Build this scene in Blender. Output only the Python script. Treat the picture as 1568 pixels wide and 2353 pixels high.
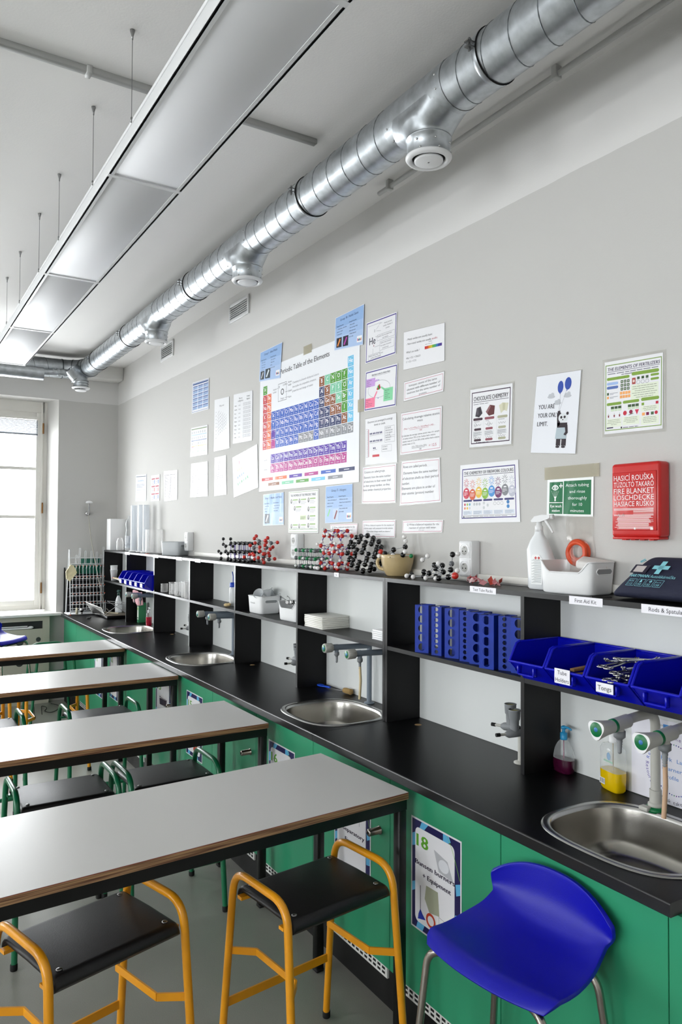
import bpy, bmesh, math, random
from mathutils import Vector, Matrix
random.seed(7)
PI = math.pi
SC = bpy.context.scene
COL = SC.collection
for _o in list(bpy.data.objects):
    bpy.data.objects.remove(_o)

# ---------------------------------------------------------------- camera
CAM_YAW, CAM_PITCH, CAM_ROLL = 0.55174, 0.02385, 0.004867
FPX, EYE = 1719.4, 1.775
def _cam():
    y, p, r = CAM_YAW, CAM_PITCH, CAM_ROLL
    f = Vector((math.sin(y)*math.cos(p), math.cos(y)*math.cos(p), math.sin(p)))
    rt = Vector((math.cos(y), -math.sin(y), 0)); up = rt.cross(f)
    r2 = rt*math.cos(r) + up*math.sin(r); u2 = -rt*math.sin(r) + up*math.cos(r)
    cd = bpy.data.cameras.new('camera'); co = bpy.data.objects.new('camera', cd); COL.objects.link(co)
    m = Matrix((( r2.x, u2.x, -f.x, 0), (r2.y, u2.y, -f.y, 0), (r2.z, u2.z, -f.z, EYE), (0, 0, 0, 1)))
    co.matrix_world = m
    cd.sensor_fit = 'VERTICAL'; cd.sensor_height = 36.0; cd.lens = FPX/2353*36.0
    cd.clip_start = 0.02; cd.clip_end = 100
    SC.camera = co
_cam()
# ---------------------------------------------------------------- view, sky, daylight
SC.view_settings.view_transform = 'Standard'; SC.view_settings.look = 'None'
SC.view_settings.exposure = 0.05; SC.view_settings.gamma = 1.0; SC.view_settings.use_curve_mapping = False
SC.cycles.max_bounces = 14; SC.cycles.diffuse_bounces = 7; SC.cycles.glossy_bounces = 5
SC.cycles.transparent_max_bounces = 16; SC.cycles.transmission_bounces = 8
SC.cycles.caustics_reflective = False; SC.cycles.caustics_refractive = False
SC.cycles.sample_clamp_indirect = 6.0
w = bpy.data.worlds.new('overcast_sky'); SC.world = w; w.use_nodes = True
bg = w.node_tree.nodes['Background']; bg.inputs[0].default_value = (0.93, 0.97, 1.0, 1); bg.inputs[1].default_value = 7.0
def daylight(name, loc, rot, sx, sy, power, color=(0.95, 0.98, 1.0)):
    l = bpy.data.lights.new(name, 'AREA'); l.shape = 'RECTANGLE'; l.size = sx; l.size_y = sy
    l.energy = power; l.color = color
    o = bpy.data.objects.new(name, l); COL.objects.link(o); o.location = loc; o.rotation_euler = rot
    return o
WIN_X = [(0.02, 1.52), (-2.58, -1.08), (-5.18, -3.68)]
WIN_P = 172
for a, b in WIN_X:                                   # bright sky just outside the three tall windows
    daylight('daylight', ((a+b)/2, 8.86, 2.05), (-PI/2, 0, 0), 1.7, 2.4, WIN_P)
for yy in (-1.35, 1.0, 4.6):                         # fill light added through three unseen windows in the left wall
    daylight('daylight', (-6.35, yy, 2.05), (0, -PI/2, 0), 2.2, 1.7, 105)

# ---------------------------------------------------------------- helpers
def srgb(h):
    if isinstance(h, str):
        h = h.lstrip('#'); c = [int(h[i:i+2], 16)/255 for i in (0, 2, 4)]
    else: c = [v/255 for v in h]
    return tuple((v/12.92 if v <= 0.04045 else ((v+0.055)/1.055)**2.4) for v in c) + (1.0,)
MATS = {}
def mat(name, col, rough=0.5, metal=0.0, spec=0.5, coat=0.0, noise=None, bump=None, trans=0.0, alpha=1.0, coat_rough=0.1, ior=1.45, emis=None):
    """Principled material; noise=(scale, amount, stretch) varies the colour, bump=(scale, strength, stretch) the surface."""
    if name in MATS: return MATS[name]
    m = bpy.data.materials.new(name); m.use_nodes = True; nt = m.node_tree; N = nt.nodes; L = nt.links
    b = N['Principled BSDF']; c = srgb(col)
    b.inputs['Base Color'].default_value = c; b.inputs['Roughness'].default_value = rough
    b.inputs['Metallic'].default_value = metal; b.inputs['Specular IOR Level'].default_value = spec
    b.inputs['Coat Weight'].default_value = coat; b.inputs['Coat Roughness'].default_value = coat_rough
    b.inputs['Transmission Weight'].default_value = trans; b.inputs['IOR'].default_value = ior; b.inputs['Alpha'].default_value = alpha
    if noise or bump:
        tc = N.new('ShaderNodeTexCoord')
    def tex(scale, stretch, detail=4):
        mp = N.new('ShaderNodeMapping'); mp.inputs['Scale'].default_value = stretch; L.new(tc.outputs['Object'], mp.inputs[0])
        nz = N.new('ShaderNodeTexNoise'); nz.inputs['Scale'].default_value = scale; nz.inputs['Detail'].default_value = detail
        L.new(mp.outputs[0], nz.inputs['Vector']); return nz
    if noise:
        sc, am, st = (noise + ((1, 1, 1),))[:3]
        nz = tex(sc, st); rp = N.new('ShaderNodeMapRange'); rp.inputs['From Min'].default_value = 0.3; rp.inputs['From Max'].default_value = 0.7
        rp.inputs['To Min'].default_value = 1-am; rp.inputs['To Max'].default_value = 1+am*0.5; L.new(nz.outputs[0], rp.inputs[0])
        mx = N.new('ShaderNodeVectorMath'); mx.operation = 'SCALE'; mx.inputs[0].default_value = c[:3]; L.new(rp.outputs[0], mx.inputs['Scale'])
        L.new(mx.outputs[0], b.inputs['Base Color'])
    if bump:
        sc, am, st = (bump + ((1, 1, 1),))[:3]
        nz = tex(sc, st, 2); bp = N.new('ShaderNodeBump'); bp.inputs['Strength'].default_value = am; bp.inputs['Distance'].default_value = 0.01
        L.new(nz.outputs[0], bp.inputs['Height']); L.new(bp.outputs[0], b.inputs['Normal'])
        if coat: L.new(bp.outputs[0], b.inputs['Coat Normal'])
    MATS[name] = m; return m
def thin_clear(name, col, clear=0.85, rough=0.08, rim=0.55):
    """thin clear plastic or glass: transparent face on, glossy and a little visible at its edges"""
    if name in MATS: return MATS[name]
    m = bpy.data.materials.new(name); m.use_nodes = True; nt = m.node_tree; N = nt.nodes; L = nt.links
    N.remove(N['Principled BSDF'])
    tr = N.new('ShaderNodeBsdfTransparent'); tr.inputs[0].default_value = tuple(0.6+0.4*v for v in srgb(col)[:3])+(1,)
    pr = N.new('ShaderNodeBsdfPrincipled'); pr.inputs['Base Color'].default_value = srgb(col); pr.inputs['Roughness'].default_value = rough
    pr.inputs['Specular IOR Level'].default_value = 0.9
    lw = N.new('ShaderNodeLayerWeight'); lw.inputs[0].default_value = 0.35
    mr = N.new('ShaderNodeMapRange'); mr.inputs['To Min'].default_value = 1-clear; mr.inputs['To Max'].default_value = rim
    L.new(lw.outputs['Facing'], mr.inputs[0]); mx = N.new('ShaderNodeMixShader')
    L.new(mr.outputs[0], mx.inputs[0]); L.new(tr.outputs[0], mx.inputs[1]); L.new(pr.outputs[0], mx.inputs[2])
    L.new(mx.outputs[0], N['Material Output'].inputs[0]); MATS[name] = m; return m

OFF = {}
class MB:
    """collects shapes and links them as ONE mesh object"""
    def __init__(s): s.v = []; s.f = []; s.mi = []; s.mats = []; s.sm = []
    def m(s, mt):
        if mt not in s.mats: s.mats.append(mt)
        return s.mats.index(mt)
    def add(s, vs, fs, mt, smooth=False):
        k = len(s.v); s.v += [tuple(p) for p in vs]; i = s.m(mt)
        for f in fs: s.f.append(tuple(a+k for a in f)); s.mi.append(i); s.sm.append(smooth)
        return s
    def box(s, x0, y0, z0, x1, y1, z1, mt):
        x0, x1 = min(x0, x1), max(x0, x1); y0, y1 = min(y0, y1), max(y0, y1); z0, z1 = min(z0, z1), max(z0, z1)
        v = [(x0,y0,z0),(x1,y0,z0),(x1,y1,z0),(x0,y1,z0),(x0,y0,z1),(x1,y0,z1),(x1,y1,z1),(x0,y1,z1)]
        return s.add(v, [(0,3,2,1),(4,5,6,7),(0,1,5,4),(1,2,6,5),(2,3,7,6),(3,0,4,7)], mt)
    def bbox(s, x0, y0, z0, x1, y1, z1, mt, r=0.003, seg=2, smooth=True):
        """box with rounded edges"""
        bm = bmesh.new(); bmesh.ops.create_cube(bm, size=1)
        for q in bm.verts: q.co = ((x0+x1)/2+q.co.x*abs(x1-x0), (y0+y1)/2+q.co.y*abs(y1-y0), (z0+z1)/2+q.co.z*abs(z1-z0))
        r = min(r, 0.49*min(abs(x1-x0), abs(y1-y0), abs(z1-z0)))
        bmesh.ops.bevel(bm, geom=bm.edges[:], offset=r, segments=seg, affect='EDGES', profile=0.5)
        bm.verts.index_update(); s.add([q.co[:] for q in bm.verts], [[q.index for q in f.verts] for f in bm.faces], mt, smooth); bm.free(); return s
    def tube(s, pts, r, mt, seg=10, closed=False, cap=True, smooth=True):
        pts = [Vector(p) for p in pts]; n = len(pts); rs = r if isinstance(r, (list, tuple)) else [r]*n
        tans = []
        for i in range(n):
            a = pts[(i-1) % n] if (closed or i > 0) else pts[i]; b = pts[(i+1) % n] if (closed or i < n-1) else pts[i]
            t = (b-a); tans.append(t.normalized() if t.length > 1e-9 else Vector((0,0,1)))
        up = Vector((0,0,1)) if abs(tans[0].z) < 0.9 else Vector((1,0,0))
        nrm = (up - tans[0]*up.dot(tans[0])).normalized(); vs = []
        for i in range(n):
            nrm = (nrm - tans[i]*nrm.dot(tans[i]))
            nrm = nrm.normalized() if nrm.length > 1e-6 else tans[i].orthogonal().normalized()
            bi = tans[i].cross(nrm)
            for j in range(seg):
                a = 2*PI*j/seg; vs.append(pts[i] + (nrm*math.cos(a)+bi*math.sin(a))*rs[i])
        fs = []
        for i in range(n if closed else n-1):
            for j in range(seg):
                a = i*seg+j; b = i*seg+(j+1) % seg; c = ((i+1) % n)*seg+(j+1) % seg; d = ((i+1) % n)*seg+j
                fs.append((a, b, c, d))
        s.add(vs, fs, mt, smooth)
        if cap and not closed:
            s.add(vs[:seg], [tuple(range(seg))[::-1]], mt); s.add(vs[-seg:], [tuple(range(seg))], mt)
        return s
    def lathe(s, prof, c, mt, axis='z', seg=24, smooth=True):
        """prof = [(radius, height)...] turned round an axis through c"""
        vs = []; fs = []; n = len(prof); c = Vector(c)
        for (r, h) in prof:
            for j in range(seg):
                a = 2*PI*j/seg; x, y = r*math.cos(a), r*math.sin(a)
                p = {'z': (x, y, h), 'x': (h, x, y), 'y': (y, h, x)}[axis]; vs.append(c+Vector(p))
        for i in range(n-1):
            for j in range(seg):
                fs.append((i*seg+j, i*seg+(j+1) % seg, (i+1)*seg+(j+1) % seg, (i+1)*seg+j))
        return s.add(vs, fs, mt, smooth)
    def disc(s, c, r, mt, axis='z', seg=20, r2=None):
        c = Vector(c); vs = []
        for j in range(seg):
            a = 2*PI*j/seg; x, y = r*math.cos(a), (r2 or r)*math.sin(a)
            vs.append(c+Vector({'z': (x, y, 0), 'x': (0, x, y), 'y': (x, 0, y)}[axis]))
        return s.add(vs, [tuple(range(seg))], mt)
    def ball(s, c, r, mt, seg=12, rings=8, sq=(1, 1, 1)):
        prof = []; vs = []; fs = []
        for i in range(rings+1):
            a = PI*i/rings
            for j in range(seg):
                b = 2*PI*j/seg
                vs.append((c[0]+r*sq[0]*math.sin(a)*math.cos(b), c[1]+r*sq[1]*math.sin(a)*math.sin(b), c[2]-r*sq[2]*math.cos(a)))
        for i in range(rings):
            for j in range(seg): fs.append((i*seg+j, i*seg+(j+1) % seg, (i+1)*seg+(j+1) % seg, (i+1)*seg+j))
        return s.add(vs, fs, mt, True)
    def prism(s, poly, axis, a, b, mt, smooth=False):
        """2-D polygon pushed along an axis from a to b; poly in the other two axes in order (x,y,z minus axis)"""
        n = len(poly)
        def P(p, t): return {'x': (t, p[0], p[1]), 'y': (p[0], t, p[1]), 'z': (p[0], p[1], t)}[axis]
        vs = [P(p, a) for p in poly]+[P(p, b) for p in poly]
        fs = [tuple(range(n)), tuple(range(2*n-1, n-1, -1))]+[(i, i+n, (i+1) % n+n, (i+1) % n) for i in range(n)]
        return s.add(vs, fs, mt, smooth)
    def xform(s, M, k=0):
        s.v = s.v[:k]+[tuple(M @ Vector(p)) for p in s.v[k:]]; return s
    def build(s, name, parent=None, loc=None, world=True, label=None, fix=True):
        off = Vector(loc) if loc else (Vector(OFF.get(parent.name, (0,0,0))) if (parent is not None and world) else Vector((0,0,0)))
        me = bpy.data.meshes.new(name); me.from_pydata([tuple(Vector(p)-off) for p in s.v] if off.length > 0 else s.v, [], s.f)
        for mt in s.mats: me.materials.append(mt)
        me.polygons.foreach_set('material_index', s.mi); me.polygons.foreach_set('use_smooth', s.sm); me.update()
        if fix:
            bm = bmesh.new(); bm.from_mesh(me); bmesh.ops.recalc_face_normals(bm, faces=bm.faces[:]); bm.to_mesh(me); bm.free()
        o = bpy.data.objects.new(name, me); COL.objects.link(o)
        if loc: o.location = loc
        OFF[o.name] = tuple(off)
        if parent is not None: o.parent = parent
        if label: o['label'] = label
        return o
ROOTS = []
def tag(o, label, cat, group=None, kind=None):
    if label: o['label'] = label
    if cat: o['category'] = cat
    if group: o['group'] = group
    if kind: o['kind'] = kind
    return o
def T(name, label, cat, loc=(0,0,0), rotz=0, group=None):
    o = bpy.data.objects.new(name, None); COL.objects.link(o); o.location = loc; o.rotation_euler = (0,0,rotz); o.empty_display_size = 0.05
    OFF[o.name] = tuple(loc); ROOTS.append(o); return tag(o, label, cat, group)
def struct(mb, name, parent=None):
    o = mb.build(name, parent)
    if parent is None: o['kind'] = 'structure'
    return o
def copy_tree(o, loc=None, rotz=None, label=None, parent=None):
    c = o.copy(); COL.objects.link(c)
    if parent is not None: c.parent = parent
    if loc is not None: c.location = loc
    if rotz is not None: c.rotation_euler = (c.rotation_euler.x, c.rotation_euler.y, rotz)
    if label: c['label'] = label
    for ch in list(o.children): copy_tree(ch, parent=c)
    return c
def arc(c, r, a0, a1, n, plane='xy', k=0.0):
    out = []
    for i in range(n+1):
        a = math.radians(a0+(a1-a0)*i/n); x, y = r*math.cos(a), r*math.sin(a)
        out.append({'xy': (c[0]+x, c[1]+y, c[2]), 'yz': (c[0], c[1]+x, c[2]+y), 'xz': (c[0]+x, c[1], c[2]+y)}[plane])
    return out
def bend(pts, r, n=5):
    """round the corners of a polyline"""
    pts = [Vector(p) for p in pts]; out = [pts[0]]
    for i in range(1, len(pts)-1):
        a, b, c = pts[i-1], pts[i], pts[i+1]; d1 = (a-b); d2 = (c-b)
        rr = min(r, d1.length*0.49, d2.length*0.49); p0 = b+d1.normalized()*rr; p2 = b+d2.normalized()*rr
        for k in range(n+1):
            t = k/n; out.append(p0*(1-t)**2 + b*2*t*(1-t) + p2*t*t)
    out.append(pts[-1]); return out
_TX = {}
def text2d(st, align='LEFT', res=2):
    """letter shapes: (vertices, faces, width), capital height about 0.73"""
    key = (st, align, res)
    if key in _TX: return _TX[key]
    cu = bpy.data.curves.new('t', 'FONT'); cu.body = st; cu.size = 1; cu.align_x = align; cu.resolution_u = res; cu.fill_mode = 'FRONT'
    ob = bpy.data.objects.new('t', cu); COL.objects.link(ob)
    dg = bpy.context.evaluated_depsgraph_get(); me = bpy.data.meshes.new_from_object(ob.evaluated_get(dg))
    v = [(p.co.x, p.co.y) for p in me.vertices]; f = [tuple(p.vertices) for p in me.polygons]
    bpy.data.objects.remove(ob); bpy.data.curves.remove(cu); bpy.data.meshes.remove(me)
    wd = (max(p[0] for p in v)-min(p[0] for p in v)) if v else 0
    _TX[key] = (v, f, wd); return _TX[key]
def write3d(mb, st, org, ux, uy, size, mt, width=None, align='LEFT', bold=0):
    """writing in space: org + x*ux + y*uy; width squeezes it"""
    v, f, wd = text2d(st, align); ux = Vector(ux); uy = Vector(uy); org = Vector(org)
    kx = size if width is None or wd == 0 else width/wd
    if width is not None and align == 'LEFT':
        x0 = min(p[0] for p in v)
    else: x0 = 0
    nn = ux.cross(uy).normalized()
    for k in range(bold+1):
        mb.add([org+ux*((p[0]-x0)*kx+k*size*0.035)+uy*(p[1]*size)+nn*(k*0.00005) for p in v], f, mt)
# ================================================================ materials
M_wall = mat('wall_paint_two_tone', '#cccac6', 0.85, noise=(1.2, 0.03), bump=(160, 0.05))
M_ceil = mat('ceiling_paint', '#e6e5e3', 0.9, noise=(0.8, 0.02), bump=(120, 0.05))
def _two_tone():
    nt = M_wall.node_tree; N = nt.nodes; L = nt.links; b = N['Principled BSDF']
    for l in list(b.inputs['Base Color'].links): L.remove(l)
    g = N.new('ShaderNodeNewGeometry'); sp = N.new('ShaderNodeSeparateXYZ'); L.new(g.outputs['Position'], sp.inputs[0])
    nz = N.new('ShaderNodeTexNoise'); nz.inputs['Scale'].default_value = 6; L.new(g.outputs['Position'], nz.inputs[0])
    ad = N.new('ShaderNodeMath'); ad.operation = 'MULTIPLY_ADD'; ad.inputs[1].default_value = 0.012; L.new(nz.outputs[0], ad.inputs[0]); L.new(sp.outputs[2], ad.inputs[2])
    gt = N.new('ShaderNodeMath'); gt.operation = 'GREATER_THAN'; gt.inputs[1].default_value = 3.121; L.new(ad.outputs[0], gt.inputs[0])
    mx = N.new('ShaderNodeMix'); mx.data_type = 'RGBA'; L.new(gt.outputs[0], mx.inputs[0])
    mx.inputs[6].default_value = srgb('#c1c0bd'); mx.inputs[7].default_value = srgb('#d5d4d2'); L.new(mx.outputs[2], b.inputs['Base Color'])
_two_tone()
M_floor = mat('floor_vinyl_speckled', '#908f88', 0.3, noise=(350, 0.16), spec=0.5, bump=(220, 0.03))
def _floor():
    nt = M_floor.node_tree; N = nt.nodes; L = nt.links; b = N['Principled BSDF']
    src = b.inputs['Base Color'].links[0].from_socket
    g = N.new('ShaderNodeNewGeometry'); nz = N.new('ShaderNodeTexNoise'); nz.inputs['Scale'].default_value = 1.6; nz.inputs['Detail'].default_value = 6
    L.new(g.outputs['Position'], nz.inputs[0]); mr = N.new('ShaderNodeMapRange'); mr.inputs['From Min'].default_value = .35; mr.inputs['From Max'].default_value = .65
    mr.inputs['To Min'].default_value = 0.88; mr.inputs['To Max'].default_value = 1.05; L.new(nz.outputs[0], mr.inputs[0])
    vm = N.new('ShaderNodeVectorMath'); vm.operation = 'SCALE'; L.new(src, vm.inputs[0]); L.new(mr.outputs[0], vm.inputs['Scale']); L.new(vm.outputs[0], b.inputs['Base Color'])
_floor()
M_black = mat('black_laminate', '#060607', 0.33, spec=0.22, noise=(3, 0.25), bump=(400, 0.03))
M_blackb = mat('black_board', '#080809', 0.42, spec=0.35, noise=(40, 0.35, (1, 1, 0.08)), bump=(300, 0.03))
M_edge = mat('black_edge_strip', '#131315', 0.3, spec=0.6)
M_white_lam = mat('white_back_panel', '#d5d8d7', 0.45)
M_green = mat('green_cabinet_laminate', '#2f9069', 0.32, noise=(1.5, 0.06), bump=(200, 0.02))
M_greend = mat('green_cabinet_edge', '#167a52', 0.4)
M_plinth = mat('black_plinth', '#0b0b0b', 0.45)
M_grille = mat('white_grille', '#d9d9d6', 0.5)
M_slot = mat('dark_opening', '#050505', 0.9)
M_steel = mat('brushed_steel', '#b9b8b5', 0.27, metal=1.0, noise=(6, 0.12), bump=(260, 0.03, (1, 8, 1)))
M_steel2 = mat('steel_basin', '#a8a59f', 0.25, metal=1.0, noise=(9, 0.14), bump=(120, 0.008))
M_galv = mat('galvanised_steel', '#bcc1c5', 0.36, metal=0.95, noise=(22, 0.22, (1, 1, 1)), bump=(30, 0.03))
M_seam = mat('duct_seam', '#6d7275', 0.4, metal=0.9)
M_chrome = mat('chrome', '#c9c9c9', 0.12, metal=1.0)
M_dullchrome = mat('worn_chrome', '#a9a39b', 0.25, metal=1.0)
M_screw = mat('screw_metal', '#8d8d8d', 0.3, metal=1.0)
M_wplastic = mat('white_plastic', '#e4e5e6', 0.35)
M_panelw = mat('light_panel_plate', '#e9eaed', 0.6, spec=0.7)
M_lframe = mat('light_frame', '#d3d4d5', 0.45)
M_wirem = mat('steel_wire', '#8a8a8a', 0.35, metal=1.0)
M_grayp = mat('grey_plastic', '#b3b4b2', 0.45)
M_tablet = mat('table_laminate', '#c3c2bf', 0.34, noise=(500, 0.03), bump=(500, 0.02))
M_tframe = mat('black_steel_frame', '#070707', 0.4)
M_seat = mat('black_moulded_seat', '#141416', 0.42, noise=(50, 0.2), bump=(260, 0.05))
M_yel = mat('yellow_powder_coat', '#e69b16', 0.32, noise=(18, 0.06), coat=0.2)
M_grn = mat('green_powder_coat', '#0f6b46', 0.3, coat=0.2)
M_rubber = mat('black_rubber', '#0a0a0a', 0.7)
M_blue = mat('blue_moulded_plastic', '#0608a2', 0.4, spec=.4, bump=(350, 0.05), coat=0.1, coat_rough=0.3)
M_bluebin = mat('blue_bin_plastic', '#060eb0', 0.3, spec=.4)
M_bluerack = mat('blue_rack_metal', '#06309a', 0.42, spec=.3, noise=(20, 0.15))
M_winf = mat('white_window_paint', '#dedcd6', 0.4, noise=(5, 0.04))
M_pane = thin_clear('window_glass', '#ffffff', clear=0.97, rough=0.0, rim=0.5)
M_glass = thin_clear('clear_glass', '#ffffff', clear=0.93, rough=0.05, rim=0.55)
M_frost = thin_clear('frosty_plastic', '#f6f9fc', clear=0.55, rough=0.15, rim=0.8)
M_clearp = thin_clear('clear_plastic', '#eef1f2', clear=0.9, rough=0.1, rim=0.55)
M_poly = thin_clear('milky_plastic', '#e3e6e8', clear=0.4, rough=0.2, rim=0.8)
M_tapg = mat('tap_light_grey', '#b6b5ae', 0.4)
M_tapb = mat('tap_blue_grey', '#75808c', 0.38)
M_tapd = mat('tap_dark_grey', '#7e8184', 0.45)
M_tapgreen = mat('tap_green_mark', '#0e6b3c', 0.35)
M_tapblue = mat('tap_blue_mark', '#3a74b4', 0.45)
M_ply = None
def _ply():
    m = bpy.data.materials.new('plywood_edge'); m.use_nodes = True; nt = m.node_tree; N = nt.nodes; L = nt.links; b = N['Principled BSDF']
    tc = N.new('ShaderNodeTexCoord'); mp = N.new('ShaderNodeMapping'); mp.inputs['Scale'].default_value = (4, 4, 260); L.new(tc.outputs['Object'], mp.inputs[0])
    nz = N.new('ShaderNodeTexNoise'); nz.inputs['Scale'].default_value = 1.0; nz.inputs['Detail'].default_value = 5; L.new(mp.outputs[0], nz.inputs[0])
    cr = N.new('ShaderNodeValToRGB'); e = cr.color_ramp.elements
    e[0].position = 0.36; e[0].color = srgb('#5b3524'); e[1].position = 0.62; e[1].color = srgb('#b08a62')
    L.new(nz.outputs[0], cr.inputs[0]); L.new(cr.outputs[0], b.inputs['Base Color']); b.inputs['Roughness'].default_value = 0.55
    return m
M_ply = _ply()
M_redline = mat('red_edge_line', '#8d3b36', 0.5)

# ================================================================ the room
WX, FY, CZ = 2.18, 8.17, 3.485           # right wall, far wall, ceiling
LX, BY = -6.0, -2.6
b = MB(); b.box(LX-.1, BY-.1, -.1, WX+.1, FY+.55, 0, M_floor); struct(b, 'floor')
b = MB(); b.box(LX-.1, BY-.1, CZ, WX+.1, FY+.1, CZ+.1, M_ceil)
struct(b, 'ceiling')
b = MB(); b.box(WX, BY-.1, 0, WX+.12, FY+.1, CZ, M_wall); struct(b, 'wall_right')
# far wall with three deep window openings (splayed reveals), and the niche parapet under each sill
WZ0, WZ1, RD = 0.90, 3.118, 0.27
b = MB(); xs = [(-6.0, 3.0)]
b.box(LX, FY, WZ1, WX, FY+.42, CZ, M_wall); b.box(LX, FY, 0, WX, FY+.42, WZ0-.03, M_wall)
ed = [WX]
prev = WX
for a, c in WIN_X:
    b.prism([(prev, FY), (c+.045, FY), (c-.02, FY+RD), (c-.02, FY+.42), (prev, FY+.42)], 'z', WZ0-.03, WZ1, M_wall)
    prev = a-.045
    b.prism([(a-.045, FY), (a+.02, FY+RD), (a+.02, FY+.42), (a-.05, FY+.42)], 'z', WZ0-.03, WZ1, M_wall)
    prev = a-.05
b.box(LX, FY, WZ0-.03, prev, FY+.42, WZ1, M_wall)
struct(b, 'wall_far')
b = MB(); FILL_WIN = [(-2.2, -.5), (0.15, 1.85), (3.75, 5.45)]; y = BY  # unseen window openings, added to let the fill light in
for a, c in FILL_WIN: b.box(LX-.12, y, 0, LX, a, CZ, M_wall); b.box(LX-.12, a, 0, LX, c, .9, M_wall); b.box(LX-.12, a, 3.1, LX, c, CZ, M_wall); y = c
b.box(LX-.12, y, 0, LX, FY, CZ, M_wall); struct(b, 'wall_left')
b = MB(); b.box(LX, BY-.12, 0, WX, BY, CZ, M_wall); struct(b, 'wall_back')
# boxed ledge under the ceiling along the far wall
b = MB(); b.bbox(LX, 7.965, 3.352, WX-.001, FY-.001, CZ+.02, M_ceil, r=.012); struct(b, 'trim_1')

def window(n, a, c, det=True):
    """tall white casement: outer frame, right-hand sash, transoms, pane, blind, hinges"""
    y0 = FY+RD; z0, z1 = 0.935, 3.05
    r = T('window_%d' % n, None, None, ((a+c)/2, y0, z0)); r['kind'] = 'structure'
    f = MB(); fw = .05
    f.bbox(c-fw-.02, y0-.005, z0-.02, c-.019, y0+.10, z1+.07, M_winf); f.bbox(a+.019, y0-.005, z0-.02, a+fw+.02, y0+.10, z1+.07, M_winf)
    f.bbox(a+fw, y0-.005, z1-.05, c-fw, y0+.10, z1+.07, M_winf); f.bbox(a+fw, y0-.005, z0-.02, c-fw, y0+.10, z0+.03, M_winf)
    f.bbox(c-fw-.035, y0-.02, z0-.015, c-fw-.012, y0+.01, z1+.065, M_winf); f.build('window_frame', r)
    for (s0, s1) in ((a+fw+.02, (a+c)/2-.004), ((a+c)/2+.004, c-fw-.022)):
        s = MB(); st = .058
        s.bbox(s0, y0-.015, z0+.03, s0+st, y0+.035, z1-.05, M_winf); s.bbox(s1-st, y0-.015, z0+.03, s1, y0+.035, z1-.05, M_winf)
        s.bbox(s0+st, y0-.015, z1-.115, s1-st, y0+.035, z1-.05, M_winf); s.bbox(s0+st, y0-.015, z0+.03, s1-st, y0+.035, z0+.085, M_winf)
        for tz in (2.405, 1.895): s.bbox(s0+st, y0-.006, tz-.016, s1-st, y0+.03, tz+.016, M_winf)
        so = s.build('sash', r)
        g = MB(); g.box(s0+st-.004, y0+.012, z0+.08, s1-st+.004, y0+.016, z1-.11, M_pane); g.build('window_pane', so)
        bl = MB(); bx0, bx1 = s0+st-.01, s1-st+.01; M_sl = mat('blind_slats', '#8f949b', 0.4, metal=0.3)
        bl.box(bx0, y0-.045, z1-.128, bx1, y0-.018, z1-.10, M_winf)
        for k in range(11):
            zz = z1-.14-.0125*k-(0.0 if k < 6 else .003*(k-6)); bl.prism([(y0-.040, zz-.004), (y0-.024, zz+.008), (y0-.023, zz+.0075), (y0-.039, zz-.0045)], 'x', bx0, bx1, M_sl)
        bl.box(bx0, y0-.044, z1-.295, bx1, y0-.02, z1-.280, M_sl)
        for q in (.25, .75): bl.tube([(bx0+(bx1-bx0)*q, y0-.048, z1-.12), (bx0+(bx1-bx0)*q, y0-.048, z1-.285)], .0015, M_winf, seg=5)
        bl.build('blind', r)
    M_br = mat('brass_hinge', '#7d5a36', 0.35, metal=0.8)
    for hz in (2.83, 1.985, 1.14):
        h = MB(); h.tube([(c-fw-.012, y0-.026, hz-.05), (c-fw-.012, y0-.026, hz+.05)], .009, M_br, seg=8); h.ball((c-fw-.012, y0-.026, hz+.056), .009, M_br, 8, 5); h.build('hinge', r)
    h = MB(); h.bbox((a+c)/2-.02, y0-.03, 1.75, (a+c)/2+.02, y0-.014, 1.89, M_winf); h.tube([((a+c)/2, y0-.03, 1.82), ((a+c)/2, y0-.06, 1.82), ((a+c)/2, y0-.06, 1.72)], .007, M_br, seg=7); h.build('handle', r)
for i, (a, c) in enumerate(WIN_X): window(i+1, a, c)
for i, (a, c) in enumerate(FILL_WIN):  # frames of the added, unseen left windows that carry the fill
    f = MB(); z0, z1 = .9, 3.1
    for q in (a, c-.06, (a+c)/2-.03): f.box(LX-.1, q, z0, LX-.04, q+.06, z1, M_winf)
    for q in (z0, z1-.06, 2.2): f.box(LX-.1, a, q, LX-.04, c, q+.06, M_winf)
    f.box(LX-.075, a, z0, LX-.07, c, z1, M_pane); struct(f, 'window_%d' % (i+4))
# sill board and the radiator cover below it
M_sill = mat('white_sill_board', '#e9e8e4', 0.25, coat=0.3)
s = MB(); s.bbox(LX+.3, 8.07, .882, 1.615, 8.44, .91, M_sill, r=.006)
tag(s.build('window_sill', loc=(-2, 8.2, .89)), 'long white window sill board above the radiator cover', 'window sill')
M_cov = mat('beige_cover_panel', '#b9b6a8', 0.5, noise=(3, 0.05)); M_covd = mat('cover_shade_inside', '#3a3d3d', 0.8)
rc = T('radiator_cover', 'beige radiator cover with round air holes under the window sill', 'radiator cover', (-.5, 8.12, 0))
s = MB(); xr = 1.490
s.box(-5.4, 8.10, .835, xr, 8.12, .882, M_cov)                                     # top rail
s.box(1.425, 8.10, .0, xr, 8.12, .835, M_cov); s.box(-5.4, 8.10, 0, 1.425, 8.12, .06, M_cov)
s.build('cover_frame', rc)
s = MB(); s.box(-5.4, 8.104, .06, 1.425, 8.118, .755, M_cov)
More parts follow.
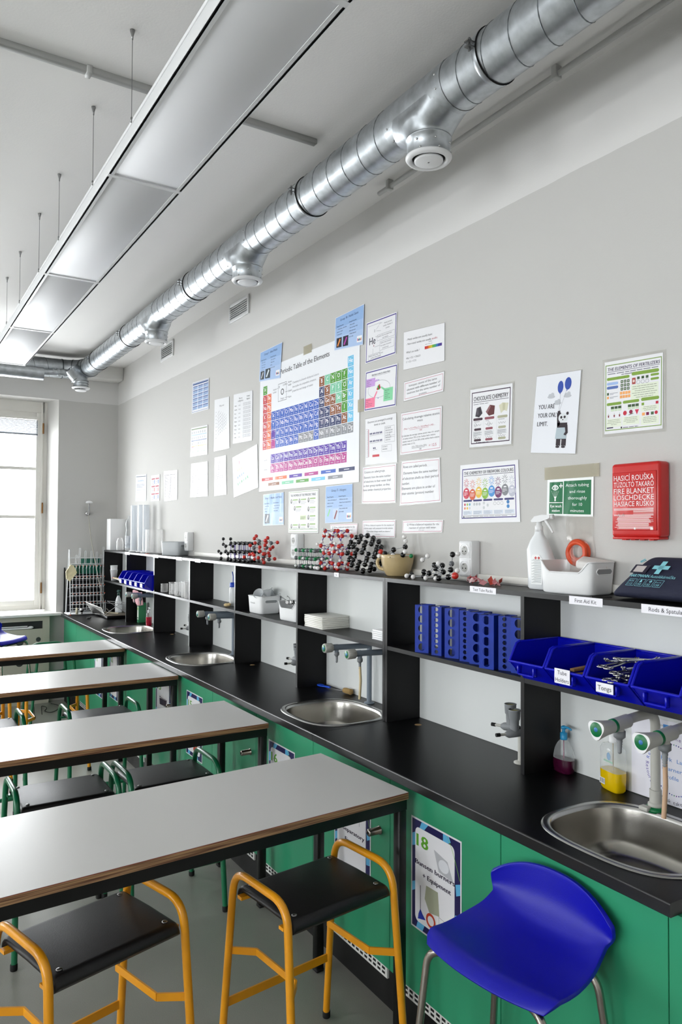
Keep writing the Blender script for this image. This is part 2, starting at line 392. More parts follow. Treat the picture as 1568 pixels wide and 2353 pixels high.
for kx in range(14):
    for kz in range(3):
        x0 = 1.385-.175*kx if kx < 2 else 1.385-.18*kx; big = (kx % 2 == 1)
        zz = (.648, .44, .23)[kz]; r_ = .036 if big else .0235
        s.disc((x0+(.0 if not big else .0), 8.1035, zz-(.018 if big else 0)), r_, M_covd, axis='y', seg=22)
s.build('cover_panel', rc)
s = MB(); s.box(-5.4, 8.15, .0, xr, 8.165, .88, M_covd); s.build('shadow_board', rc, label='dark board painted in for shade behind the slot')  # dark sheet stands in for the shade inside the cover
s = MB()
s.tube([(.6, 8.11, .766), (1.30, 8.11, .766)], .009, M_wplastic, seg=8); s.tube([(.6, 8.11, .785), (1.28, 8.11, .785)], .006, M_wplastic, seg=8); s.ball((1.31, 8.11, .772), .018, M_wplastic, 10, 6, (1.6, 1, .8))
tag(s.build('white_hose', loc=(.95, 8.11, .766)), 'thin white hose lying in the slot of the radiator cover', 'hose')

# ================================================================ worktop, sinks and cabinets
WTF, WTZ, WTH = 1.596, .90, .034
def superl(cx, cy, a, b, n, e=2.9):
    out = []
    for i in range(n):
        t = 2*PI*i/n; c, s_ = math.cos(t), math.sin(t)
        out.append((cx+a*math.copysign(abs(c)**(2/e), c), cy+b*math.copysign(abs(s_)**(2/e), s_)))
    return out
SINKS = [(1.868, 1.402), (1.868, 3.100), (1.866, 4.815), (1.866, 6.525)]
SA, SB = .203, .239           # opening half sizes (x, y)
def worktop(y0, y1, sinks, label):
    b = MB(); x0, x1 = WTF, 2.166; zt, zb = WTZ, WTZ-WTH
    cuts = sorted(sinks, key=lambda s: s[1]); y = y0; r = .004
    def flat(ya, yb): b.add([(x0+r, ya, zt), (x1, ya, zt), (x1, yb, zt), (x0+r, yb, zt)], [(0, 1, 2, 3)], M_black)
    for (cx, cy) in cuts:
        ya, yb = cy-.275, cy+.275; flat(y, ya); n = 48; inn = superl(cx, cy, SA, SB, n)
        out = []
        for (px, py) in inn:
            dx, dy = px-cx, py-cy; k = min(((x1 if dx > 0 else x0+r)-cx)/dx if abs(dx) > 1e-6 else 1e9, (.275 if dy > 0 else -.275)/dy if abs(dy) > 1e-6 else 1e9)
            out.append((cx+dx*k, cy+dy*k))
        vs = [(p[0], p[1], zt) for p in inn]+[(p[0], p[1], zt) for p in out]
        b.add(vs, [(i, (i+1) % n, n+(i+1) % n, n+i) for i in range(n)], M_black)
        for (qx, qy) in ((x1, ya), (x1, yb), (x0+r, ya), (x0+r, yb)):       # corner triangles
            ds = sorted(range(n), key=lambda i: (out[i][0]-qx)**2+(out[i][1]-qy)**2)[:2]
            e0 = min(range(n), key=lambda i: (abs(out[i][0]-qx) > 1e-6)*9+abs(out[i][1]-qy)); e1 = min(range(n), key=lambda i: (abs(out[i][1]-qy) > 1e-6)*9+abs(out[i][0]-qx))
            b.add([(qx, qy, zt), (out[e0][0], out[e0][1], zt), (out[e1][0], out[e1][1], zt)], [(0, 1, 2)], M_black)
        b.add([(p[0], p[1], zt) for p in inn]+[(p[0], p[1], zb) for p in inn], [(i, (i+1) % n, n+(i+1) % n, n+i) for i in range(n)], M_black)
        y = yb
    flat(y, y1)
    prof = [(x0+r, zt), (x0+r*.3, zt-r*.3), (x0, zt-r), (x0, zb+.002), (x0+.002, zb), (x0+.03, zb)]
    for i in range(len(prof)-1):
        p, q = prof[i], prof[i+1]
        b.add([(p[0], y0, p[1]), (p[0], y1, p[1]), (q[0], y1, q[1]), (q[0], y0, q[1])], [(0, 1, 2, 3)], M_edge if i < 3 else M_black, i < 2)
    for yy in (y0, y1): b.add([(p[0], yy, p[1]) for p in prof]+[(x1, yy, zb), (x1, yy, zt)], [tuple(range(len(prof)+2))], M_edge)
    b.box(x1-.001, y0, zb, x1, y1, zt, M_black)
    return tag(b.build('worktop', loc=(1.88, (y0+y1)/2, zb)), label, 'worktop')
w1 = worktop(1.108, 2.8205, SINKS[:1], 'black worktop section nearest the camera with the largest-looking sink')
w2 = worktop(2.8225, 4.5305, SINKS[1:2], 'black worktop section holding the second sink, left of the double shelf upright')
w3 = worktop(4.5325, 8.09, SINKS[2:], 'black worktop section running to the window end with two sinks')
M_holew = mat('bare_chipboard', '#a98a5e', 0.8)
for (px, py) in ((2.075, 2.70), (2.06, 4.43), (2.08, 6.05)):
    d = MB(); d.lathe([(0, 0), (.014, 0), (.016, -.0005)], (px, py, .9012), M_holew, seg=16)
    o = d.build('screw_cap'); par = w1 if py < 2.8 else (w2 if py < 4.53 else w3); o.parent = par; o.location = -Vector(par.location); o['label'] = 'tan round wooden cap'
def sink(cx, cy, label):
    t = T('sink', label, 'sink', (cx, cy, .9), group='steel sinks set in the worktop'); n = 48
    b = MB(); rings = [(SA+.018, SB+.018, .9006), (SA+.016, SB+.016, .9035), (SA+.010, SB+.010, .905), (SA+.003, SB+.003, .904), (SA-.002, SB-.002, .9045), (SA-.006, SB-.006, .901), (SA-.009, SB-.009, .892)]
    vs = []
    for (a, c, z) in rings: vs += [(p[0], p[1], z) for p in superl(cx, cy, a, c, n)]
    b.add(vs, [(k*n+i, k*n+(i+1) % n, (k+1)*n+(i+1) % n, (k+1)*n+i) for k in range(len(rings)-1) for i in range(n)], M_steel, True)
    b.build('rim', t)
    b = MB(); rings = [(SA-.009, SB-.009, .892), (SA-.014, SB-.014, .86), (SA-.02, SB-.02, .80), (SA-.032, SB-.032, .765), (SA-.06, SB-.06, .752), (.04, .04, .747), (.03, .03, .742)]
    vs = []
    for k, (a, c, z) in enumerate(rings): vs += [(p[0], p[1], z) for p in superl(cx, cy, a, c, n, 2.9 if k < 5 else 2)]
    b.add(vs, [(k*n+i, k*n+(i+1) % n, (k+1)*n+(i+1) % n, (k+1)*n+i) for k in range(len(rings)-1) for i in range(n)], M_steel2, True)
    b.build('basin', t)
    b = MB(); b.lathe([(.03, .742), (.026, .739), (0, .739)], (cx, cy, 0), M_steel, seg=20)
    for k in range(6): b.disc((cx+.013*math.cos(k*PI/3), cy+.013*math.sin(k*PI/3), .7395), .003, M_slot, seg=8)
    b.build('drain', t); return t
for (c, lb) in zip(SINKS, ('steel sink nearest the camera, behind the blue chair', 'steel sink with the blue-handled brush lying behind it', 'steel sink third from the camera, left of the white stacked boxes', 'steel sink at the window end beside the pink cloth')):
    sink(c[0], c[1], lb)

CF = 1.628
def cabinet(y0, y1, label, doors=2, lock=True):
    """green base cabinet: body, doors with lock, plinth, air grille"""
    t = T('base_cabinet', label, 'cabinet', (1.9, (y0+y1)/2, 0), group='green base cabinets under the worktop')
    b = MB(); b.box(CF+.019, y0+.001, .145, 2.16, y1-.001, .18, M_greend); b.box(CF+.019, y0+.001, .145, 2.16, y0+.018, .864, M_greend); b.box(CF+.019, y1-.018, .145, 2.16, y1-.001, .864, M_greend); b.box(2.15, y0+.018, .145, 2.16, y1-.018, .70, M_greend)
    if doors == 1 and y0 < 2: b.box(CF, 1.098, .0, 2.16, y0-.002, .864, M_green)
    b.build('body', t)
    b = MB(); b.box(CF+.012, y0+.001, 0, CF+.03, y1-.001, .148, M_plinth); b.box(CF+.03, y0+.001, 0, 2.16, y0+.02, .145, M_plinth); b.box(CF+.03, y1-.02, 0, 2.16, y1-.001, .145, M_plinth); b.build('plinth', t)
    k = (y1-y0)/doors
    for i in range(doors):
        a, c = y0+i*k, y0+(i+1)*k
        d = MB(); d.bbox(CF, a+.0015, .15, CF+.018, c-.0015, .862, M_green, r=.0012, seg=1, smooth=False); do = d.build('door', t)
        if lock and i == doors-1 and doors == 2:
            q = MB(); yl = a+.068
            q.lathe([(0, -.052), (.012, -.052), (.014, -.049), (.014, -.003), (.017, -.002), (.017, 0)], (CF, yl, .64), M_dullchrome, axis='x', seg=18)
            q.lathe([(0, -.0535), (.005, -.0535), (.005, -.0515)], (CF, yl, .64), M_slot, axis='x', seg=10)
            q.build('lock', do)
            g = MB()
            g.box(CF+.004, a+.02, .108, CF+.013, a+.02+.40, .150, M_grille)
            for z in (.117, .133):
                for j in range(13): yy = a+.035+j*.03; g.box(CF+.0035, yy, z, CF+.0045, yy+.019, z+.009, M_slot)
            g.build('air_grille', t)
        elif lock and i == 0 and doors == 2:
            g = MB(); g.box(CF+.004, a+.13, .108, CF+.013, a+.13+.40, .150, M_grille)
            for z in (.117, .133):
                for j in range(13): yy = a+.145+j*.03; g.box(CF+.0035, yy, z, CF+.0045, yy+.019, z+.009, M_slot)
            g.build('air_grille', t)
    return t
cabinet(1.135, 1.706, 'green single-door cabinet under the nearest sink, behind the blue chair', 1)
cabinet(1.706, 2.869, 'green double cabinet with the Bunsen burners and Separatory funnel signs')
cabinet(2.869, 4.031, 'green double cabinet with the sign numbered 16')
cabinet(4.031, 5.193, 'green double cabinet with the sign numbered 15')
cabinet(5.193, 6.355, 'green double cabinet behind the ends of the two far tables')
cabinet(6.355, 7.517, 'green double cabinet under the window-end sink')
cabinet(7.517, 8.085, 'green single-door cabinet standing at the wall under the window end', 1)

# ================================================================ shelf units on the worktop
SF, SBX, ST, SM = 1.976, 2.164, 1.556, 1.247; TH = .018
def board(b, x0, y0, z0, x1, y1, z1):
    b.box(x0+.0006, y0, z0, x1, y1, z1, M_blackb)
    b.box(x0, y0+.0003, z0+.0003, x0+.0008, y1-.0003, z1-.0003, M_edge)
def shelf_unit(name_label, ys, y0, y1):
    t = T('shelf_unit', name_label, 'shelf', (2.07, (y0+y1)/2, .901))
    b = MB(); board(b, SF, y0, ST-TH, 2.168, y1, ST); b.build('top_board', t)
    for yy in ys:
        b = MB(); board(b, SF+.0005, yy, .901, SBX, yy+TH, ST-TH); b.build('upright', t)
    for i in range(len(ys)-1):
        a, c = ys[i]+TH, ys[i+1]
        b = MB(); board(b, SF+.001, a, SM-TH, SBX, c, SM); b.build('middle_shelf', t)
        p = MB(); p.box(SBX, a-TH/2, .901, SBX+.004, c+TH/2, ST-TH, M_white_lam); p.build('back_panel', t)
    return t
shelf_unit('near black shelf unit holding the blue test tube racks and open blue bins', [1.109, 1.951, 2.804], 1.109, 2.822)
shelf_unit('long far black shelf unit running to the window wall', [2.8235, 3.664, 4.521, 5.362, 6.215, 7.055, 7.872], 2.8235, 7.892)
# white cable trunking on the wall behind the shelf top
b = MB(); b.bbox(2.166, 1.0, 1.562, 2.1795, 5.78, 1.590, M_winf, r=.0015); tag(b.build('cable_trunking', loc=(2.17, 3.4, 1.56)), 'white cable trunking along the wall just above the shelf tops', 'trunking')
# ================================================================ tables
TZ = .86
def table(x0, x1, y0, y1, rot, label):
    """grey laminate top with a plywood edge on a black steel frame with four legs"""
    cx, cy = (x0+x1)/2, (y0+y1)/2; hx, hy = (x1-x0)/2, (y1-y0)/2
    t = T('lab_table', label, 'table', (cx, cy, 0), rot, group='grey-topped work tables in a row')
    b = MB(); b.bbox(-hx, -hy, TZ-.024, hx, hy, TZ-.0022, M_ply, r=.0012, seg=1, smooth=False)
    b.box(-hx+.0004, -hy+.0004, TZ-.0024, hx-.0004, hy-.0004, TZ-.0008, M_redline); b.bbox(-hx+.0006, -hy+.0006, TZ-.0010, hx-.0006, hy-.0006, TZ, M_tablet, r=.0004, seg=1, smooth=False)
    b.build('tabletop', t, world=False)
    i = .005; L = .034; z1 = TZ-.0245; z0 = z1-.036
    b = MB(); b.box(-hx+i, -hy+i, z0, hx-i, -hy+i+.028, z1, M_tframe); b.box(-hx+i, hy-i-.028, z0, hx-i, hy-i, z1, M_tframe)
    b.box(-hx+i, -hy+i+.028, z0, -hx+i+.028, hy-i-.028, z1, M_tframe); b.box(hx-i-.028, -hy+i+.028, z0, hx-i, hy-i-.028, z1, M_tframe)
    b.build('frame', t, world=False)
    for sx in (-1, 1):
        for sy in (-1, 1):
            ax, bx_ = sorted((sx*(hx-i), sx*(hx-i-L))); ay, by_ = sorted((sy*(hy-i), sy*(hy-i-L)))
            b = MB(); b.bbox(ax, ay, .012, bx_, by_, z0, M_tframe, r=.003, seg=1); lg = b.build('leg', t, world=False)
            b = MB(); b.bbox(ax-.001, ay-.001, 0, bx_+.001, by_+.001, .014, M_rubber, r=.003, seg=1); b.build('foot_cap', lg, world=False)
    return t
table(.212, 1.572, 2.075, 2.63, math.radians(3.6), 'grey-topped table nearest the camera with the two yellow stools in front')
table(.27, 1.580, 3.21, 3.752, 0, 'grey-topped table second from the camera, two green stools pushed under it')
table(.27, 1.603, 4.534, 5.069, 0, 'grey-topped table third from the camera')
table(.27, 1.611, 5.767, 6.290, 0, 'grey-topped table farthest from the camera, next to the window')

# ================================================================ stools
def make_stool(name, label, M, round_bar, grp):
    """two arched tube frames carrying a moulded seat, with foot rails and a cross bar"""
    t = T(name, label, 'stool', (0, 0, 0), 0, grp); X = .208; R = .0125
    for s in (-1, 1):
        b = MB(); pts = bend([(s*(X+.012), -.212, .010), (s*X, -.150, .672), (s*X, .150, .672), (s*(X+.012), .212, .010)], .075, 7)
        b.tube(pts, R, M, seg=12); fr = b.build('side_frame', t, world=False)
        for sy in (-1, 1):
            b = MB(); b.lathe([(0, 0), (.0135, 0), (.0145, .004), (.0145, .022), (.0125, .026)], (s*(X+.013), sy*.212, 0), M_rubber, seg=14); b.build('rubber_foot', fr, world=False)
        b = MB(); z = .405; yl = .176; xl = X+.003
        path = [(s*xl, yl, z), (s*(X-.062), yl-.065, z), (s*(X-.062), -yl+.065, z), (s*xl, -yl, z)]
        for i in range(3):
            p, q = Vector(path[i]), Vector(path[i+1]); d = (q-p).normalized(); n = Vector((-d.y, d.x, 0))*.003; h = Vector((0, 0, .0115))
            vs = [p-n-h, q-n-h, q+n-h, p+n-h, p-n+h, q-n+h, q+n+h, p+n+h]
            b.add(vs, [(0,3,2,1),(4,5,6,7),(0,1,5,4),(1,2,6,5),(2,3,7,6),(3,0,4,7)], M)
        b.build('foot_rail', t, world=False)
    b = MB()
    if round_bar: b.tube([(-X-.008, .192, .235), (X+.008, .192, .235)], .0115, M, seg=12)
    else: b.box(-X-.006, .187, .215, X+.006, .193, .243, M)
    b.build('cross_bar', t, world=False)
    for sy in (-1, 1):
        b = MB(); b.box(-X, sy*.118-.012, .588, X, sy*.118+.012, .598, M); b.build('seat_rail', t, world=False)
    # seat: thin moulded ply with rolled long edges and chamfered ends
    prof = []
    hw = .160
    for k in range(9): a = math.radians(180-90*k/8); prof.append((-hw+.028+.028*math.cos(a), .593+.026*math.sin(a)))
    prof += [(0, .6215)]
    for k in range(9): a = math.radians(90-90*k/8); prof.append((hw-.028+.028*math.cos(a), .593+.026*math.sin(a)))
    low = [(p[0]*.93, p[1]-.014) for p in prof]
    b = MB(); vs = []; xs = [-.1925, -.187, -.179, .179, .187, .1925]; drop = [.010, .004, 0, 0, .004, .010]; n = len(prof)
    for x, d in zip(xs, drop): vs += [(x, p[0]*(1 if d < .009 else .985), p[1]-d*.7) for p in prof]
    for x, d in zip(xs, drop): vs += [(x, p[0], p[1]) for p in low]
    fs = []; m = len(xs)
    for i in range(m-1):
        for j in range(n-1):
            fs.append((i*n+j, i*n+j+1, (i+1)*n+j+1, (i+1)*n+j)); k = m*n; fs.append((k+i*n+j, k+(i+1)*n+j, k+(i+1)*n+j+1, k+i*n+j+1))
    for i in (0, m-1):
        for j in range(n-1): fs.append((i*n+j, m*n+i*n+j, m*n+i*n+j+1, i*n+j+1))
    for j in (0, n-1):
        for i in range(m-1): fs.append((i*n+j, (i+1)*n+j, m*n+(i+1)*n+j, m*n+i*n+j))
    b.add(vs, fs, M_seat, True); st = b.build('seat', t, world=False)
    for sx in (-1, 1):
        for sy in (-1, 1):
            b = MB(); b.lathe([(.0085, 0), (.008, .0015), (.004, .0028), (0, .003)], (sx*.163, sy*.122, .6205), M_screw, seg=12); b.build('screw', st, world=False)
    return t
G1 = 'yellow-framed stools with black seats'; G2 = 'green-framed stools with black seats'
sy = make_stool('stool', 'yellow-framed stool nearest the camera at lower left', M_yel, False, G1)
sy.location = (.541, 2.240, 0); sy.rotation_euler.z = math.radians(16)
copy_tree(sy, (1.222, 2.145, 0), math.radians(7.2), 'yellow-framed stool in front of the nearest table, left of the blue chair')
copy_tree(sy, (1.117, 5.90, 0), math.radians(180), 'yellow-framed stool tucked under the farthest table, near its green cabinet end')
copy_tree(sy, (.585, 5.90, 0), math.radians(180), 'yellow-framed stool under the farthest table, at the left edge of view')
sg = make_stool('stool', 'green-framed stool under the second table, next to the green cabinets', M_grn, True, G2)
sg.location = (1.172, 3.487, 0); sg.rotation_euler.z = math.radians(181)
copy_tree(sg, (.705, 3.495, 0), math.radians(180.5), 'green-framed stool under the second table, left one of the touching pair')
copy_tree(sg, (1.190, 4.815, 0), math.radians(180), 'green-framed stool with empty black seat under the third table, right of its neighbour')
copy_tree(sg, (.520, 4.83, 0), math.radians(180), 'green-framed stool under the third table at left, its seat white with window glare')
copy_tree(sg, (1.385, 7.42, 0), math.radians(90), 'green-framed stool standing behind the farthest table by the window end cabinet')

# ================================================================ high plastic chairs
def shell(u, v):
    """seat shell: u across (-1..1), v from the front edge (0) up to the top of the back (1)"""
    au = abs(u)
    if v < .6:
        k = v/.6; y = -.172+.288*k; z = .001-.011*math.sin(PI*k)-(.026*(1-k/.14)**2 if k < .14 else 0)+.010*max(0, (k-.8)/.2)**2
        y += .034*au**2.2*max(0, 1-k/.55); z += .030*au**2.6*k**2.5
    else:
        k = (v-.6)/.4; y = .116+.036*math.sin(min(1, k*1.5)*PI/2)+.008*k; z = .164*k**1.1+.011*(1-k)**2
        y -= .032*k**.8*au**2; z += .030*au**2.6*(1-k)**1.3 - .056*k*au**2.4
    hw = .207-.019*math.exp(-((v-.62)/.17)**2)-.006*max(0, v-.6)/.4
    x = u*hw
    if v < .07: x *= 1-.10*(1-v/.07)**2*au**2
    if v > .95: x *= 1-.035*((v-.95)/.05)**2*au**2
    return (x, y, z)
def make_chair(label):
    t = T('high_chair', label, 'chair', (0, 0, 0), 0, group='blue plastic high chairs')
    S = .677
    b = MB(); nu, nv = 24, 34; vs = []
    for j in range(nv+1):
        for i in range(nu+1):
            p = shell(-1+2*i/nu, j/nv); vs.append((p[0], p[1], p[2]+S))
    b.add(vs, [(j*(nu+1)+i, j*(nu+1)+i+1, (j+1)*(nu+1)+i+1, (j+1)*(nu+1)+i) for j in range(nv) for i in range(nu)], M_blue, True)
    o = b.build('seat_shell', t, world=False)
    m = o.modifiers.new('thick', 'SOLIDIFY'); m.thickness = .013; m.offset = -1
    m = o.modifiers.new('edge', 'BEVEL'); m.width = .005; m.segments = 3; m.limit_method = 'ANGLE'; m.angle_limit = math.radians(50)
    for sx in (-1, 1):
        for sy in (-1, 1):
            b = MB(); b.tube(bend([(sx*.03, sy*.10, S-.032), (sx*(.190 if sy < 0 else .160), sy*(.142 if sy < 0 else .110), S-.030), (sx*.240, sy*(.195 if sy < 0 else .160), .012)], .05, 7), .0105, M_dullchrome, seg=12); lg = b.build('leg', t, world=False)
            b = MB(); b.lathe([(0, 0), (.0135, 0), (.014, .02), (.011, .026)], (sx*.2405, sy*(.1955 if sy < 0 else .1605), 0), M_rubber, seg=12); b.build('foot_cap', lg, world=False)
    b = MB(); q = .216; yq = .158
    b.tube(bend([(-q, -yq, .22), (q, -yq, .22), (q, yq, .22), (-q, yq, .22), (-q, -yq, .22)], .02, 3), .008, M_dullchrome, seg=10); b.build('foot_ring', t, world=False)
    b = MB(); b.bbox(-.09, -.12, S-.045, .09, .13, S-.02, M_rubber, r=.006); b.build('seat_bracket', t, world=False)
    return t
ch = make_chair('blue plastic high chair in front of the green cabinets at lower right')
ch.location = (1.445, 1.448, 0); ch.rotation_euler.z = math.radians(-83.6)
fc = copy_tree(ch, (.945, 7.44, 0), math.radians(48), 'blue plastic high chair by the window beyond the farthest table'); fc.scale = (1, 1, 1.13)
# ================================================================ hung row of ceiling panels
PX0, PX1, PZ = .712, 1.000, 3.118
cl = T('ceiling_light', 'long row of flat white ceiling panels hung on thin steel wires', 'ceiling light', (.856, 3.5, PZ))
JY = [-.92, .34, 1.60, 2.86, 4.16, 5.40, 6.61]
b = MB(); fr = .022
for x in (PX0, PX1):
    s = 1 if x == PX0 else -1
    b.bbox(x, JY[0], PZ, x+s*.012, JY[-1], PZ+.052, M_lframe, r=.002, seg=1); b.box(x+s*.001, JY[0], PZ, x+s*fr, JY[-1], PZ+.003, M_lframe)
    b.box(x-s*.003, JY[0], PZ+.044, x+s*.004, JY[-1], PZ+.056, M_wplastic)
for y in JY: b.box(PX0+.002, y-.011, PZ-.0005, PX1-.002, y+.011, PZ+.004, M_lframe); b.box(PX0+.002, y-.004, PZ, PX1-.002, y+.004, PZ+.05, M_lframe)
b.build('frame', cl)
for i in range(len(JY)-1):
    b = MB(); b.bbox(PX0+.014, JY[i]+.006, PZ+.0036, PX1-.014, JY[i+1]-.006, PZ+.03, M_panelw, r=.002, seg=1); b.build('panel', cl)
for y in (.40, 1.05, 1.70, 2.53, 3.08, 3.76, 4.29, 4.95, 5.51, 6.45):
    for x in (PX0-.004, PX1+.004):
        b = MB(); b.tube([(x, y, PZ+.05), (x, y, CZ-.02)], .0012, M_wirem, seg=6)
        b.lathe([(0, -.034), (.003, -.034), (.0035, -.022), (.0085, -.004), (.0085, 0)], (x, y, CZ), M_screw, seg=10)
        b.lathe([(0, 0), (.004, 0), (.004, .016), (.002, .02)], (x, y, PZ+.045), M_screw, seg=8); b.build('hanging_wire', cl)

# ================================================================ ventilation duct
DX, DZ, DR = 1.722, 3.357, .0925
vd = T('ventilation_duct', 'galvanised round ventilation duct under the ceiling with white outlet valves', 'duct', (DX, 3.5, DZ))
DY0, DY1 = -1.6, 7.56
def cyl(b, p0, p1, r, mt, seg=40, cap=False): b.tube([p0, p1], r, mt, seg=seg, cap=cap)
b = MB()
prof = [(DR, DY0), (DR, DY1)]
for ya, yb in ((DY0, 2.02), (2.36, 3.64), (3.98, 5.26), (5.60, 7.35)): cyl(b, (DX, ya, DZ), (DX, yb, DZ), DR, M_galv, 48)
b.build('duct_pipe', vd)
b = MB(); pts = []; pitch = .1235; n = int((7.35-DY0)/pitch*22)
for i in range(n+1):
    a = 2*PI*i/22; y = DY0+(7.35-DY0)*i/n; pts.append((DX+DR*math.cos(a), y, DZ+DR*math.sin(a)))
b.tube(pts, .0023, M_seam, seg=5, cap=False); b.build('spiral_seam', vd)
def ring(b, y, w=.012, dr=.0035, mt=M_galv): b.lathe([(DR, y-w), (DR+dr, y-w*.7), (DR+dr, y+w*.7), (DR, y+w)], (DX, 0, DZ), mt, axis='y', seg=40)
for y in (.55, 1.835, 3.08, 4.62, 6.1, 7.15):       # hanging clamps with their rods
    b = MB(); ring(b, y, .011, .003, M_galv); ring(b, y-.013, .002, .0045, M_slot)
    b.box(DX-DR-.030, y-.010, DZ+.012, DX-DR, y+.010, DZ+.016, M_screw); b.box(DX-DR-.030, y-.010, DZ-.004, DX-DR, y+.010, DZ, M_screw)
    b.tube([(DX-DR-.017, y, DZ-.016), (DX-DR-.017, y, DZ+.028)], .004, M_screw, seg=8); b.lathe([(0, 0), (.008, 0), (.008, .006), (0, .006)], (DX-DR-.017, y, DZ+.016), M_screw, seg=6, smooth=False)
    b.build('clamp', vd)
    b = MB(); b.tube([(DX, y, DZ+DR), (DX, y, CZ)], .004, M_screw, seg=8); b.build('hanging_rod', vd)
VZ = 3.150; VR = .083
def air_valve(cx, cy, parent, z=VZ, drop=0.0):
    b = MB()
    b.lathe([(.062, z+.03), (.062, z+.008), (.070, z+.0005), (.080, z+.004), (.0865, z+.012), (.0865, z+.016), (.078, z+.018), (.0, z+.018)], (cx, cy, 0), M_wplastic, seg=44)
    v = b.build('air_valve', parent)
    b = MB(); b.lathe([(0, z+.0145), (.061, z+.0145), (.061, z+.016)], (cx, cy, 0), M_slot, seg=30); b.build('dark_gap', v)
    b = MB(); d = z-.002-drop
    b.lathe([(0, d), (.047, d), (.0535, d+.003), (.0545, d+.009), (.048, d+.012), (0, d+.012)], (cx, cy, 0), M_wplastic, seg=40); b.tube([(cx, cy, d), (cx, cy, z+.03)], .004, M_wplastic, seg=8); b.build('valve_disc', v)
def branch(y):
    """saddle tee on the main duct with a short drop pipe"""
    s = MB()
    s.lathe([(DR+.0015, y-.175), (DR+.002, y-.17), (DR+.002, y+.17), (DR+.0015, y+.175)], (DX, 0, DZ), M_galv, axis='y', seg=48)
    # flared saddle: rings blend from the duct skin into the round drop
    n = 48; rings = []
    for k in range(9):
        q = k/8; R = VR+.052*(1-q)**2.0; ringp = []
        for i in range(n):
            a = 2*PI*i/n; x, yy = R*math.cos(a), R*math.sin(a)*(1+.18*(1-q)**2)
            xx = max(-DR*.985, min(DR*.985, x)); surf = -math.sqrt(max(0, (DR+.001)**2-xx*xx)) if abs(xx) < DR else 0
            z = DZ+surf*(1-q)**1.2+(-DR-.030)*(1-(1-q)**1.2)
            ringp.append((DX+(xx if q < .3 else x), y+yy, z))
        rings.append(ringp)
    vs = [p for r in rings for p in r]
    s.add(vs, [(k*n+i, k*n+(i+1) % n, (k+1)*n+(i+1) % n, (k+1)*n+i) for k in range(8) for i in range(n)], M_galv, True)
    zj = DZ-DR-.030
    s.lathe([(VR, zj), (VR+.003, zj-.002), (VR+.003, zj-.007), (VR-.002, zj-.009), (VR-.002, VZ+.014)], (DX, y, 0), M_galv, seg=44)
    br = s.build('tee_branch', vd)
    c = MB()
    for a in (200, 250, 300, 340, 60, 120):
        for z, off in ((zj-.030, 0), (zj-.062, 10)):
            r_ = math.radians(a+off); c.ball((DX+(VR-.001)*math.cos(r_), y+(VR-.001)*math.sin(r_), z), .0042, M_chrome, 8, 5)
    for (a, yy) in ((200, -.15), (235, .15), (170, -.15), (205, .15)):
        r_ = math.radians(a); c.ball((DX+(DR+.002)*math.cos(r_), y+yy, DZ+(DR+.002)*math.sin(r_)), .004, M_chrome, 8, 5)
    c.build('rivets', br)
    air_valve(DX, y, vd)
for y in (2.185, 3.81, 5.43): branch(y)
# elbow at the far end and the cross run along the window wall
CY = 7.74
b = MB(); ec = (DX-.17, 7.35+.0, DZ)
pts = [(DX, 7.35, DZ)]
for i in range(7):
    a = math.radians(90*i/6); pts.append((DX-.22+.22*math.cos(a), 7.50+.24*math.sin(a), DZ))
pts.append((DX-.30, CY, DZ)); b.tube(pts, DR+.0012, M_galv, seg=44, cap=False)
for i in (1, 3, 5, 7):
    p, q = Vector(pts[i]), Vector(pts[min(i+1, len(pts)-1)]); d = (q-p).normalized()
    b.tube([p-d*.006, p+d*.006], DR+.0045, M_seam, seg=44, cap=True)
b.build('elbow', vd)
b = MB(); cyl(b, (DX-.30, CY, DZ), (-2.6, CY, DZ), DR, M_galv, 44)
pts = []; n = int((DX-.30+2.6)/pitch*20)
for i in range(n+1):
    a = -2*PI*i/20; pts.append((DX-.30-(DX-.30+2.6)*i/n, CY+DR*math.cos(a), DZ+DR*math.sin(a)))
b.tube(pts, .0023, M_seam, seg=5, cap=False); b.build('cross_duct', vd)
b = MB(); ex, ey = 1.655, 7.58                       # offset elbow carrying the last valve
b.tube(bend([(1.55, ey-.02, 3.335), (1.60, ey-.01, 3.28), (ex, ey, 3.225), (ex, ey, 3.165)], .03, 3), .070, M_galv, seg=36, cap=False)
for z in (3.222, 3.196, 3.172): b.lathe([(.070, z-.003), (.0735, z), (.070, z+.003)], (ex, ey, 0), M_seam, seg=32)
for z in (3.25, 3.30): b.tube([(ex-.045*(z-3.21)/.05, ey, z), (ex-.045*(z-3.21)/.05-.004, ey, z+.004)], .0725, M_seam, seg=32)
b.build('offset_elbow', vd); air_valve(ex, ey, vd, 3.142, .016)
b = MB(); b.tube(bend([(1.62, ey, 3.265), (1.55, ey, 3.285), (1.46, ey, 3.288)], .03, 4), .035, M_galv, seg=20, cap=False); cyl(b, (1.46, ey, 3.288), (1.30, ey, 3.272), .031, M_galv, 20)
for x in (1.50, 1.44, 1.40): b.tube([(x, ey, 3.287), (x-.01, ey, 3.286)], .037, M_galv, seg=20)
b.build('thin_pipe', vd)
b = MB(); b.tube([(1.305, ey, 3.255), (-1.5, ey, 3.255)], .062, M_galv, seg=36, cap=True); b.build('silencer', vd)

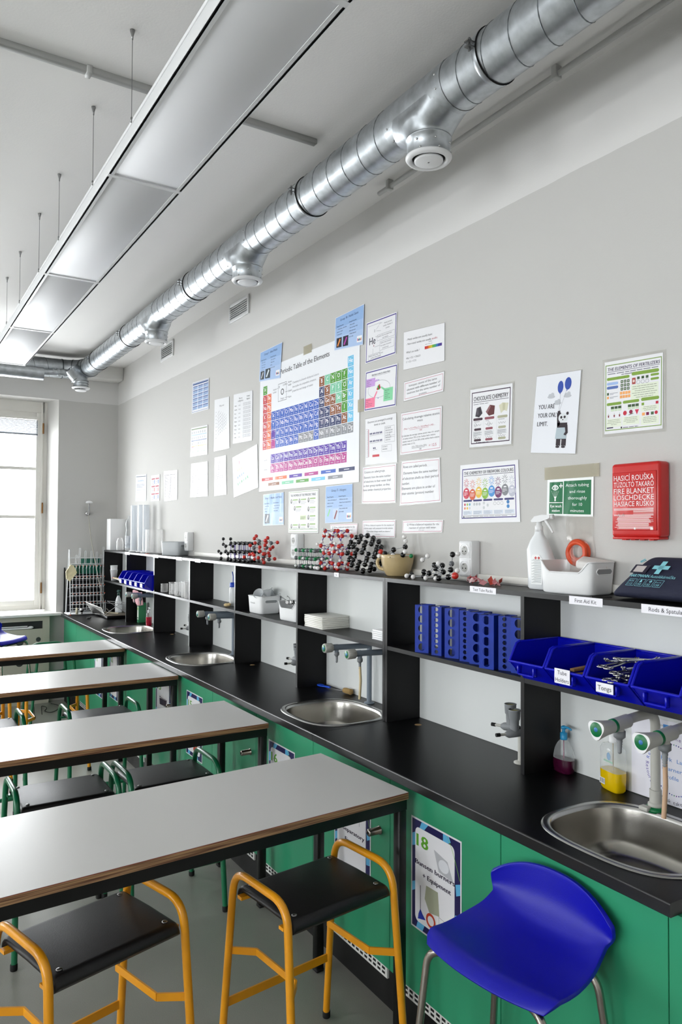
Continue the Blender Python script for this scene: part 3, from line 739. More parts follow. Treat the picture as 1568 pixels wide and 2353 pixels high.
# ================================================================ conduits, vents, sockets
b = MB(); b.tube([(2.092, -1.6, 3.452), (2.092, 3.05, 3.452)], .0115, M_grayp, seg=14)
for y in (-.4, .62, 1.9, 2.96): b.bbox(2.076, y-.012, 3.436, 2.108, y+.012, CZ, M_grayp, r=.003)
for i in range(16): b.box(2.0795, 1.12+.019*i, 3.449, 2.081, 1.12+.019*i+.009, 3.456, M_slot)
tag(b.build('conduit_pipe', loc=(2.09, 1, 3.46)), 'thin grey conduit pipe running beside the duct near the right wall', 'pipe')
b = MB(); b.bbox(-5.9, 2.812, 3.462, 1.60, 2.842, CZ, M_grayp, r=.002, seg=1)
for x in (.62, -2.0): b.bbox(x, 2.804, 3.456, x+.02, 2.85, CZ, M_grayp, r=.002, seg=1)
tag(b.build('cable_raceway', loc=(0, 2.83, 3.47)), 'straight grey cable raceway crossing the ceiling above the panels', 'raceway')
def wall_vent(y0, y1, z0, z1, label):
    t = T('wall_vent', label, 'vent', (WX, (y0+y1)/2, z0), group='louvred vents high on the right wall'); f = .022
    b = MB(); x0 = WX-.012
    b.bbox(x0, y0-f, z0-f, WX-.0005, y0, z1+f, M_wplastic); b.bbox(x0, y1, z0-f, WX-.0005, y1+f, z1+f, M_wplastic); b.bbox(x0, y0, z0-f, WX-.0005, y1, z0, M_wplastic); b.bbox(x0, y0, z1, WX-.0005, y1, z1+f, M_wplastic); b.build('vent_frame', t)
    b = MB(); b.box(WX-.002, y0, z0, WX-.0006, y1, z1, M_slot); b.build('dark_backing', t)
    n = 6
    for i in range(n):
        z = z0+(z1-z0)*(i+.5)/n; b = MB(); b.prism([(WX-.013, z-.011), (WX-.012, z-.012), (WX-.003, z+.004), (WX-.004, z+.005)], 'y', y0, y1, M_lframe); b.build('louvre', t)
wall_vent(4.80, 5.10, 3.312, 3.405, 'louvred wall vent behind the middle outlet valve, nearer one')
wall_vent(6.39, 6.69, 3.328, 3.430, 'louvred wall vent farther off, above the row of small posters')
def socket(y, z, label, double=True):
    t = T('wall_socket', label, 'socket', (WX, y, z), group='white double wall sockets above the shelf')
    h = .152; b = MB(); b.bbox(WX-.052, y-.040, z, WX-.0005, y+.040, z+h, M_wplastic, r=.006); b.build('housing', t)
    for k in (0, 1):
        zc = z+.040+.072*k; b = MB(); b.lathe([(.030, -.056), (.027, -.0565), (.020, -.052), (.019, -.045), (0, -.045)], (WX, y, zc), M_wplastic, axis='x', seg=26)
        b.bbox(WX-.055, y-.034, zc-.034, WX-.051, y+.034, zc+.034, M_wplastic, r=.003); f = b.build('outlet', t)
        c = MB(); c.tube([(WX-.062, y, zc+.012), (WX-.046, y, zc+.012)], .0025, M_chrome, seg=8)
        for s in (-1, 1): c.disc((WX-.0565, y+s*.0095, zc-.004), .0032, M_slot, axis='x', seg=10)
        c.disc((WX-.0560, y, zc), .0195, MATS.get('socket_recess') or mat('socket_recess', '#b3b3b0', .5), axis='x', seg=24)
        c.build('pin_holes', f)
socket(2.446, 1.578, 'white double socket between the small black molecule and the spray bottle')
socket(4.00, 1.598, 'white double socket behind the green lattice model')
socket(5.87, 1.598, 'white double socket between the grey basket and the black lattice model')
# shower hose on the far wall
sh = T('hand_shower', 'chrome hand shower hanging on the far wall beside the window', 'shower', (1.867, FY, 1.93))
b = MB(); b.lathe([(0, 0), (.026, 0), (.026, .006), (.018, .012), (.012, .02), (0, .02)], (1.867, FY, 1.935), M_chrome, axis='y', seg=22); b.xform(Matrix.Translation((0, 2*FY, 0)) @ Matrix.Scale(-1, 4, (0, 1, 0)))
b.tube([(1.867, FY-.02, 1.935), (1.867, FY-.05, 1.945)], .012, M_chrome, seg=12); b.build('wall_bracket', sh)
b = MB(); b.tube([(1.867, FY-.05, 1.92), (1.868, FY-.056, 2.0), (1.868, FY-.07, 2.045)], [.009, .011, .012], M_chrome, seg=12)
b.lathe([(0, -.002), (.032, 0), (.036, .008), (.028, .02), (.012, .027), (0, .028)], (1.868, FY-.075, 2.042), M_wplastic, seg=24); b.build('shower_head', sh)
b = MB(); b.tube(bend([(1.867, FY-.05, 1.92), (1.885, FY-.10, 1.66), (1.93, FY-.16, 1.36), (1.965, FY-.24, 1.10), (2.01, FY-.3, .935), (2.06, FY-.3, .91)], .1, 6), .0052, mat('grey_hose', '#b3b0a6', .4), seg=9); b.build('hose', sh)
# ================================================================ posters
INK = {}
def ink(col, coat=0.15):
    if len(col) == 4: col = '#'+''.join(q*2 for q in col[1:])
    k = (col, coat)
    if k not in INK:
        c = tuple(int(col.lstrip('#')[i:i+2], 16) for i in (0, 2, 4))
        INK[k] = mat('print_%s_%s' % (col.lstrip('#'), 'laminated' if coat else 'plain'), c, 0.5, coat=coat, spec=.3, coat_rough=0.1, bump=(9, 0.75 if coat > .2 else .3, (1, 1.6, .45)))
    return INK[k]
M_pouch = thin_clear('laminating_pouch', '#d8d6d0', clear=0.55, rough=0.15, rim=0.5)
M_tape = thin_clear('sticky_tape', '#cfc9b4', clear=0.72, rough=0.4, rim=0.5)
class Poster:
    """flat printed sheet; drawing units 0..W across and 0..H down, mapped on four corners (TL, TR, BR, BL)"""
    def __init__(s, corners, W, H, paper='#e4e4e7', coat=0.10, pouch=0.0, nrm=None, lift=.0022):
        s.c = [Vector(p) for p in corners]; s.W, s.H = W, H; s.coat = coat; s.mb = MB()
        n = (s.c[1]-s.c[0]).cross(s.c[3]-s.c[0]).normalized(); s.n = Vector(nrm) if nrm else -n
        if s.n.dot(Vector((-1, 0, 0))) < 0 and not nrm: s.n = -s.n
        s.lift = lift; s.k = 0; s.oy = 0
        if pouch:
            s.grid(-pouch, -pouch, W+pouch, H+pouch, M_pouch, s.lift*.55)
        s.solid(paper)
    def P(s, x, y, h=0.0):
        u, v = x/s.W, (y+s.oy)/s.H; a = s.c[0].lerp(s.c[1], u); b = s.c[3].lerp(s.c[2], u); return a.lerp(b, v)+s.n*h
    def grid(s, x0, y0, x1, y1, mt, h):
        s.mb.add([s.P(x0, y0, h), s.P(x1, y0, h), s.P(x1, y1, h), s.P(x0, y1, h)], [(0, 1, 2, 3)], mt)
    def solid(s, paper):
        h = s.lift; v = [s.P(0, 0, h), s.P(s.W, 0, h), s.P(s.W, s.H, h), s.P(0, s.H, h), s.P(0, 0, h-.0009), s.P(s.W, 0, h-.0009), s.P(s.W, s.H, h-.0009), s.P(0, s.H, h-.0009)]
        s.mb.add(v, [(0, 1, 2, 3), (4, 7, 6, 5), (0, 4, 5, 1), (1, 5, 6, 2), (2, 6, 7, 3), (3, 7, 4, 0)], ink(paper, s.coat)); s.k = 1
    def h(s, lay): return s.lift+.00018*lay
    def poly(s, pts, col, lay=1): s.mb.add([s.P(x, y, s.h(lay)) for x, y in pts], [tuple(range(len(pts)))], ink(col, s.coat)); return s
    def rect(s, x0, y0, x1, y1, col, lay=1): return s.poly([(x0, y0), (x1, y0), (x1, y1), (x0, y1)], col, lay)
    def frame(s, x0, y0, x1, y1, t, col, lay=1):
        s.rect(x0, y0, x1, y0+t, col, lay); s.rect(x0, y1-t, x1, y1, col, lay); s.rect(x0, y0+t, x0+t, y1-t, col, lay); return s.rect(x1-t, y0+t, x1, y1-t, col, lay)
    def oval(s, x, y, rx, ry, col, lay=1, n=20): return s.poly([(x+rx*math.cos(2*PI*i/n), y+ry*math.sin(2*PI*i/n)) for i in range(n)], col, lay)
    def ovring(s, x, y, rx, ry, t, col, lay=1, n=24):
        v = [s.P(x+rx*math.cos(2*PI*i/n), y+ry*math.sin(2*PI*i/n), s.h(lay)) for i in range(n)]+[s.P(x+(rx-t)*math.cos(2*PI*i/n), y+(ry-t)*math.sin(2*PI*i/n), s.h(lay)) for i in range(n)]
        s.mb.add(v, [(i, (i+1) % n, n+(i+1) % n, n+i) for i in range(n)], ink(col, s.coat)); return s
    def pill(s, x0, y0, x1, y1, col, lay=1):
        r = (y1-y0)/2; pts = [(x1-r+r*math.cos(math.radians(a)), (y0+y1)/2+r*math.sin(math.radians(a))) for a in range(-90, 91, 30)]+[(x0+r+r*math.cos(math.radians(a)), (y0+y1)/2+r*math.sin(math.radians(a))) for a in range(90, 271, 30)]
        return s.poly(pts, col, lay)
    def seg(s, x0, y0, x1, y1, t, col, lay=1):
        d = math.hypot(x1-x0, y1-y0) or 1; nx, ny = -(y1-y0)/d*t/2, (x1-x0)/d*t/2
        return s.poly([(x0+nx, y0+ny), (x1+nx, y1+ny), (x1-nx, y1-ny), (x0-nx, y0-ny)], col, lay)
    def chain(s, pts, t, col, lay=1):
        for a, b in zip(pts, pts[1:]): s.seg(a[0], a[1], b[0], b[1], t, col, lay)
        return s
    def text(s, st, x, y, size, col='#222226', width=None, align='LEFT', lay=2, bold=0, slant=0.0, rot=0.0):
        """x, y = left (or middle) of the base line; size = letter height"""
        v, f, wd = text2d(st, 'LEFT'); 
        if not v: return s
        x0 = min(p[0] for p in v); sz = size/.73; kx = sz if width is None else width/wd
        ox = x-(wd*kx/2 if align == 'CENTER' else (wd*kx if align == 'RIGHT' else 0)); cr, sr = math.cos(rot), math.sin(rot)
        for k in range(bold+1):
            o = k*sz*.03; vv = []
            for p in v:
                lx = (p[0]-x0)*kx+o+slant*p[1]*sz; ly = -p[1]*sz; dx = ox-x+lx; vv.append(s.P(x+dx*cr-ly*sr, y+dx*sr+ly*cr, s.h(lay)+k*.00004))
            s.mb.add(vv, f, ink(col, s.coat))
        return s
    def greek(s, x0, y0, x1, n, dy, t, col='#7a7a80', lay=1, ragged=.25, center=False, seed=1):
        """rows of print too small to read"""
        rd = random.Random(seed)
        for i in range(n):
            x = x0; end = x1-(x1-x0)*ragged*rd.random() if i < n-1 else x0+(x1-x0)*(.4+.4*rd.random()); off = (x1-end)/2 if center else 0
            while x < end-.5:
                wl = min(end-x, (x1-x0)*rd.uniform(.06, .2)); s.rect(x+off, y0+i*dy-t, x+off+wl*.88, y0+i*dy, col, lay); x += wl
        return s
    def done(s, name, label, cat='poster', group=None):
        c = (s.c[0]+s.c[1]+s.c[2]+s.c[3])/4
        return tag(s.mb.build(name, loc=tuple(c), fix=False), label, cat, group)
def wallq(a, x=WX): return [(x, p[0], p[1]) for p in a]
GW = 'laminated sheets stuck on the right wall'
# --- periodic table
p = Poster(wallq([(4.590, 2.852), (3.352, 2.847), (3.355, 2.032), (4.597, 2.030)]), 1240, 817, '#e6e8ec', lift=.003); p.oy = 72
x0, cw = 49, 62.9; ytop, chh = 45, 69.8
rows = [('H', 1), ('He', 18)]
EL = ["H" + " "*16 + "He", None]
PT = [['H']+['']*16+['He'], ['Li', 'Be']+['']*10+['B', 'C', 'N', 'O', 'F', 'Ne'], ['Na', 'Mg']+['']*10+['Al', 'Si', 'P', 'S', 'Cl', 'Ar'],
      'K Ca Sc Ti V Cr Mn Fe Co Ni Cu Zn Ga Ge As Se Br Kr'.split(), 'Rb Sr Y Zr Nb Mo Tc Ru Rh Pd Ag Cd In Sn Sb Te I Xe'.split(),
      'Cs Ba * Hf Ta W Re Os Ir Pt Au Hg Tl Pb Bi Po At Rn'.split(), 'Fr Ra ** Rf Db Sg Bh Hs Mt Ds Rg Cn Nh Fl Mc Lv Ts Og'.split()]
C_alk, C_alke, C_tr, C_post, C_met, C_nm, C_nm2, C_nob, C_un, C_lan, C_act = '#c42a2c', '#e06a35', '#2456b8', '#1c2a5e', '#8a4f24', '#4b962a', '#7cc6a0', '#6cbfe4', '#85878c', '#4b1ba0', '#b02a86'
def elcol(r, c, s):
    if s in ('*',): return C_lan
    if s == '**': return C_act
    if s in 'H N O F Cl Br I'.split(): return C_nm
    if s in 'C P S Se'.split(): return C_nm2
    if s in 'B Si Ge As Sb Te At'.split(): return C_met
    if c == 17: return C_nob if s != 'Og' else C_un
    if c == 0: return C_alk
    if c == 1: return C_alke
    if r == 6 and s in 'Mt Ds Rg Nh Fl Mc Lv Ts'.split(): return C_un
    if s in 'Al Ga In Sn Tl Pb Bi Po'.split(): return C_post
    return C_tr
def cell(p, x, y, w_, h_, s, col):
    p.rect(x+1.6, y+1.6, x+w_-1.6, y+h_-1.6, col)
    if s[0] != '*': p.text(s, x+w_/2, y+h_*.64, 27, '#f2f2f6', align='CENTER', bold=1)
    p.rect(x+w_*.28, y+h_*.80, x+w_*.72, y+h_*.845, '#c9ccd8', 2); p.rect(x+6, y+8, x+15, y+13, '#c9ccd8', 2); p.rect(x+w_-22, y+8, x+w_-8, y+11, '#c9ccd8', 2)
yr = [44, 113, 180, 248, 316, 383, 412]
for r in range(7):
    yy = 46+r*61.0
    for c in range(18):
        if PT[r][c]: cell(p, x0+c*cw, yy, cw, 60.4, PT[r][c], elcol(r, c, PT[r][c]))
for r, (els, col) in enumerate((('La Ce Pr Nd Pm Sm Eu Gd Tb Dy Ho Er Tm Yb Lu'.split(), C_lan), ('Ac Th Pa U Np Pu Am Cm Bk Cf Es Fm Md No Lr'.split(), C_act))):
    for c, e in enumerate(els): cell(p, 172+c*cw, 508+r*62, cw, 61.4, e, col)
    p.rect(75, 540+r*62, 120, 544+r*62, '#8a8a90')
p.text('Periodic Table of the Elements', 300, 5, 33, '#2a2a2c', width=620, bold=1)
p.frame(272, 64, 390, 178, 2.5, '#4a4a50'); p.text('O', 331, 140, 42, '#2a2a2c', align='CENTER', bold=1); p.text('8', 282, 92, 17, '#55555a'); p.text('15.999', 384, 86, 13, '#55555a', align='RIGHT'); p.text('Oxygen', 331, 168, 12, '#6a6a70', align='CENTER')
for (s, x, y) in (('Atomic', 200, 96), ('number', 198, 114), ('Atomic', 410, 78), ('weight', 410, 96), ('Symbol', 414, 134), ('Name', 416, 172)): p.text(s, x, y, 12, '#5a5a60')
for (a, c_, d, e) in ((254, 90, 272, 90), (390, 82, 406, 82), (368, 128, 410, 128), (368, 164, 412, 164)): p.seg(a, c_, d, e, 2, '#55555a')
for i, s in enumerate(('Chemistry is a branch of physical science', 'that studies the composition, structure,', 'properties and change of matter')): p.text(s, 470, 92+26*i, 13, '#8a8a90', width=(330, 300, 262)[i])
leg1 = [C_alk, C_alke, C_lan, C_act, C_tr, C_post]; leg2 = [C_met, C_nm2, C_nm, C_nob, C_un]
for i, c in enumerate(leg1): x = 42+i*198; p.rect(x, 658, x+165, 678, c); p.rect(x+55, 666, x+110, 670, '#e4e4ee', 2)
for i, c in enumerate(leg2): x = 142+i*193; p.rect(x, 694, x+160, 713, c); p.rect(x+52, 702, x+108, 706, '#e4e4ee', 2)
p.done('periodic_table_poster', 'large white Periodic Table of the Elements poster with coloured cells')
for i, (y, z, a, c) in enumerate(((3.93, 2.862, .05, .026), (3.340, 2.44, .028, .034))):
    t = MB(); t.box(WX-.0042, y-a, z-c, WX-.0035, y+a, z+c, M_tape); tag(t.build('sticky_tape', loc=(WX-.004, y, z)), ('strip of clear tape on the top edge of the periodic table', 'strip of clear tape on the right edge of the periodic table')[i], 'tape')
# --- blue group sheets
def group_sheet(q, title, label, W=300, H=210, pics=(), lines=((), ()), pouch=0, title_w=None, lift=.005):
    p = Poster(wallq(q), W, H, '#a9c1e4', lift=lift, pouch=pouch)
    p.frame(0, 0, W, H, 2.5, '#e2e6ee'); p.rect(3, 3, W-3, H*.34, '#8fb0dc', 1); p.rect(3, H*.34, W-3, H*.6, '#9fbbe2', 1)
    p.text(title, W*.5, 34, 14, '#2b3b66', width=title_w, align='CENTER', lay=3)
    for k, (x, tt, ll) in enumerate(((20, 'Physical Properties', lines[0]), (W*.50, 'Chemical Properties', lines[1]))):
        p.text(tt, x, 66, 7, '#2d3450', bold=1, lay=3)
        for i, s in enumerate(ll): p.text(s, x+4, 84+17*i, 8, '#3c4668', lay=3)
    for (x, y, w_, h_, c1, c2) in pics: p.rect(x, y, x+w_, y+h_, c1, 3); p.seg(x+w_*.25, y+h_*.85, x+w_*.7, y+h_*.15, w_*.22, c2, 4)
    p.rect(W-62, H-52, W-12, H-18, '#e6e6ea', 3)
    for i, c in enumerate(('#d04a3a', '#3d67c8', '#4fa34f', '#8a5ac8', '#e0a030')): p.rect(W-56+8*i, H-40+(i % 2)*4, W-49+8*i, H-26, c, 4)
    return p.done('group_sheet', label, group=None)
group_sheet([(3.600, 2.972), (3.308, 2.978), (3.317, 2.762), (3.613, 2.790)], 'Group 18 - Noble Gases', 'light blue Group 18 sheet overlapping the top right corner of the periodic table',
    lines=(('- Colourless, odourless', '  gases at room', '  temperature'), ('- Very stable', '- Do not react with', '  other elements', '- Outer electron', '  shell is full')), pics=((22, 136, 56, 60, '#1c1420', '#e0883a'), (92, 136, 56, 60, '#1c1430', '#b03aa0')), lift=.006)
group_sheet([(4.584, 2.972), (4.262, 2.976), (4.289, 2.749), (4.600, 2.777)], 'Group 1 - Alkali Metals', 'light blue Group 1 sheet overlapping the top left corner of the periodic table',
    lines=(('- Soft metals', '- Low density', '- Shiny when', '  freshly cut'), ('- Very reactive', '- React with', '  water', '- Stored under', '  oil')), pics=((18, 140, 52, 58, '#3a3f44', '#c4c8cc'), (88, 132, 70, 64, '#2c3a44', '#d8e4ea')), lift=.006)
group_sheet([(4.527, 2.008), (4.232, 2.013), (4.229, 1.805), (4.531, 1.800)], 'Group 2 - Alkaline Earth Metals', 'light blue Group 2 sheet hanging below the left half of the periodic table',
    lines=(('- Harder than', '  group 1', '- Silvery'), ('- Highly reactive but', '  less so than alkali', '- Form oxides')), pics=((26, 132, 70, 64, '#5a6068', '#c9ced4'),), lift=.003)
group_sheet([(3.706, 2.024), (3.418, 2.026), (3.418, 1.818), (3.712, 1.812)], 'Group 17 - Halogens', 'light blue Group 17 Halogens sheet hanging below the right half of the periodic table',
    lines=(('- Exist in all 3 phases of', '  matter at room', '  temperature'), ('- Will form ionic salts', '- Never found independently', '  in nature', '- React violently with', '  alkali metals')), pics=((18, 124, 52, 56, '#a9c1e4', '#8fd08a'), (92, 132, 60, 66, '#b9c9de', '#7c1c2a')), lift=.003)
# --- helium card
p = Poster(wallq([(3.289, 2.871), (3.013, 2.864), (3.022, 2.655), (3.297, 2.655)]), 280, 212, lift=.003); p.frame(5, 5, 275, 207, 5, '#3b2e86')
p.text('He', 34, 122, 38, '#2a2c3c', bold=1); p.text('2', 78, 62, 13, '#2a2c3c', bold=1); p.text('4', 72, 138, 13, '#8a2a2a', bold=1)
for (s, x, y) in (('Atomic (proton)', 168, 36), ('number: Number of', 160, 50), ('protons', 186, 64), ('Symbol: Only one capital letter', 112, 96), ('per element', 158, 109), ('Atomic mass (nucleon)', 140, 134), ('The number of protons', 138, 148), ('and electrons', 158, 162), ('Relative atomic mass: The mass', 34, 184), ('number of the element', 50, 195)): p.text(s, x, y, 7.5, '#4a4a55')
for (a, c_, d, e) in ((120, 30, 150, 26), (96, 52, 120, 36), (96, 60, 140, 66), (90, 88, 110, 92), (86, 140, 134, 140), (70, 146, 70, 174), (20, 24, 140, 24)): p.seg(a, c_, d, e, 1.3, '#77777f')
p.frame(132, 122, 262, 168, 1.2, '#77777f'); p.frame(28, 174, 140, 200, 1.2, '#77777f'); p.frame(106, 84, 264, 114, 1.2, '#77777f'); p.done('helium_card', 'purple-bordered sheet explaining the helium symbol He, top of its column')
# --- Bohr model card
p = Poster(wallq([(3.295, 2.612), (3.007, 2.604), (3.020, 2.393), (3.308, 2.403)]), 280, 206, lift=.003); p.frame(5, 5, 275, 201, 5, '#3b2e86')
p.text('Niels Bohr model of a Helium Atom', 60, 30, 8.5, '#2a2c3c', width=160, bold=1); p.seg(60, 34, 220, 34, 1, '#444')
p.ovring(128, 104, 98, 44, 1.5, '#8a8c92'); p.oval(124, 58, 3, 3, '#2b44b8', 3); p.oval(124, 150, 3, 3, '#2b44b8', 3)
for (x, y, c) in ((122, 92, '#4aa34a'), (131, 88, '#c83a3a'), (116, 102, '#c83a3a'), (128, 102, '#4aa34a'), (136, 98, '#b83a48')): p.oval(x, y, 7, 7, c, 3)
p.rect(12, 42, 92, 84, '#c39ad8', 2); p.rect(172, 108, 250, 172, '#84d0a0', 2); p.rect(10, 142, 96, 192, '#ee7c9c', 2)
p.poly([(92, 56), (112, 52), (118, 60), (92, 66)], '#c39ad8', 2); p.poly([(172, 116), (144, 100), (150, 94), (180, 108)], '#84d0a0', 2); p.poly([(84, 142), (108, 112), (116, 116), (98, 142)], '#ee7c9c', 2)
for (x, y, l) in ((18, 54, ('ELECTRONS -', 'Negative', 'relative mass', '1/1836 amu')), (184, 122, ('PROTONS -', 'positive', 'same relative', 'mass as a', 'neutron 1 amu')), (16, 154, ('NEUTRONS -', 'neutral', 'same relative mass', 'as protons 1 amu'))):
    for i, s in enumerate(l): p.text(s, x, y+9.5*i, 5.5, '#3a3040', lay=3)
p.done('atom_model_card', 'purple-bordered sheet with an atom diagram and pink, purple and green boxes')
# --- electron shells
p = Poster(wallq([(3.296, 2.361), (3.018, 2.358), (3.008, 2.112), (3.294, 2.118)]), 280, 246, lift=.003, pouch=3)
p.text('Electrons are arranged in energy', 24, 26, 11, '#35353c', width=225); p.text('levels or shells', 84, 44, 11, '#35353c', width=100)
p.rect(30, 58, 34, 206, '#b02a48'); p.frame(8, 56, 26, 208, 1, '#8a8a90')
p.text('Electrons fill the lowest energy levels first', 20, 66, 6, '#55555c', rot=PI/2)
for k, (y, n) in enumerate(((84, 8), (124, 8), (162, 2))):
    x0_ = 48 if n == 8 else 78
    p.seg(x0_-6, y+10, x0_+n*13+4, y+8, 1.2, '#55555c')
    for i in range(n): p.oval(x0_+i*13+(i//2)*4, y, 4.6, 5.2, '#23235a', 3)
for (y, l) in ((58, ('3rd level 8', 'electrons (but', 'it can expand', 'to fit 18)')), (106, ('2nd level 8', 'electrons')), (152, ('1st level 2', 'electrons'))):
    p.frame(178 if y < 150 else 150, y, 264 if y < 150 else 236, y+10+12*len(l), 1.2, '#8a8a90')
    for i, s in enumerate(l): p.text(s, (186 if y < 150 else 158), y+12+12*i, 8, '#45454c')
p.rect(66, 196, 128, 208, '#c01f30'); p.done('electron_shell_sheet', 'white sheet on electrons in energy levels with a red bar, below the atom diagram')
# --- red framed notes
def note(q, W, H, rows, label, m=8, pouch=3, extra=None, group=None):
    p = Poster(wallq(q), W, H, lift=.003, pouch=pouch); p.frame(m, m, W-m, H-m, 1.8, '#b44a62')
    for r in rows:
        s, x, y, sz, wd = r[:5]; p.text(s, x, y, sz, r[5] if len(r) > 5 else '#2c2c30', width=wd)
    if extra: extra(p)
    return p.done('note_sheet', label, group=group)
note([(3.317, 2.107), (3.016, 2.106), (3.020, 1.912), (3.327, 1.915)], 300, 194, [('Columns are called groups.', 16, 34, 12, 190), ('Elements have the same number', 14, 62, 12, 242), ('of electrons in their outer shell', 14, 84, 12, 242), ('as their group number, so they', 12, 106, 12, 236), ('have similar chemical properties.', 12, 128, 12, 250)], 'red-framed note beginning Columns are called groups')
note([(2.969, 2.112), (2.676, 2.108), (2.667, 1.904), (2.985, 1.898)], 300, 210, [('Rows are called periods.', 16, 34, 13, 190), ('Elements have the same number', 20, 64, 13, 262), ('of electron shells as their period', 12, 90, 13, 275), ('number.', 12, 114, 13, 60), ('Elements are place in order of', 12, 138, 13, 250), ('their atomic (proton) number', 12, 162, 13, 240)], 'red-framed note beginning Rows are called periods')
def eq(p): p.rect(70, 88, 216, 89.2, '#b44a62'); p.rect(92, 180, 190, 181.2, '#35353a')
note([(2.976, 2.350), (2.661, 2.343), (2.666, 2.145), (2.982, 2.145)], 310, 205, [('Calculating Average relative atomic', 14, 36, 12, 282), ('mass', 132, 54, 12, 40), ('(Mass 1 x %1)+(Mass 2 x %2)+(Mass3 x %3) ...', 26, 84, 8, 238, '#b23a52'), ('100', 150, 100, 8, 18, '#b23a52'), ('Q-Calculate the average relative atomic mass of a sample', 10, 118, 8, 285), ('of carbon where 75% of the Carbon had a relative', 18, 132, 8, 250), ('atomic mass of 12 and 25% of the carbon had a relative', 18, 146, 8, 278), ('atomic mass of 14.', 16, 160, 8, 100), ('(12 x 75%)+(14 x 25%)', 92, 177, 8, 112), ('100', 150, 192, 8, 16), ('= 12.5', 222, 184, 14, 54, '#b23a52')], 'red-framed note titled Calculating Average relative atomic mass', extra=eq)
note([(2.952, 2.500), (2.645, 2.499), (2.652, 2.410), (2.955, 2.407)], 300, 92, [('Isotopes- atoms of the same', 40, 28, 11, 210), ('element with different number of', 24, 46, 11, 252), ('neutrons but the same number of', 26, 63, 11, 250), ('protons', 122, 80, 10, 56)], 'small red-framed note defining isotopes')
note([(2.957, 1.820), (2.651, 1.821), (2.658, 1.767), (2.963, 1.762)], 300, 55, [('Q Write a balanced equation for the', 34, 22, 10, 240), ('reaction of calcium with water.', 52, 37, 10, 205), ('LPT for answer', 128, 46, 4.5, 40)], 'small red-framed question about calcium with water', m=4)
note([(3.655, 1.806), (3.366, 1.810), (3.373, 1.752), (3.655, 1.748)], 290, 58, [('Q Write a balanced equation for the', 24, 22, 9.5, 240), ('reaction of sodium with water.', 40, 38, 9.5, 205), ('LPT for answer', 118, 48, 4.5, 40)], 'small red-framed question about sodium with water, behind the red and white model', m=4)
note([(3.318, 1.823), (3.020, 1.824), (3.023, 1.738), (3.321, 1.736)], 300, 88, [('Q Write a balanced equation for the reaction of', 14, 28, 9, 272), ('chlorine water with potassium bromide solution.', 14, 44, 9, 268), ('What colour change would you observe ?', 40, 60, 9, 220), ('LPT for answer', 126, 74, 4.5, 40)], 'small red-framed question about chlorine water, behind the black ball model', m=5)
p = Poster(wallq([(2.955, 2.747), (2.643, 2.722), (2.644, 2.548), (2.958, 2.562)]), 310, 182, lift=.003, pouch=2)
for (s, x, y, sz, wd, c) in (('- Metal oxides are usually basic', 22, 44, 10, 200, '#2c2c30'), ('- Non-metal oxides are usually', 22, 66, 10, 192, '#2c2c30'), ('acidic', 220, 66, 10, 40, '#b01f3a'), ("What's an oxide ?", 22, 106, 10, 105, '#2c2c30'), ('4Na + O2 -> 2Na2O', 22, 134, 9, 112, '#2c2c30'), ('C + O2 -> CO2', 22, 152, 9, 80, '#2c2c30')): p.text(s, x, y, sz, c, width=wd)
for i, c in enumerate(('#c0242c', '#c8441f', '#d8901f', '#c8b82a', '#5fa335', '#3a9a6a', '#2f6fb0', '#2f3f98', '#4a2f88')): p.rect(166+14*i, 92, 180+14*i, 106, c)
p.greek(170, 84, 288, 1, 8, 2, '#88888e', ragged=.05); p.greek(196, 66+8, 250, 1, 8, 2, '#66666c'); p.done('oxide_sheet', 'white sheet about metal oxides with a small rainbow scale')
# --- women of the periodic table
p = Poster(wallq([(4.163, 2.012), (3.788, 2.013), (3.790, 1.757), (4.166, 1.755)]), 370, 256, pouch=4, lift=.0028); p.frame(8, 6, 362, 250, 2.5, '#6d8f4a')
p.text('THE WOMEN OF THE PERIODIC TABLE', 26, 34, 15, '#33363a', width=312, bold=1)
for i, (x, y) in enumerate(((36, 62), (140, 62), (252, 60), (80, 106), (252, 114), (40, 216), (140, 216), (252, 212), (252, 164))): p.oval(x, y, 11, 15, '#6a6d70', 2); p.oval(x, y-3, 6, 8, '#b9b4ac', 3); p.pill(x+16, y-12, x+84, y-4, '#8fae6a', 2); p.greek(x+16, y+6, x+86, 3, 7, 2, '#8a8d8f', seed=i)
p.rect(150, 150, 224, 178, '#cfdcb8', 1); p.greek(154, 160, 220, 3, 7, 2, '#6d8f4a', seed=3); p.rect(14, 232, 356, 235, '#6d8f4a', 2)
p.done('women_poster', 'green-edged poster titled The Women of the Periodic Table')
# --- chocolate
p = Poster(wallq([(2.467, 2.386), (2.212, 2.374), (2.220, 2.127), (2.473, 2.135)]), 250, 250, lift=.003, pouch=8)
p.frame(10, 14, 240, 236, 4, '#3a1f3a'); p.text('CHOCOLATE CHEMISTRY', 22, 52, 19, '#1f1c26', width=205, bold=1); p.rect(20, 57, 230, 59, '#1f1c26'); p.greek(22, 68, 226, 1, 5, 2.2, '#66666c', ragged=.03)
p.poly([(34, 118), (42, 84), (66, 78), (78, 108), (58, 124)], '#2c2630', 2); p.poly([(42, 84), (52, 80), (56, 112), (38, 114)], '#4a444e', 3)
p.poly([(98, 104), (122, 76), (152, 82), (148, 118), (118, 122)], '#5a2428', 2); p.poly([(98, 104), (122, 76), (128, 84), (108, 112)], '#8a6064', 3)
p.poly([(176, 84), (196, 74), (230, 78), (222, 112), (206, 106), (188, 118)], '#cfcdb4', 2); p.poly([(196, 74), (212, 76), (210, 106), (198, 106)], '#bdbb9e', 3)
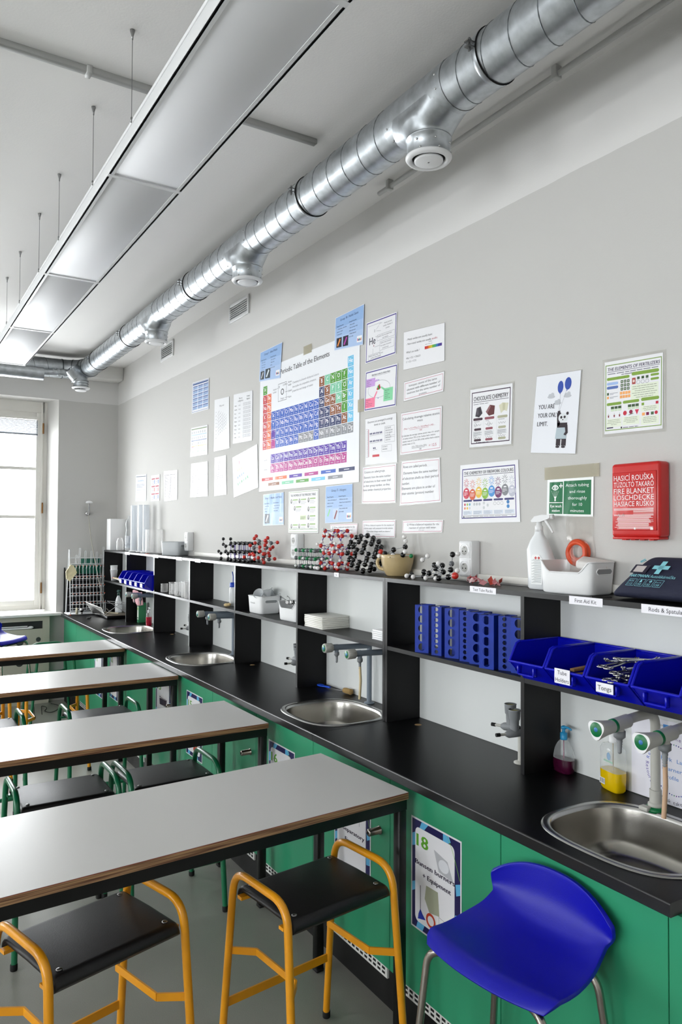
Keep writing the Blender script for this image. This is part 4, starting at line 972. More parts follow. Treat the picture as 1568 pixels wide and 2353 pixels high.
for i, (x, c) in enumerate(((22, '#3a1f2e'), (92, '#8a4a56'), (168, '#a9a88e'))):
    p.pill(x, 126, x+58, 137, c, 2); p.greek(x+6, 143, x+52, 1, 5, 2, '#77777c', seed=i); p.pill(x+6, 170, x+50, 180, c, 2); p.pill(x+6, 216, x+50, 226, c, 2)
    p.rect(x, 183, x+56, 203, '#dcdde0', 1); p.greek(x+2, 187, x+54, 5, 4, 1.6, '#77787c', seed=i+5, lay=2)
    q = [(x+6+7*k, 156+(4 if k % 2 else -3)) for k in range(7)]; p.chain(q, 1.1, '#44464a', 2); p.chain([(a, b_+54) for a, b_ in q], 1.1, '#44464a', 2)
p.ovring(36, 156, 8, 9, 1.2, '#44464a', 2, 6); p.ovring(118, 156, 9, 10, 1.2, '#44464a', 2, 6); p.ovring(32, 208, 7, 8, 1.2, '#44464a', 2, 6)
p.rect(88, 124, 88.7, 226, '#b9b9be'); p.rect(164, 124, 164.7, 226, '#b9b9be'); p.oval(46, 231, 2.5, 2.5, '#333', 2); p.greek(52, 232, 200, 1, 4, 1.8, '#66666c', ragged=.02)
p.done('chocolate_poster', 'white poster titled Chocolate Chemistry with a dark border')
# --- fireworks
p = Poster(wallq([(2.533, 2.062), (2.181, 2.060), (2.170, 1.810), (2.539, 1.806)]), 350, 252, lift=.003)
p.frame(14, 18, 332, 232, 4, '#3a2f7c'); p.text('THE CHEMISTRY OF FIREWORK COLOURS', 26, 44, 14, '#2a2a34', width=296, bold=1); p.rect(24, 48, 324, 50, '#2a2a34')
for i, (c, dy) in enumerate((('#c23048', 6), ('#d0603f', 12), ('#e0b83f', 4), ('#82b23a', 10), ('#4a90cf', 2), ('#6a1a5e', 8), ('#7d7f84', 0), ('#b4b6c4', 6))):
    x = 42+i*38.5; y = 118+dy
    p.oval(x, y, 20, 24, c, 2+(i % 2)); p.rect(x-7, y-15, x+8, y-10, '#f0eef2', 4); p.greek(x-14, y-2, x+14, 3, 5, 1.6, '#f0eef2', 4, seed=i)
    for k in range(10):
        a = 2*PI*k/10+.2; p.seg(x+6*math.cos(a), y-44+7*math.sin(a), x+17*math.cos(a), y-44+20*math.sin(a), 2.2, c, 2)
for i in range(5):
    x = 24+i*61; p.pill(x, 152, x+54, 160, '#2c2a6a', 2); p.rect(x, 199, x+54, 216, '#cfd6e2', 1); p.greek(x+3, 204, x+51, 3, 5, 1.6, '#8a8e98', 2, seed=i)
for i, c in enumerate(('#c23048', '#9ab85a', '#5aa0b8', '#dc7a5a', '#e0b83f', '#c4c6d0')): p.oval(34+(i % 3)*15, 172+(i//3)*16, 5, 5.6, c, 2)
for i in range(3): p.oval(92+i*16, 172, 6, 6.5, '#b9bcc0', 2); p.ovring(214+i*20, 172, 8, 7, 1, '#66686c', 2); p.oval(150+(i % 2)*22, 168+i*10, 6, 6.5, '#c2c6c8', 2)
p.oval(288, 168, 8, 8, '#3a7cb8', 2); p.oval(288, 186, 8, 8, '#3a7cb8', 2); p.rect(22, 219, 326, 220.2, '#44444c'); p.greek(36, 225, 290, 2, 5, 1.8, '#77777e', ragged=.1); p.oval(28, 225, 4, 4, '#55555c', 2); p.text('cc', 306, 227, 6, '#44444c')
p.done('firework_poster', 'white landscape poster titled The Chemistry of Firework Colours')
# --- fertilizers
p = Poster(wallq([(1.758, 2.372), (1.526, 2.362), (1.529, 2.112), (1.761, 2.117)]), 232, 255, lift=.003, pouch=10)
p.frame(4, 12, 228, 244, 3, '#7d9a4c'); p.text('THE ELEMENTS OF FERTILIZERS', 12, 34, 12, '#33244a', width=208, bold=1, slant=.12); p.rect(11, 37, 220, 38.4, '#33244a'); p.greek(12, 46, 220, 2, 7, 2.6, '#6a6a74', ragged=.12, center=True)
G = '#7fa040'; p.pill(10, 57, 104, 67, G, 2); p.pill(112, 50, 218, 62, G, 2); p.rect(110, 94, 216, 146, '#dfe6d2', 1); p.greek(114, 102, 212, 6, 7.5, 1.8, '#8a9080', 2, center=True)
p.pill(10, 74, 58, 84, '#9fb8e2', 2); p.pill(10, 88, 58, 98, '#566fae', 2)
for r in range(3):
    for c in range(3): p.rect(68+c*13, 72+r*13, 78+c*13, 82+r*13, '#3c5434', 2); p.rect(71+c*13, 75+r*13, 75+c*13, 79+r*13, '#c8d2c0', 3)
for r in range(2):
    for c in range(4): p.rect(65+c*11, 112+r*13, 74.5+c*11, 122+r*13, '#f0a860', 2)
p.rect(11, 110, 19, 119, '#3c5434', 2); p.rect(11, 123, 19, 132, '#f0a860', 2); p.greek(23, 114, 58, 2, 4, 1.5, '#66707a', 2); p.greek(23, 127, 58, 2, 4, 1.5, '#66707a', 2)
p.rect(114, 70, 128, 92, '#a84a42', 2); p.oval(121, 81, 4, 5, '#e4cfc8', 3)
for c in range(3): p.rect(134+c*17, 68, 144+c*17, 77, '#3c5434', 2); p.ovring(139+c*17, 87, 7, 7, 1, '#77777c', 2)
p.pill(186, 65, 218, 73, G, 2); p.pill(186, 79, 218, 87, G, 2)
p.pill(10, 146, 72, 156, G, 2); p.pill(77, 145, 143, 155, G, 2); p.pill(150, 143, 219, 154, G, 2)
for k, x in enumerate((28, 98)):
    for c in range(3): p.rect(x+c*15, 160, x+13+c*15, 169, '#3c5434', 2); p.rect(x+c*15, 169, x+13+c*15, 177, '#c8d8bc', 2)
p.oval(86, 188, 7.5, 8, '#c02c40', 2); p.oval(110, 186, 7, 7, '#8a1c40', 2); p.seg(101, 196, 120, 192, 2, '#4a5a34', 2); p.poly([(126, 180), (142, 180), (134, 198)], '#c8304c', 2)
for x in (18, 42, 64): p.poly([(x-3, 190), (x+3, 190), (x+2, 198), (x-2, 198)], '#7a2030', 2); p.seg(x, 190, x, 184, 1, '#3c5434', 2)
p.rect(152, 160, 162, 169, G, 2); p.rect(206, 160, 216, 169, '#b8283e', 2); p.rect(154, 194, 165, 204, '#f0a860', 2); p.rect(170, 194, 181, 204, '#7a1a48', 2); p.rect(188, 194, 199, 204, '#4a6444', 2); p.oval(208, 198, 6, 6, '#c02c40', 2)
for (x0_, x1_, y_) in ((12, 70, 208), (78, 142, 206), (152, 216, 212), (152, 216, 176)): p.rect(x0_-2, y_-5, x1_+2, y_+(24 if y_ > 180 else 14), '#e2e8d6', 1); p.greek(x0_, y_, x1_, 4 if y_ > 180 else 3, 5.5, 1.6, '#8a9080', 2, center=True, seed=int(x0_))
p.rect(11, 232, 38, 236, '#33244a', 2); p.oval(72, 237, 3.4, 3.4, '#333', 2); p.greek(78, 239, 214, 1, 4, 2.2, '#55555e', ragged=.02)
p.done('fertilizer_poster', 'green-framed poster titled The Elements of Fertilizers')
# --- panda motto (plain bear holding balloons)
p = Poster(wallq([(2.079, 2.377), (1.862, 2.364), (1.890, 2.060), (2.112, 2.082)]), 220, 300, '#e2e4ea', lift=.004, pouch=3)
p.text('YOU ARE', 22, 130, 18, '#2c2c34', width=82, bold=1); p.text('YOUR ONLY', 22, 163, 18, '#2c2c34', width=104, bold=1); p.text('LIMIT.', 22, 196, 18, '#2c2c34', width=54, bold=1)
for (x, y, k) in ((84, 86, 1), (164, 88, 1), (118, 112, 1)): p.oval(x, y, 19*k, 6, '#b9bcc2', 1); p.oval(x-7, y-5, 8, 7, '#b9bcc2', 1.4); p.oval(x+5, y-7, 9, 9, '#b9bcc2', 1.8)
p.seg(129, 72, 128, 142, 1, '#8a8a92', 2.2); p.seg(160, 60, 130, 142, 1, '#8a8a92', 2.5)
p.oval(127, 52, 14, 23, '#2c4aa4', 3); p.oval(163, 42, 16, 23, '#2c4aa4', 3); p.poly([(124, 78), (130, 78), (127, 73)], '#2c4aa4', 3); p.poly([(156, 68), (162, 68), (159, 62)], '#2c4aa4', 3)
D = '#2b2028'
p.poly([(122, 142), (134, 140), (138, 168), (136, 196), (124, 200), (121, 170)], D, 2)
p.rect(124, 186, 172, 272, D, 2); p.poly([(122, 204), (170, 204), (172, 246), (118, 246)], '#aebcc4', 3); p.rect(146, 248, 150, 276, '#eceef4', 4); p.oval(133, 276, 10, 4, D, 3); p.oval(160, 276, 10, 4, D, 3)
p.poly([(160, 190), (174, 194), (178, 224), (168, 234), (158, 230), (166, 220)], D, 4)
p.oval(150, 168, 22, 18, '#d6dadd', 4); p.oval(134, 153, 6, 6, D, 3); p.oval(170, 152, 6, 6, D, 3); p.oval(142, 166, 5.5, 5, D, 5); p.oval(158, 165, 5.5, 5, D, 5); p.oval(150, 175, 3, 2, D, 5)
p.done('motto_poster', 'white poster reading You are your only limit with a panda holding blue balloons')
# --- eye wash sign
p = Poster(wallq([(2.025, 1.974), (1.807, 1.972), (1.810, 1.826), (2.030, 1.833)]), 220, 145, '#ecefee', lift=.004)
GD = '#156b42'; p.rect(12, 14, 78, 92, GD); p.rect(12, 95, 78, 137, GD); p.rect(82, 12, 210, 137, GD)
p.poly([(22, 37), (30, 28), (40, 25), (50, 28), (58, 37), (50, 44), (40, 47), (30, 44)], '#eef2f0', 2); p.poly([(27, 37), (34, 31), (40, 29), (46, 31), (53, 37), (46, 42), (40, 44), (34, 42)], GD, 3); p.oval(40, 36.5, 6, 6, '#eef2f0', 4); p.oval(40, 36.5, 2.5, 2.5, GD, 5)
p.rect(66, 20, 70, 38, '#eef2f0', 2); p.rect(60, 27, 76, 32, '#eef2f0', 2)
for i in range(5):
    for j in range(6): p.oval(28+i*6+(j-3)*(2-i)*.8, 50+j*3.3, 1, .9, '#eef2f0', 2, 6)
p.poly([(33, 70), (49, 70), (44, 76), (44, 88), (38, 88), (38, 76)], '#eef2f0', 2)
p.text('Eye wash', 18, 112, 11, '#eef2f0', width=54, bold=1); p.text('station', 26, 129, 11, '#eef2f0', width=38, bold=1)
for (s, x, y, wd) in (('Attach tubing', 91, 34, 108), ('and rinse', 110, 58, 72), ('thoroughly', 103, 82, 88), ('for 10', 124, 106, 46), ('minutes', 116, 129, 62)): p.text(s, x, y, 12, '#e4ecea', width=wd)
p.done('eye_wash_sign', 'green and white Eye wash station sign with rinsing advice')
t = MB(); t.box(WX-.0045, 1.782, 1.970, WX-.004, 2.040, 2.018, M_tape); tag(t.build('sticky_tape', loc=(WX-.004, 1.92, 1.98)), 'wide strip of clear tape across the top of the eye wash sign', 'tape')
# --- small sheets at the far end
def plain(q, label, kind, W=300, H=260, paper='#e2e3e6', pouch=0):
    p = Poster(wallq(q), W, H, paper, coat=.32, lift=.004, pouch=pouch); rd = random.Random(kind)
    if kind == 1:
        p.frame(8, 8, W-8, H-8, 3, '#3f5fa0'); p.rect(14, 14, W-14, 26, '#2f4f8c', 2)
        for c in range(3):
            for r in range(6): p.rect(20+c*92, 36+r*34, 104+c*92, 44+r*34, '#2f5a9c', 2); p.rect(20+c*92, 46+r*34, 104+c*92, 64+r*34, '#9fb8dc', 2); p.greek(24+c*92, 52+r*34, 100+c*92, 2, 8, 2.5, '#5a6f94', 3, seed=r*3+c)
    if kind == 2:
        p.text('Filling order', 100, 60, 13, '#55555c', width=90)
        for d in range(8):
            n = min(d+1, 5); 
            for k in range(n): p.text('%d%s' % (d//2+k//2+1, 'spdf'[k % 4]), 80+k*34, 100+d*24-k*8, 8, '#4a4a52')
            p.seg(60, 116+d*24, 70+n*34, 100+d*20-n*10, 1.5, '#77777c', 1)
        for r in range(8): p.text('n=%d' % (r+1), 30, 100+r*28, 8, '#4a4a52')
    if kind == 3:
        for (s, x, y) in (('Electron', 90, 40), ('configuration', 72, 58), ('Orbital', 212, 36), ('diagram', 210, 54)): p.text(s, x, y, 12, '#3c3c42')
        for r in range(9):
            y = 88+r*28; p.text(('Lithium', 'Beryllium', 'Boron', 'Carbon', 'Nitrogen', 'Oxygen', 'Fluorine', 'Neon', 'Sodium')[r], 20, y, 8, '#2c2c32', bold=1); p.text('1s2 2s%d' % (1 if r == 0 else 2), 84, y, 8, '#44444a')
            for c in range(5): p.frame(160+c*24, y-14, 178+c*24, y+4, 1.5, '#6a6a70'); p.seg(169+c*24, y-10, 169+c*24, y, 1.5, '#6a6a70')
    if kind == 4:
        p.rect(10, 12, W-10, 20, '#7a8f6a', 2)
        for r in range(4):
            for c in range(7): x = 26+c*38; y = 44+r*46; p.ovring(x, y, 9, 10, 2, '#66686e', 2, 10); p.oval(x, y, 3, 3, '#44464c', 2, 8)
            p.rect(14, 62+r*46, W-14, 68+r*46, ('#8ab0c4', '#3c5a8c', '#d8b04a', '#5a9a6a')[r], 2)
        p.rect(14, 160, 60, 168, '#a04a7a', 3)
    if kind == 5:
        p.frame(10, 10, W-10, H-10, 2, '#55765a'); p.text('Tests for Gases and Ions', 24, 34, 14, '#2a3a2c', width=W-50)
        for r in range(14): p.rect(16, 44+r*15, W-16, 45.2+r*15, '#8a9a8c', 2); p.greek(20, 54+r*15, W-70, 1, 8, 3, '#55585a', 2, seed=r); p.rect(W-60, 49+r*15, W-24, 55+r*15, '#6a7a8a', 2)
    if kind == 6: p.greek(24, 30, W-60, 6, 14, 4.5, '#3a3a3e', 2, seed=4); p.greek(24, 126, W-50, 10, 13, 3.4, '#55555a', 2, seed=6)
    if kind == 7:
        for (y, n, c, s) in ((60, 1, '#c0405a', 14), (112, 3, '#e0b83a', 10), (160, 4, '#2f6fc0', 10), (208, 6, '#2f9a66', 10)):
            for i in range(n):
                x = 80+i*32+(30 if n == 1 else 0); p.oval(x, y-i*4, s*.8, s, c, 3)
                for a in range(4): p.seg(x, y-i*4, x+s*1.5*math.cos(.6+a*PI/2), y-i*4+s*1.5*math.sin(.6+a*PI/2), 1.5, c, 2)
    if kind == 8: p.rect(12, 14, W-12, 20, '#44505e', 2); p.text('Solubility', 60, 66, 20, '#3a66b0', width=170); p.greek(30, 96, W-40, 3, 14, 4, '#66788e', 2); p.rect(30, 150, W-30, 152, '#5a6a7a', 2); p.frame(24, 176, W-24, 238, 2, '#9aa4b4', 2); [p.rect(60+i*34, 176, 61.5+i*34, 238, '#9aa4b4', 2) for i in range(6)]
    if kind == 9:
        for c in range(2):
            for r in range(3): p.rect(22+c*136, 30+r*76, 140+c*136, 44+r*76, '#a03a4a', 2); p.greek(24+c*136, 58+r*76, 136+c*136, 4, 11, 3.4, '#77686c', 2, seed=r+c); p.rect(110+c*130, 50+r*76, 134+c*130, 88+r*76, '#c05a5a' if r % 2 else '#5a7ab0', 3)
    if kind == 10: p.rect(14, 34, W-14, 38, '#44484c', 2); p.greek(20, 54, W-24, 15, 13, 3.5, '#6a6c70', 2, seed=2); p.rect(40, 50, 43, 250, '#8a8c90', 2); p.rect(150, 50, 153, 250, '#8a8c90', 2)
    return p.done('wall_sheet', label)
plain([(5.888, 2.982), (5.522, 2.963), (5.525, 2.717), (5.901, 2.728)], 'blue and white printed sheet, topmost of the left column of posters', 1)
plain([(5.401, 2.770), (5.122, 2.755), (5.106, 2.371), (5.409, 2.372)], 'wavy white sheet with slanting rows of orbitals', 2, 280, 390)
plain([(5.034, 2.755), (4.712, 2.736), (4.713, 2.390), (5.043, 2.397)], 'white sheet headed Electron configuration and Orbital diagram', 3, 300, 350)
plain([(5.908, 2.610), (5.541, 2.595), (5.544, 2.363), (5.922, 2.373)], 'sheet of small symbols in coloured rows, second down in the left column', 4, 300, 240)
plain([(5.900, 2.313), (5.534, 2.307), (5.527, 2.034), (5.913, 2.037)], 'green-framed table sheet with strong window glare, bottom of the left column', 5)
plain([(5.391, 2.323), (5.170, 2.325), (5.155, 2.033), (5.393, 2.029)], 'narrow white sheet of dense black text with a shiny blank foot', 6, 220, 300)
plain([(5.048, 2.296), (4.630, 2.356), (4.609, 2.060), (5.019, 2.005)], 'tilted white sheet with rows of red, yellow, blue and green creatures', 7, 400, 290)
plain([(7.468, 2.313), (7.121, 2.301), (7.126, 2.045), (7.472, 2.051)], 'pale blue small sheet, leftmost of the row of three above the clear tubes', 8, paper='#dfe6f2')
plain([(6.971, 2.279), (6.712, 2.276), (6.716, 2.036), (6.975, 2.036)], 'small red and white sheet, middle of the row of three above the clear tubes', 9)
plain([(6.601, 2.297), (6.239, 2.285), (6.232, 2.029), (6.580, 2.024)], 'small white sheet washed out by glare, right one of the row of three', 10)
# --- school values sheet behind the taps
p = Poster([(2.163, 1.642, 1.168), (2.163, 1.342, 1.168), (2.163, 1.342, .903), (2.163, 1.642, .903)], 300, 265, '#e6e5ee', coat=.2, lift=.0012)
cx, cy = 158, 152
for i in range(56):
    a = 2*PI*i/56; p.oval(cx+74*math.cos(a), cy+80*math.sin(a), 2.2, 2.2, ('#3a3a8a', '#6a3a8a', '#3a8a6a', '#5a6ab0')[i % 4], 2, 8)
def ringtext(st, a0, a1, r, col):
    n = len(st)
    for i, chh_ in enumerate(st):
        if chh_ == ' ': continue
        a = math.radians(a0+(a1-a0)*(i+.5)/n); x, y = cx+r*math.cos(a), cy-(r*1.06)*math.sin(a)
        p.text(chh_, x, y, 12.5, col, align='CENTER', rot=(PI/2-a) if a1 < a0 else (-PI/2-a), lay=2)
ringtext('Reflective', 172, 108, 90, '#3a5ab8'); ringtext('Responsible', 88, 8, 90, '#5a3a8a'); ringtext('Resourceful', 178, 236, 103, '#5a4aa0'); ringtext('Risk takers', 244, 296, 103, '#33333c'); ringtext('Resilient', 304, 356, 103, '#2f7a52')
for (s, x, y, wd) in (('Park', 112, 128, 40), ('Lane', 168, 128, 38), ('Learner', 116, 158, 70), ('Profile', 122, 184, 52)): p.text(s, x, y, 13, '#4a86c8', width=wd)
p.rect(120, 14, 150, 26, '#4a90d8', 2); p.text('INTERNATIONAL', 78, 22, 5, '#55555c'); p.text('school', 118, 36, 6, '#55555c')
p.done('values_sheet', 'white sheet with a ring of words standing behind the curved taps')

# --- big numbered signs on the cabinet doors
def num_sign(y0, z0, number, words, art, label, w_=.270, h_=.385, body=None):
    """y0 = near (right) edge"""
    p = Poster([(CF, y0+w_, z0+h_), (CF, y0, z0+h_), (CF, y0, z0), (CF, y0+w_, z0)], 270, 385, '#e0e0e4', coat=.12, lift=.0018, nrm=(-1, 0, 0))
    p.rect(6, 6, 264, 379, '#221f52'); LB = '#5fb0dc'
    for q in ([(60, 6), (96, 6), (74, 30), (48, 30)], [(176, 6), (206, 6), (216, 22), (196, 34), (176, 34)], [(240, 150), (264, 140), (264, 176), (244, 186)], [(238, 250), (264, 244), (264, 276), (240, 280)], [(6, 60), (26, 50), (26, 96), (6, 104)], [(6, 230), (26, 220), (26, 250), (6, 262)], [(40, 352), (80, 350), (66, 379), (30, 379)], [(150, 354), (190, 352), (210, 379), (160, 379)]): p.poly(q, LB, 2)
    p.chain([(196, 6), (222, 40), (246, 90), (262, 130)], 1.8, '#7fc02f', 4)
    r = 20; x0_, y0_, x1_, y1_ = 24, 30, 236, 356
    pts = [(x1_-r+r*math.cos(math.radians(a)), y0_+r+r*math.sin(math.radians(a))) for a in range(-90, 1, 15)]+[(x1_-r+r*math.cos(math.radians(a)), y1_-r+r*math.sin(math.radians(a))) for a in range(0, 91, 15)]+[(x0_+r+r*math.cos(math.radians(a)), y1_-r+r*math.sin(math.radians(a))) for a in range(90, 181, 15)]+[(x0_+r+r*math.cos(math.radians(a)), y0_+r+r*math.sin(math.radians(a))) for a in range(180, 271, 15)]
    p.poly(pts, '#e6e6ea', 3)
    if number: p.text(number, 30, 94, 44, '#5da12c', width=62, bold=3, lay=4)
    for (s, x, y, wd) in words: p.text(s, x, y, 17, '#1b1030', width=wd, bold=3, lay=4)
    art(p); return p.done('number_sign', label, 'sign')
def art18(p):
    p.poly([(128, 76), (200, 92), (230, 148), (154, 142)], '#b6b8be', 4); p.oval(180, 115, 27, 21, '#dcdee4', 5)
    p.poly([(86, 214), (150, 212), (158, 290), (104, 300), (78, 262)], '#a3a791', 4); p.seg(54, 226, 54, 320, 3, '#3a3a44', 5); p.poly([(44, 326), (54, 306), (66, 320), (84, 334), (40, 346)], '#2b3ba8', 5)
    p.ovring(112, 324, 26, 25, 9, '#c2452c', 5); p.chain([(154, 292), (222, 300), (226, 352)], 1.5, '#88888c', 4); p.seg(156, 292, 156, 350, 1.5, '#88888c', 4)
def art17(p):
    p.chain([(70, 40), (78, 96), (110, 120), (150, 118), (152, 60)], 2.5, '#44484e', 4); p.seg(190, 40, 190, 150, 2, '#55585e', 4); p.rect(180, 74, 204, 82, '#22262c', 5); p.seg(200, 70, 202, 100, 2, '#22262c', 5)
def art16(p): p.ovring(150, 96, 12, 14, 5, '#a0a4aa', 4); p.ovring(184, 100, 12, 14, 5, '#a0a4aa', 4); p.poly([(90, 220), (170, 215), (180, 310), (96, 318)], '#8fa0b4', 4)
def art15(p): p.oval(150, 330, 24, 18, '#b8402c', 4); p.oval(176, 300, 16, 26, '#a85a3a', 4); p.oval(120, 300, 14, 18, '#2f8a56', 4); p.greek(60, 140, 200, 3, 40, 16, '#2a2438', 4)
def artg(p): p.poly([(70, 150), (190, 145), (200, 180), (76, 190)], '#2a2438', 4); p.rect(90, 220, 150, 300, '#4a6ac0', 4); p.rect(160, 210, 186, 320, '#c8503c', 4)
num_sign(1.884, .378, '18', (('Bunsen burners', 24, 158, 212), ('+ Equipment', 66, 194, 150)), art18, 'numbered sign 18 for Bunsen burners and equipment beside the blue chair')
num_sign(2.412, .372, '', (('Separatory', 66, 198, 158), ('Funnel', 84, 238, 112)), art17, 'sign reading Separatory Funnel on the cabinet door behind the yellow stool')
num_sign(3.034, .372, '16', (('Stands', 60, 210, 120),), art16, 'numbered sign 16 on a green door between the first and second tables')
num_sign(4.180, .400, '15', (('Heating', 60, 160, 120),), art15, 'numbered sign 15 on a green door beside the corner of the second table')
num_sign(4.735, .400, '13', (('Measuring', 70, 150, 130), ('Cylinders', 76, 190, 120)), artg, 'numbered sign seen between the legs of the third table', w_=.32)
num_sign(6.010, .398, '12', (('Goggles', 70, 160, 120),), artg, 'numbered sign with red and blue pictures between the legs of the farthest table', w_=.25)
num_sign(6.500, .330, '11', (('Tripods', 70, 160, 120),), artg, 'numbered sign with a blue square behind the farthest table')
# ================================================================ taps
def lever_tap(x, y, label):
    """curved grey laboratory tap with a triangular handle"""
    t = T('lab_tap', label, 'tap', (x, y, .9), group='curved grey laboratory taps')
    b = MB(); b.lathe([(0, .9), (.034, .9), (.033, .908), (.026, .914), (0, .914)], (x, y, 0), M_tapgreen, seg=28); b.lathe([(0, .913), (.024, .913), (.0235, .922), (.018, .926), (0, .926)], (x, y, 0), M_tapg, seg=24)
    b.bbox(x-.045, y-.002, .902, x-.02, y+.03, .915, M_tapg, r=.003); b.build('base', t)
    b = MB(); b.tube([(x, y, .92), (x, y, .965)], .0185, M_tapg, seg=20)
    b.tube(bend([(x, y, .96), (x, y, 1.205), (x-.09, y-.002, 1.205), (x-.16, y-.004, 1.199)], .075, 10), .0148, M_tapg, seg=20); b.build('spout_pipe', t)
    hx = x-.16; z = 1.197
    b = MB(); b.tube([(hx+.02, y-.004, z+.001), (hx-.045, y-.006, z-.004)], .0205, M_tapg, seg=22); b.tube([(hx-.018, y-.005, z), (hx-.018, y-.005, z-.036)], .0145, M_tapg, seg=18); b.build('valve_body', t)
    b = MB(); b.tube([(hx-.044, y-.006, z-.004), (hx-.053, y-.006, z-.005)], .0208, M_tapgreen, seg=22); b.build('green_ring', t)
    b = MB(); x1 = hx-.053; n = 30; rings = []
    for (dx, R, tri) in ((0, .019, 0), (-.03, .022, .05), (-.055, .026, .10), (-.068, .0285, .13), (-.072, .0275, .13)):
        rings.append([(x1+dx, y-.006+R*(1+tri*math.cos(3*(2*PI*i/n+PI/2)))*math.cos(2*PI*i/n)*(1-.1*tri), z-.006+R*(1+tri*math.cos(3*(2*PI*i/n+PI/2)))*math.sin(2*PI*i/n)) for i in range(n)])
    vs = [p for r in rings for p in r]; b.add(vs, [(k*n+i, k*n+(i+1) % n, (k+1)*n+(i+1) % n, (k+1)*n+i) for k in range(len(rings)-1) for i in range(n)], M_tapg, True); b.add(rings[-1], [tuple(range(n))], M_wplastic); b.build('handle', t)
    b = MB(); b.lathe([(0, -.0008), (.0205, -.0008), (.0215, 0)], (x1-.072, y-.006, z-.006), M_tapgreen, axis='x', seg=26); b.lathe([(0, -.0012), (.0066, -.0012), (.0068, -.0006)], (x1-.072, y-.006, z-.006), M_tapblue, axis='x', seg=20); b.build('colour_disc', t)
    b = MB(); zz = z-.036; prof = [(0, zz+.012), (.0175, zz+.012), (.0175, zz-.006), (.013, zz-.010)]
    for k in range(6): prof += [(.0098-.0006*k, zz-.012-.0075*k), (.0078-.0005*k, zz-.0175-.0075*k)]
    prof += [(0, zz-.058)]; b.lathe(prof, (hx-.018, y-.005, 0), M_tapd, seg=20); b.build('hose_nozzle', t)
    return t, (hx-.018, y-.005, zz-.03)
def knob_tap(x, y, label, pipe=True, ang=0.0):
    """straight blue-grey tap with a ribbed round knob"""
    t = T('lab_tap', label, 'tap', (x, y, .9), group='straight blue-grey laboratory taps')
    b = MB(); b.lathe([(0, .9), (.027, .9), (.026, .905), (.016, .909), (0, .909)], (x, y, 0), M_tapb, seg=26); b.build('base', t)
    b = MB(); b.tube([(x, y, .905), (x, y, 1.192)], .0128, M_tapb, seg=18); b.tube([(x+.005, y, 1.190), (x-.20, y+ang, 1.197)], .0142, M_tapb, seg=18); b.build('pipe', t)
    hx, hy, z = x-.20, y+ang, 1.197
    b = MB(); b.tube([(hx+.01, hy, z), (hx-.02, hy, z)], .0155, M_tapb, seg=18); b.tube([(hx+.006, hy, z), (hx+.006, hy, z-.03)], .0105, M_tapb, seg=14); b.build('valve_body', t)
    b = MB(); n = 60; rings = []
    for (dx, R, rb) in ((-.020, .0175, 0), (-.024, .0215, .0011), (-.060, .0225, .0011), (-.066, .0215, 0), (-.068, .0185, 0)):
        rings.append([(hx+dx, hy+(R+rb*math.cos(15*2*PI*i/n))*math.cos(2*PI*i/n), z+(R+rb*math.cos(15*2*PI*i/n))*math.sin(2*PI*i/n)) for i in range(n)])
    vs = [p for r in rings for p in r]; b.add(vs, [(k*n+i, k*n+(i+1) % n, (k+1)*n+(i+1) % n, (k+1)*n+i) for k in range(len(rings)-1) for i in range(n)], M_tapg, True); b.add(rings[-1], [tuple(range(n))], M_tapg); b.build('knob', t)
    b = MB(); b.lathe([(0, -.0008), (.0165, -.0008), (.017, 0)], (hx-.068, hy, z), M_tapgreen, axis='x', seg=22); b.lathe([(0, -.0012), (.007, -.0012), (.0072, -.0006)], (hx-.068, hy, z), M_tapblue, axis='x', seg=16); b.build('colour_disc', t)
    b = MB(); zz = z-.03; prof = [(0, zz+.006), (.0135, zz+.006), (.0135, zz-.008), (.009, zz-.012)]
    for k in range(4): prof += [(.0074-.0004*k, zz-.014-.008*k), (.0060-.0003*k, zz-.020-.008*k)]
    prof += [(0, zz-.048)]; b.lathe(prof, (hx+.006, hy, 0), M_tapd, seg=16); b.build('hose_nozzle', t)
    return t, (hx+.006, hy, zz-.03)
M_tubeb = mat('old_rubber_tube', '#c2a184', 0.5); M_tubey = mat('yellowed_tube', '#c9b890', 0.45)
lever_tap(2.088, 1.498, 'curved grey tap with green disc, over the back left of the nearest sink')
t, q = lever_tap(2.088, 1.345, 'curved grey tap with a pinkish tube on its nozzle, at the right edge of view')
b = MB(); b.tube([q, (q[0]+.004, q[1]+.001, q[2]-.08), (q[0]-.002, q[1]+.003, q[2]-.17)], .0068, M_tubeb, seg=12); b.build('rubber_tube', t)
knob_tap(2.119, 3.162, 'straight tap over the second sink, left one of its pair, standing clear of the upright')
t, q = knob_tap(2.119, 2.952, 'straight tap over the second sink with a yellowed tube hanging from its nozzle')
b = MB(); b.tube([q, (q[0]+.003, q[1]-.002, q[2]-.07), (q[0]+.001, q[1]+.003, q[2]-.155)], .0062, M_tubey, seg=12); b.build('rubber_tube', t)
knob_tap(2.115, 4.862, 'straight tap over the third sink, left one of its pair'); knob_tap(2.115, 4.655, 'straight tap over the third sink, right one of its pair, beside the upright')
knob_tap(2.115, 6.60, 'straight tap over the window-end sink, left one of its pair'); knob_tap(2.115, 6.42, 'straight tap over the window-end sink, right one of its pair')
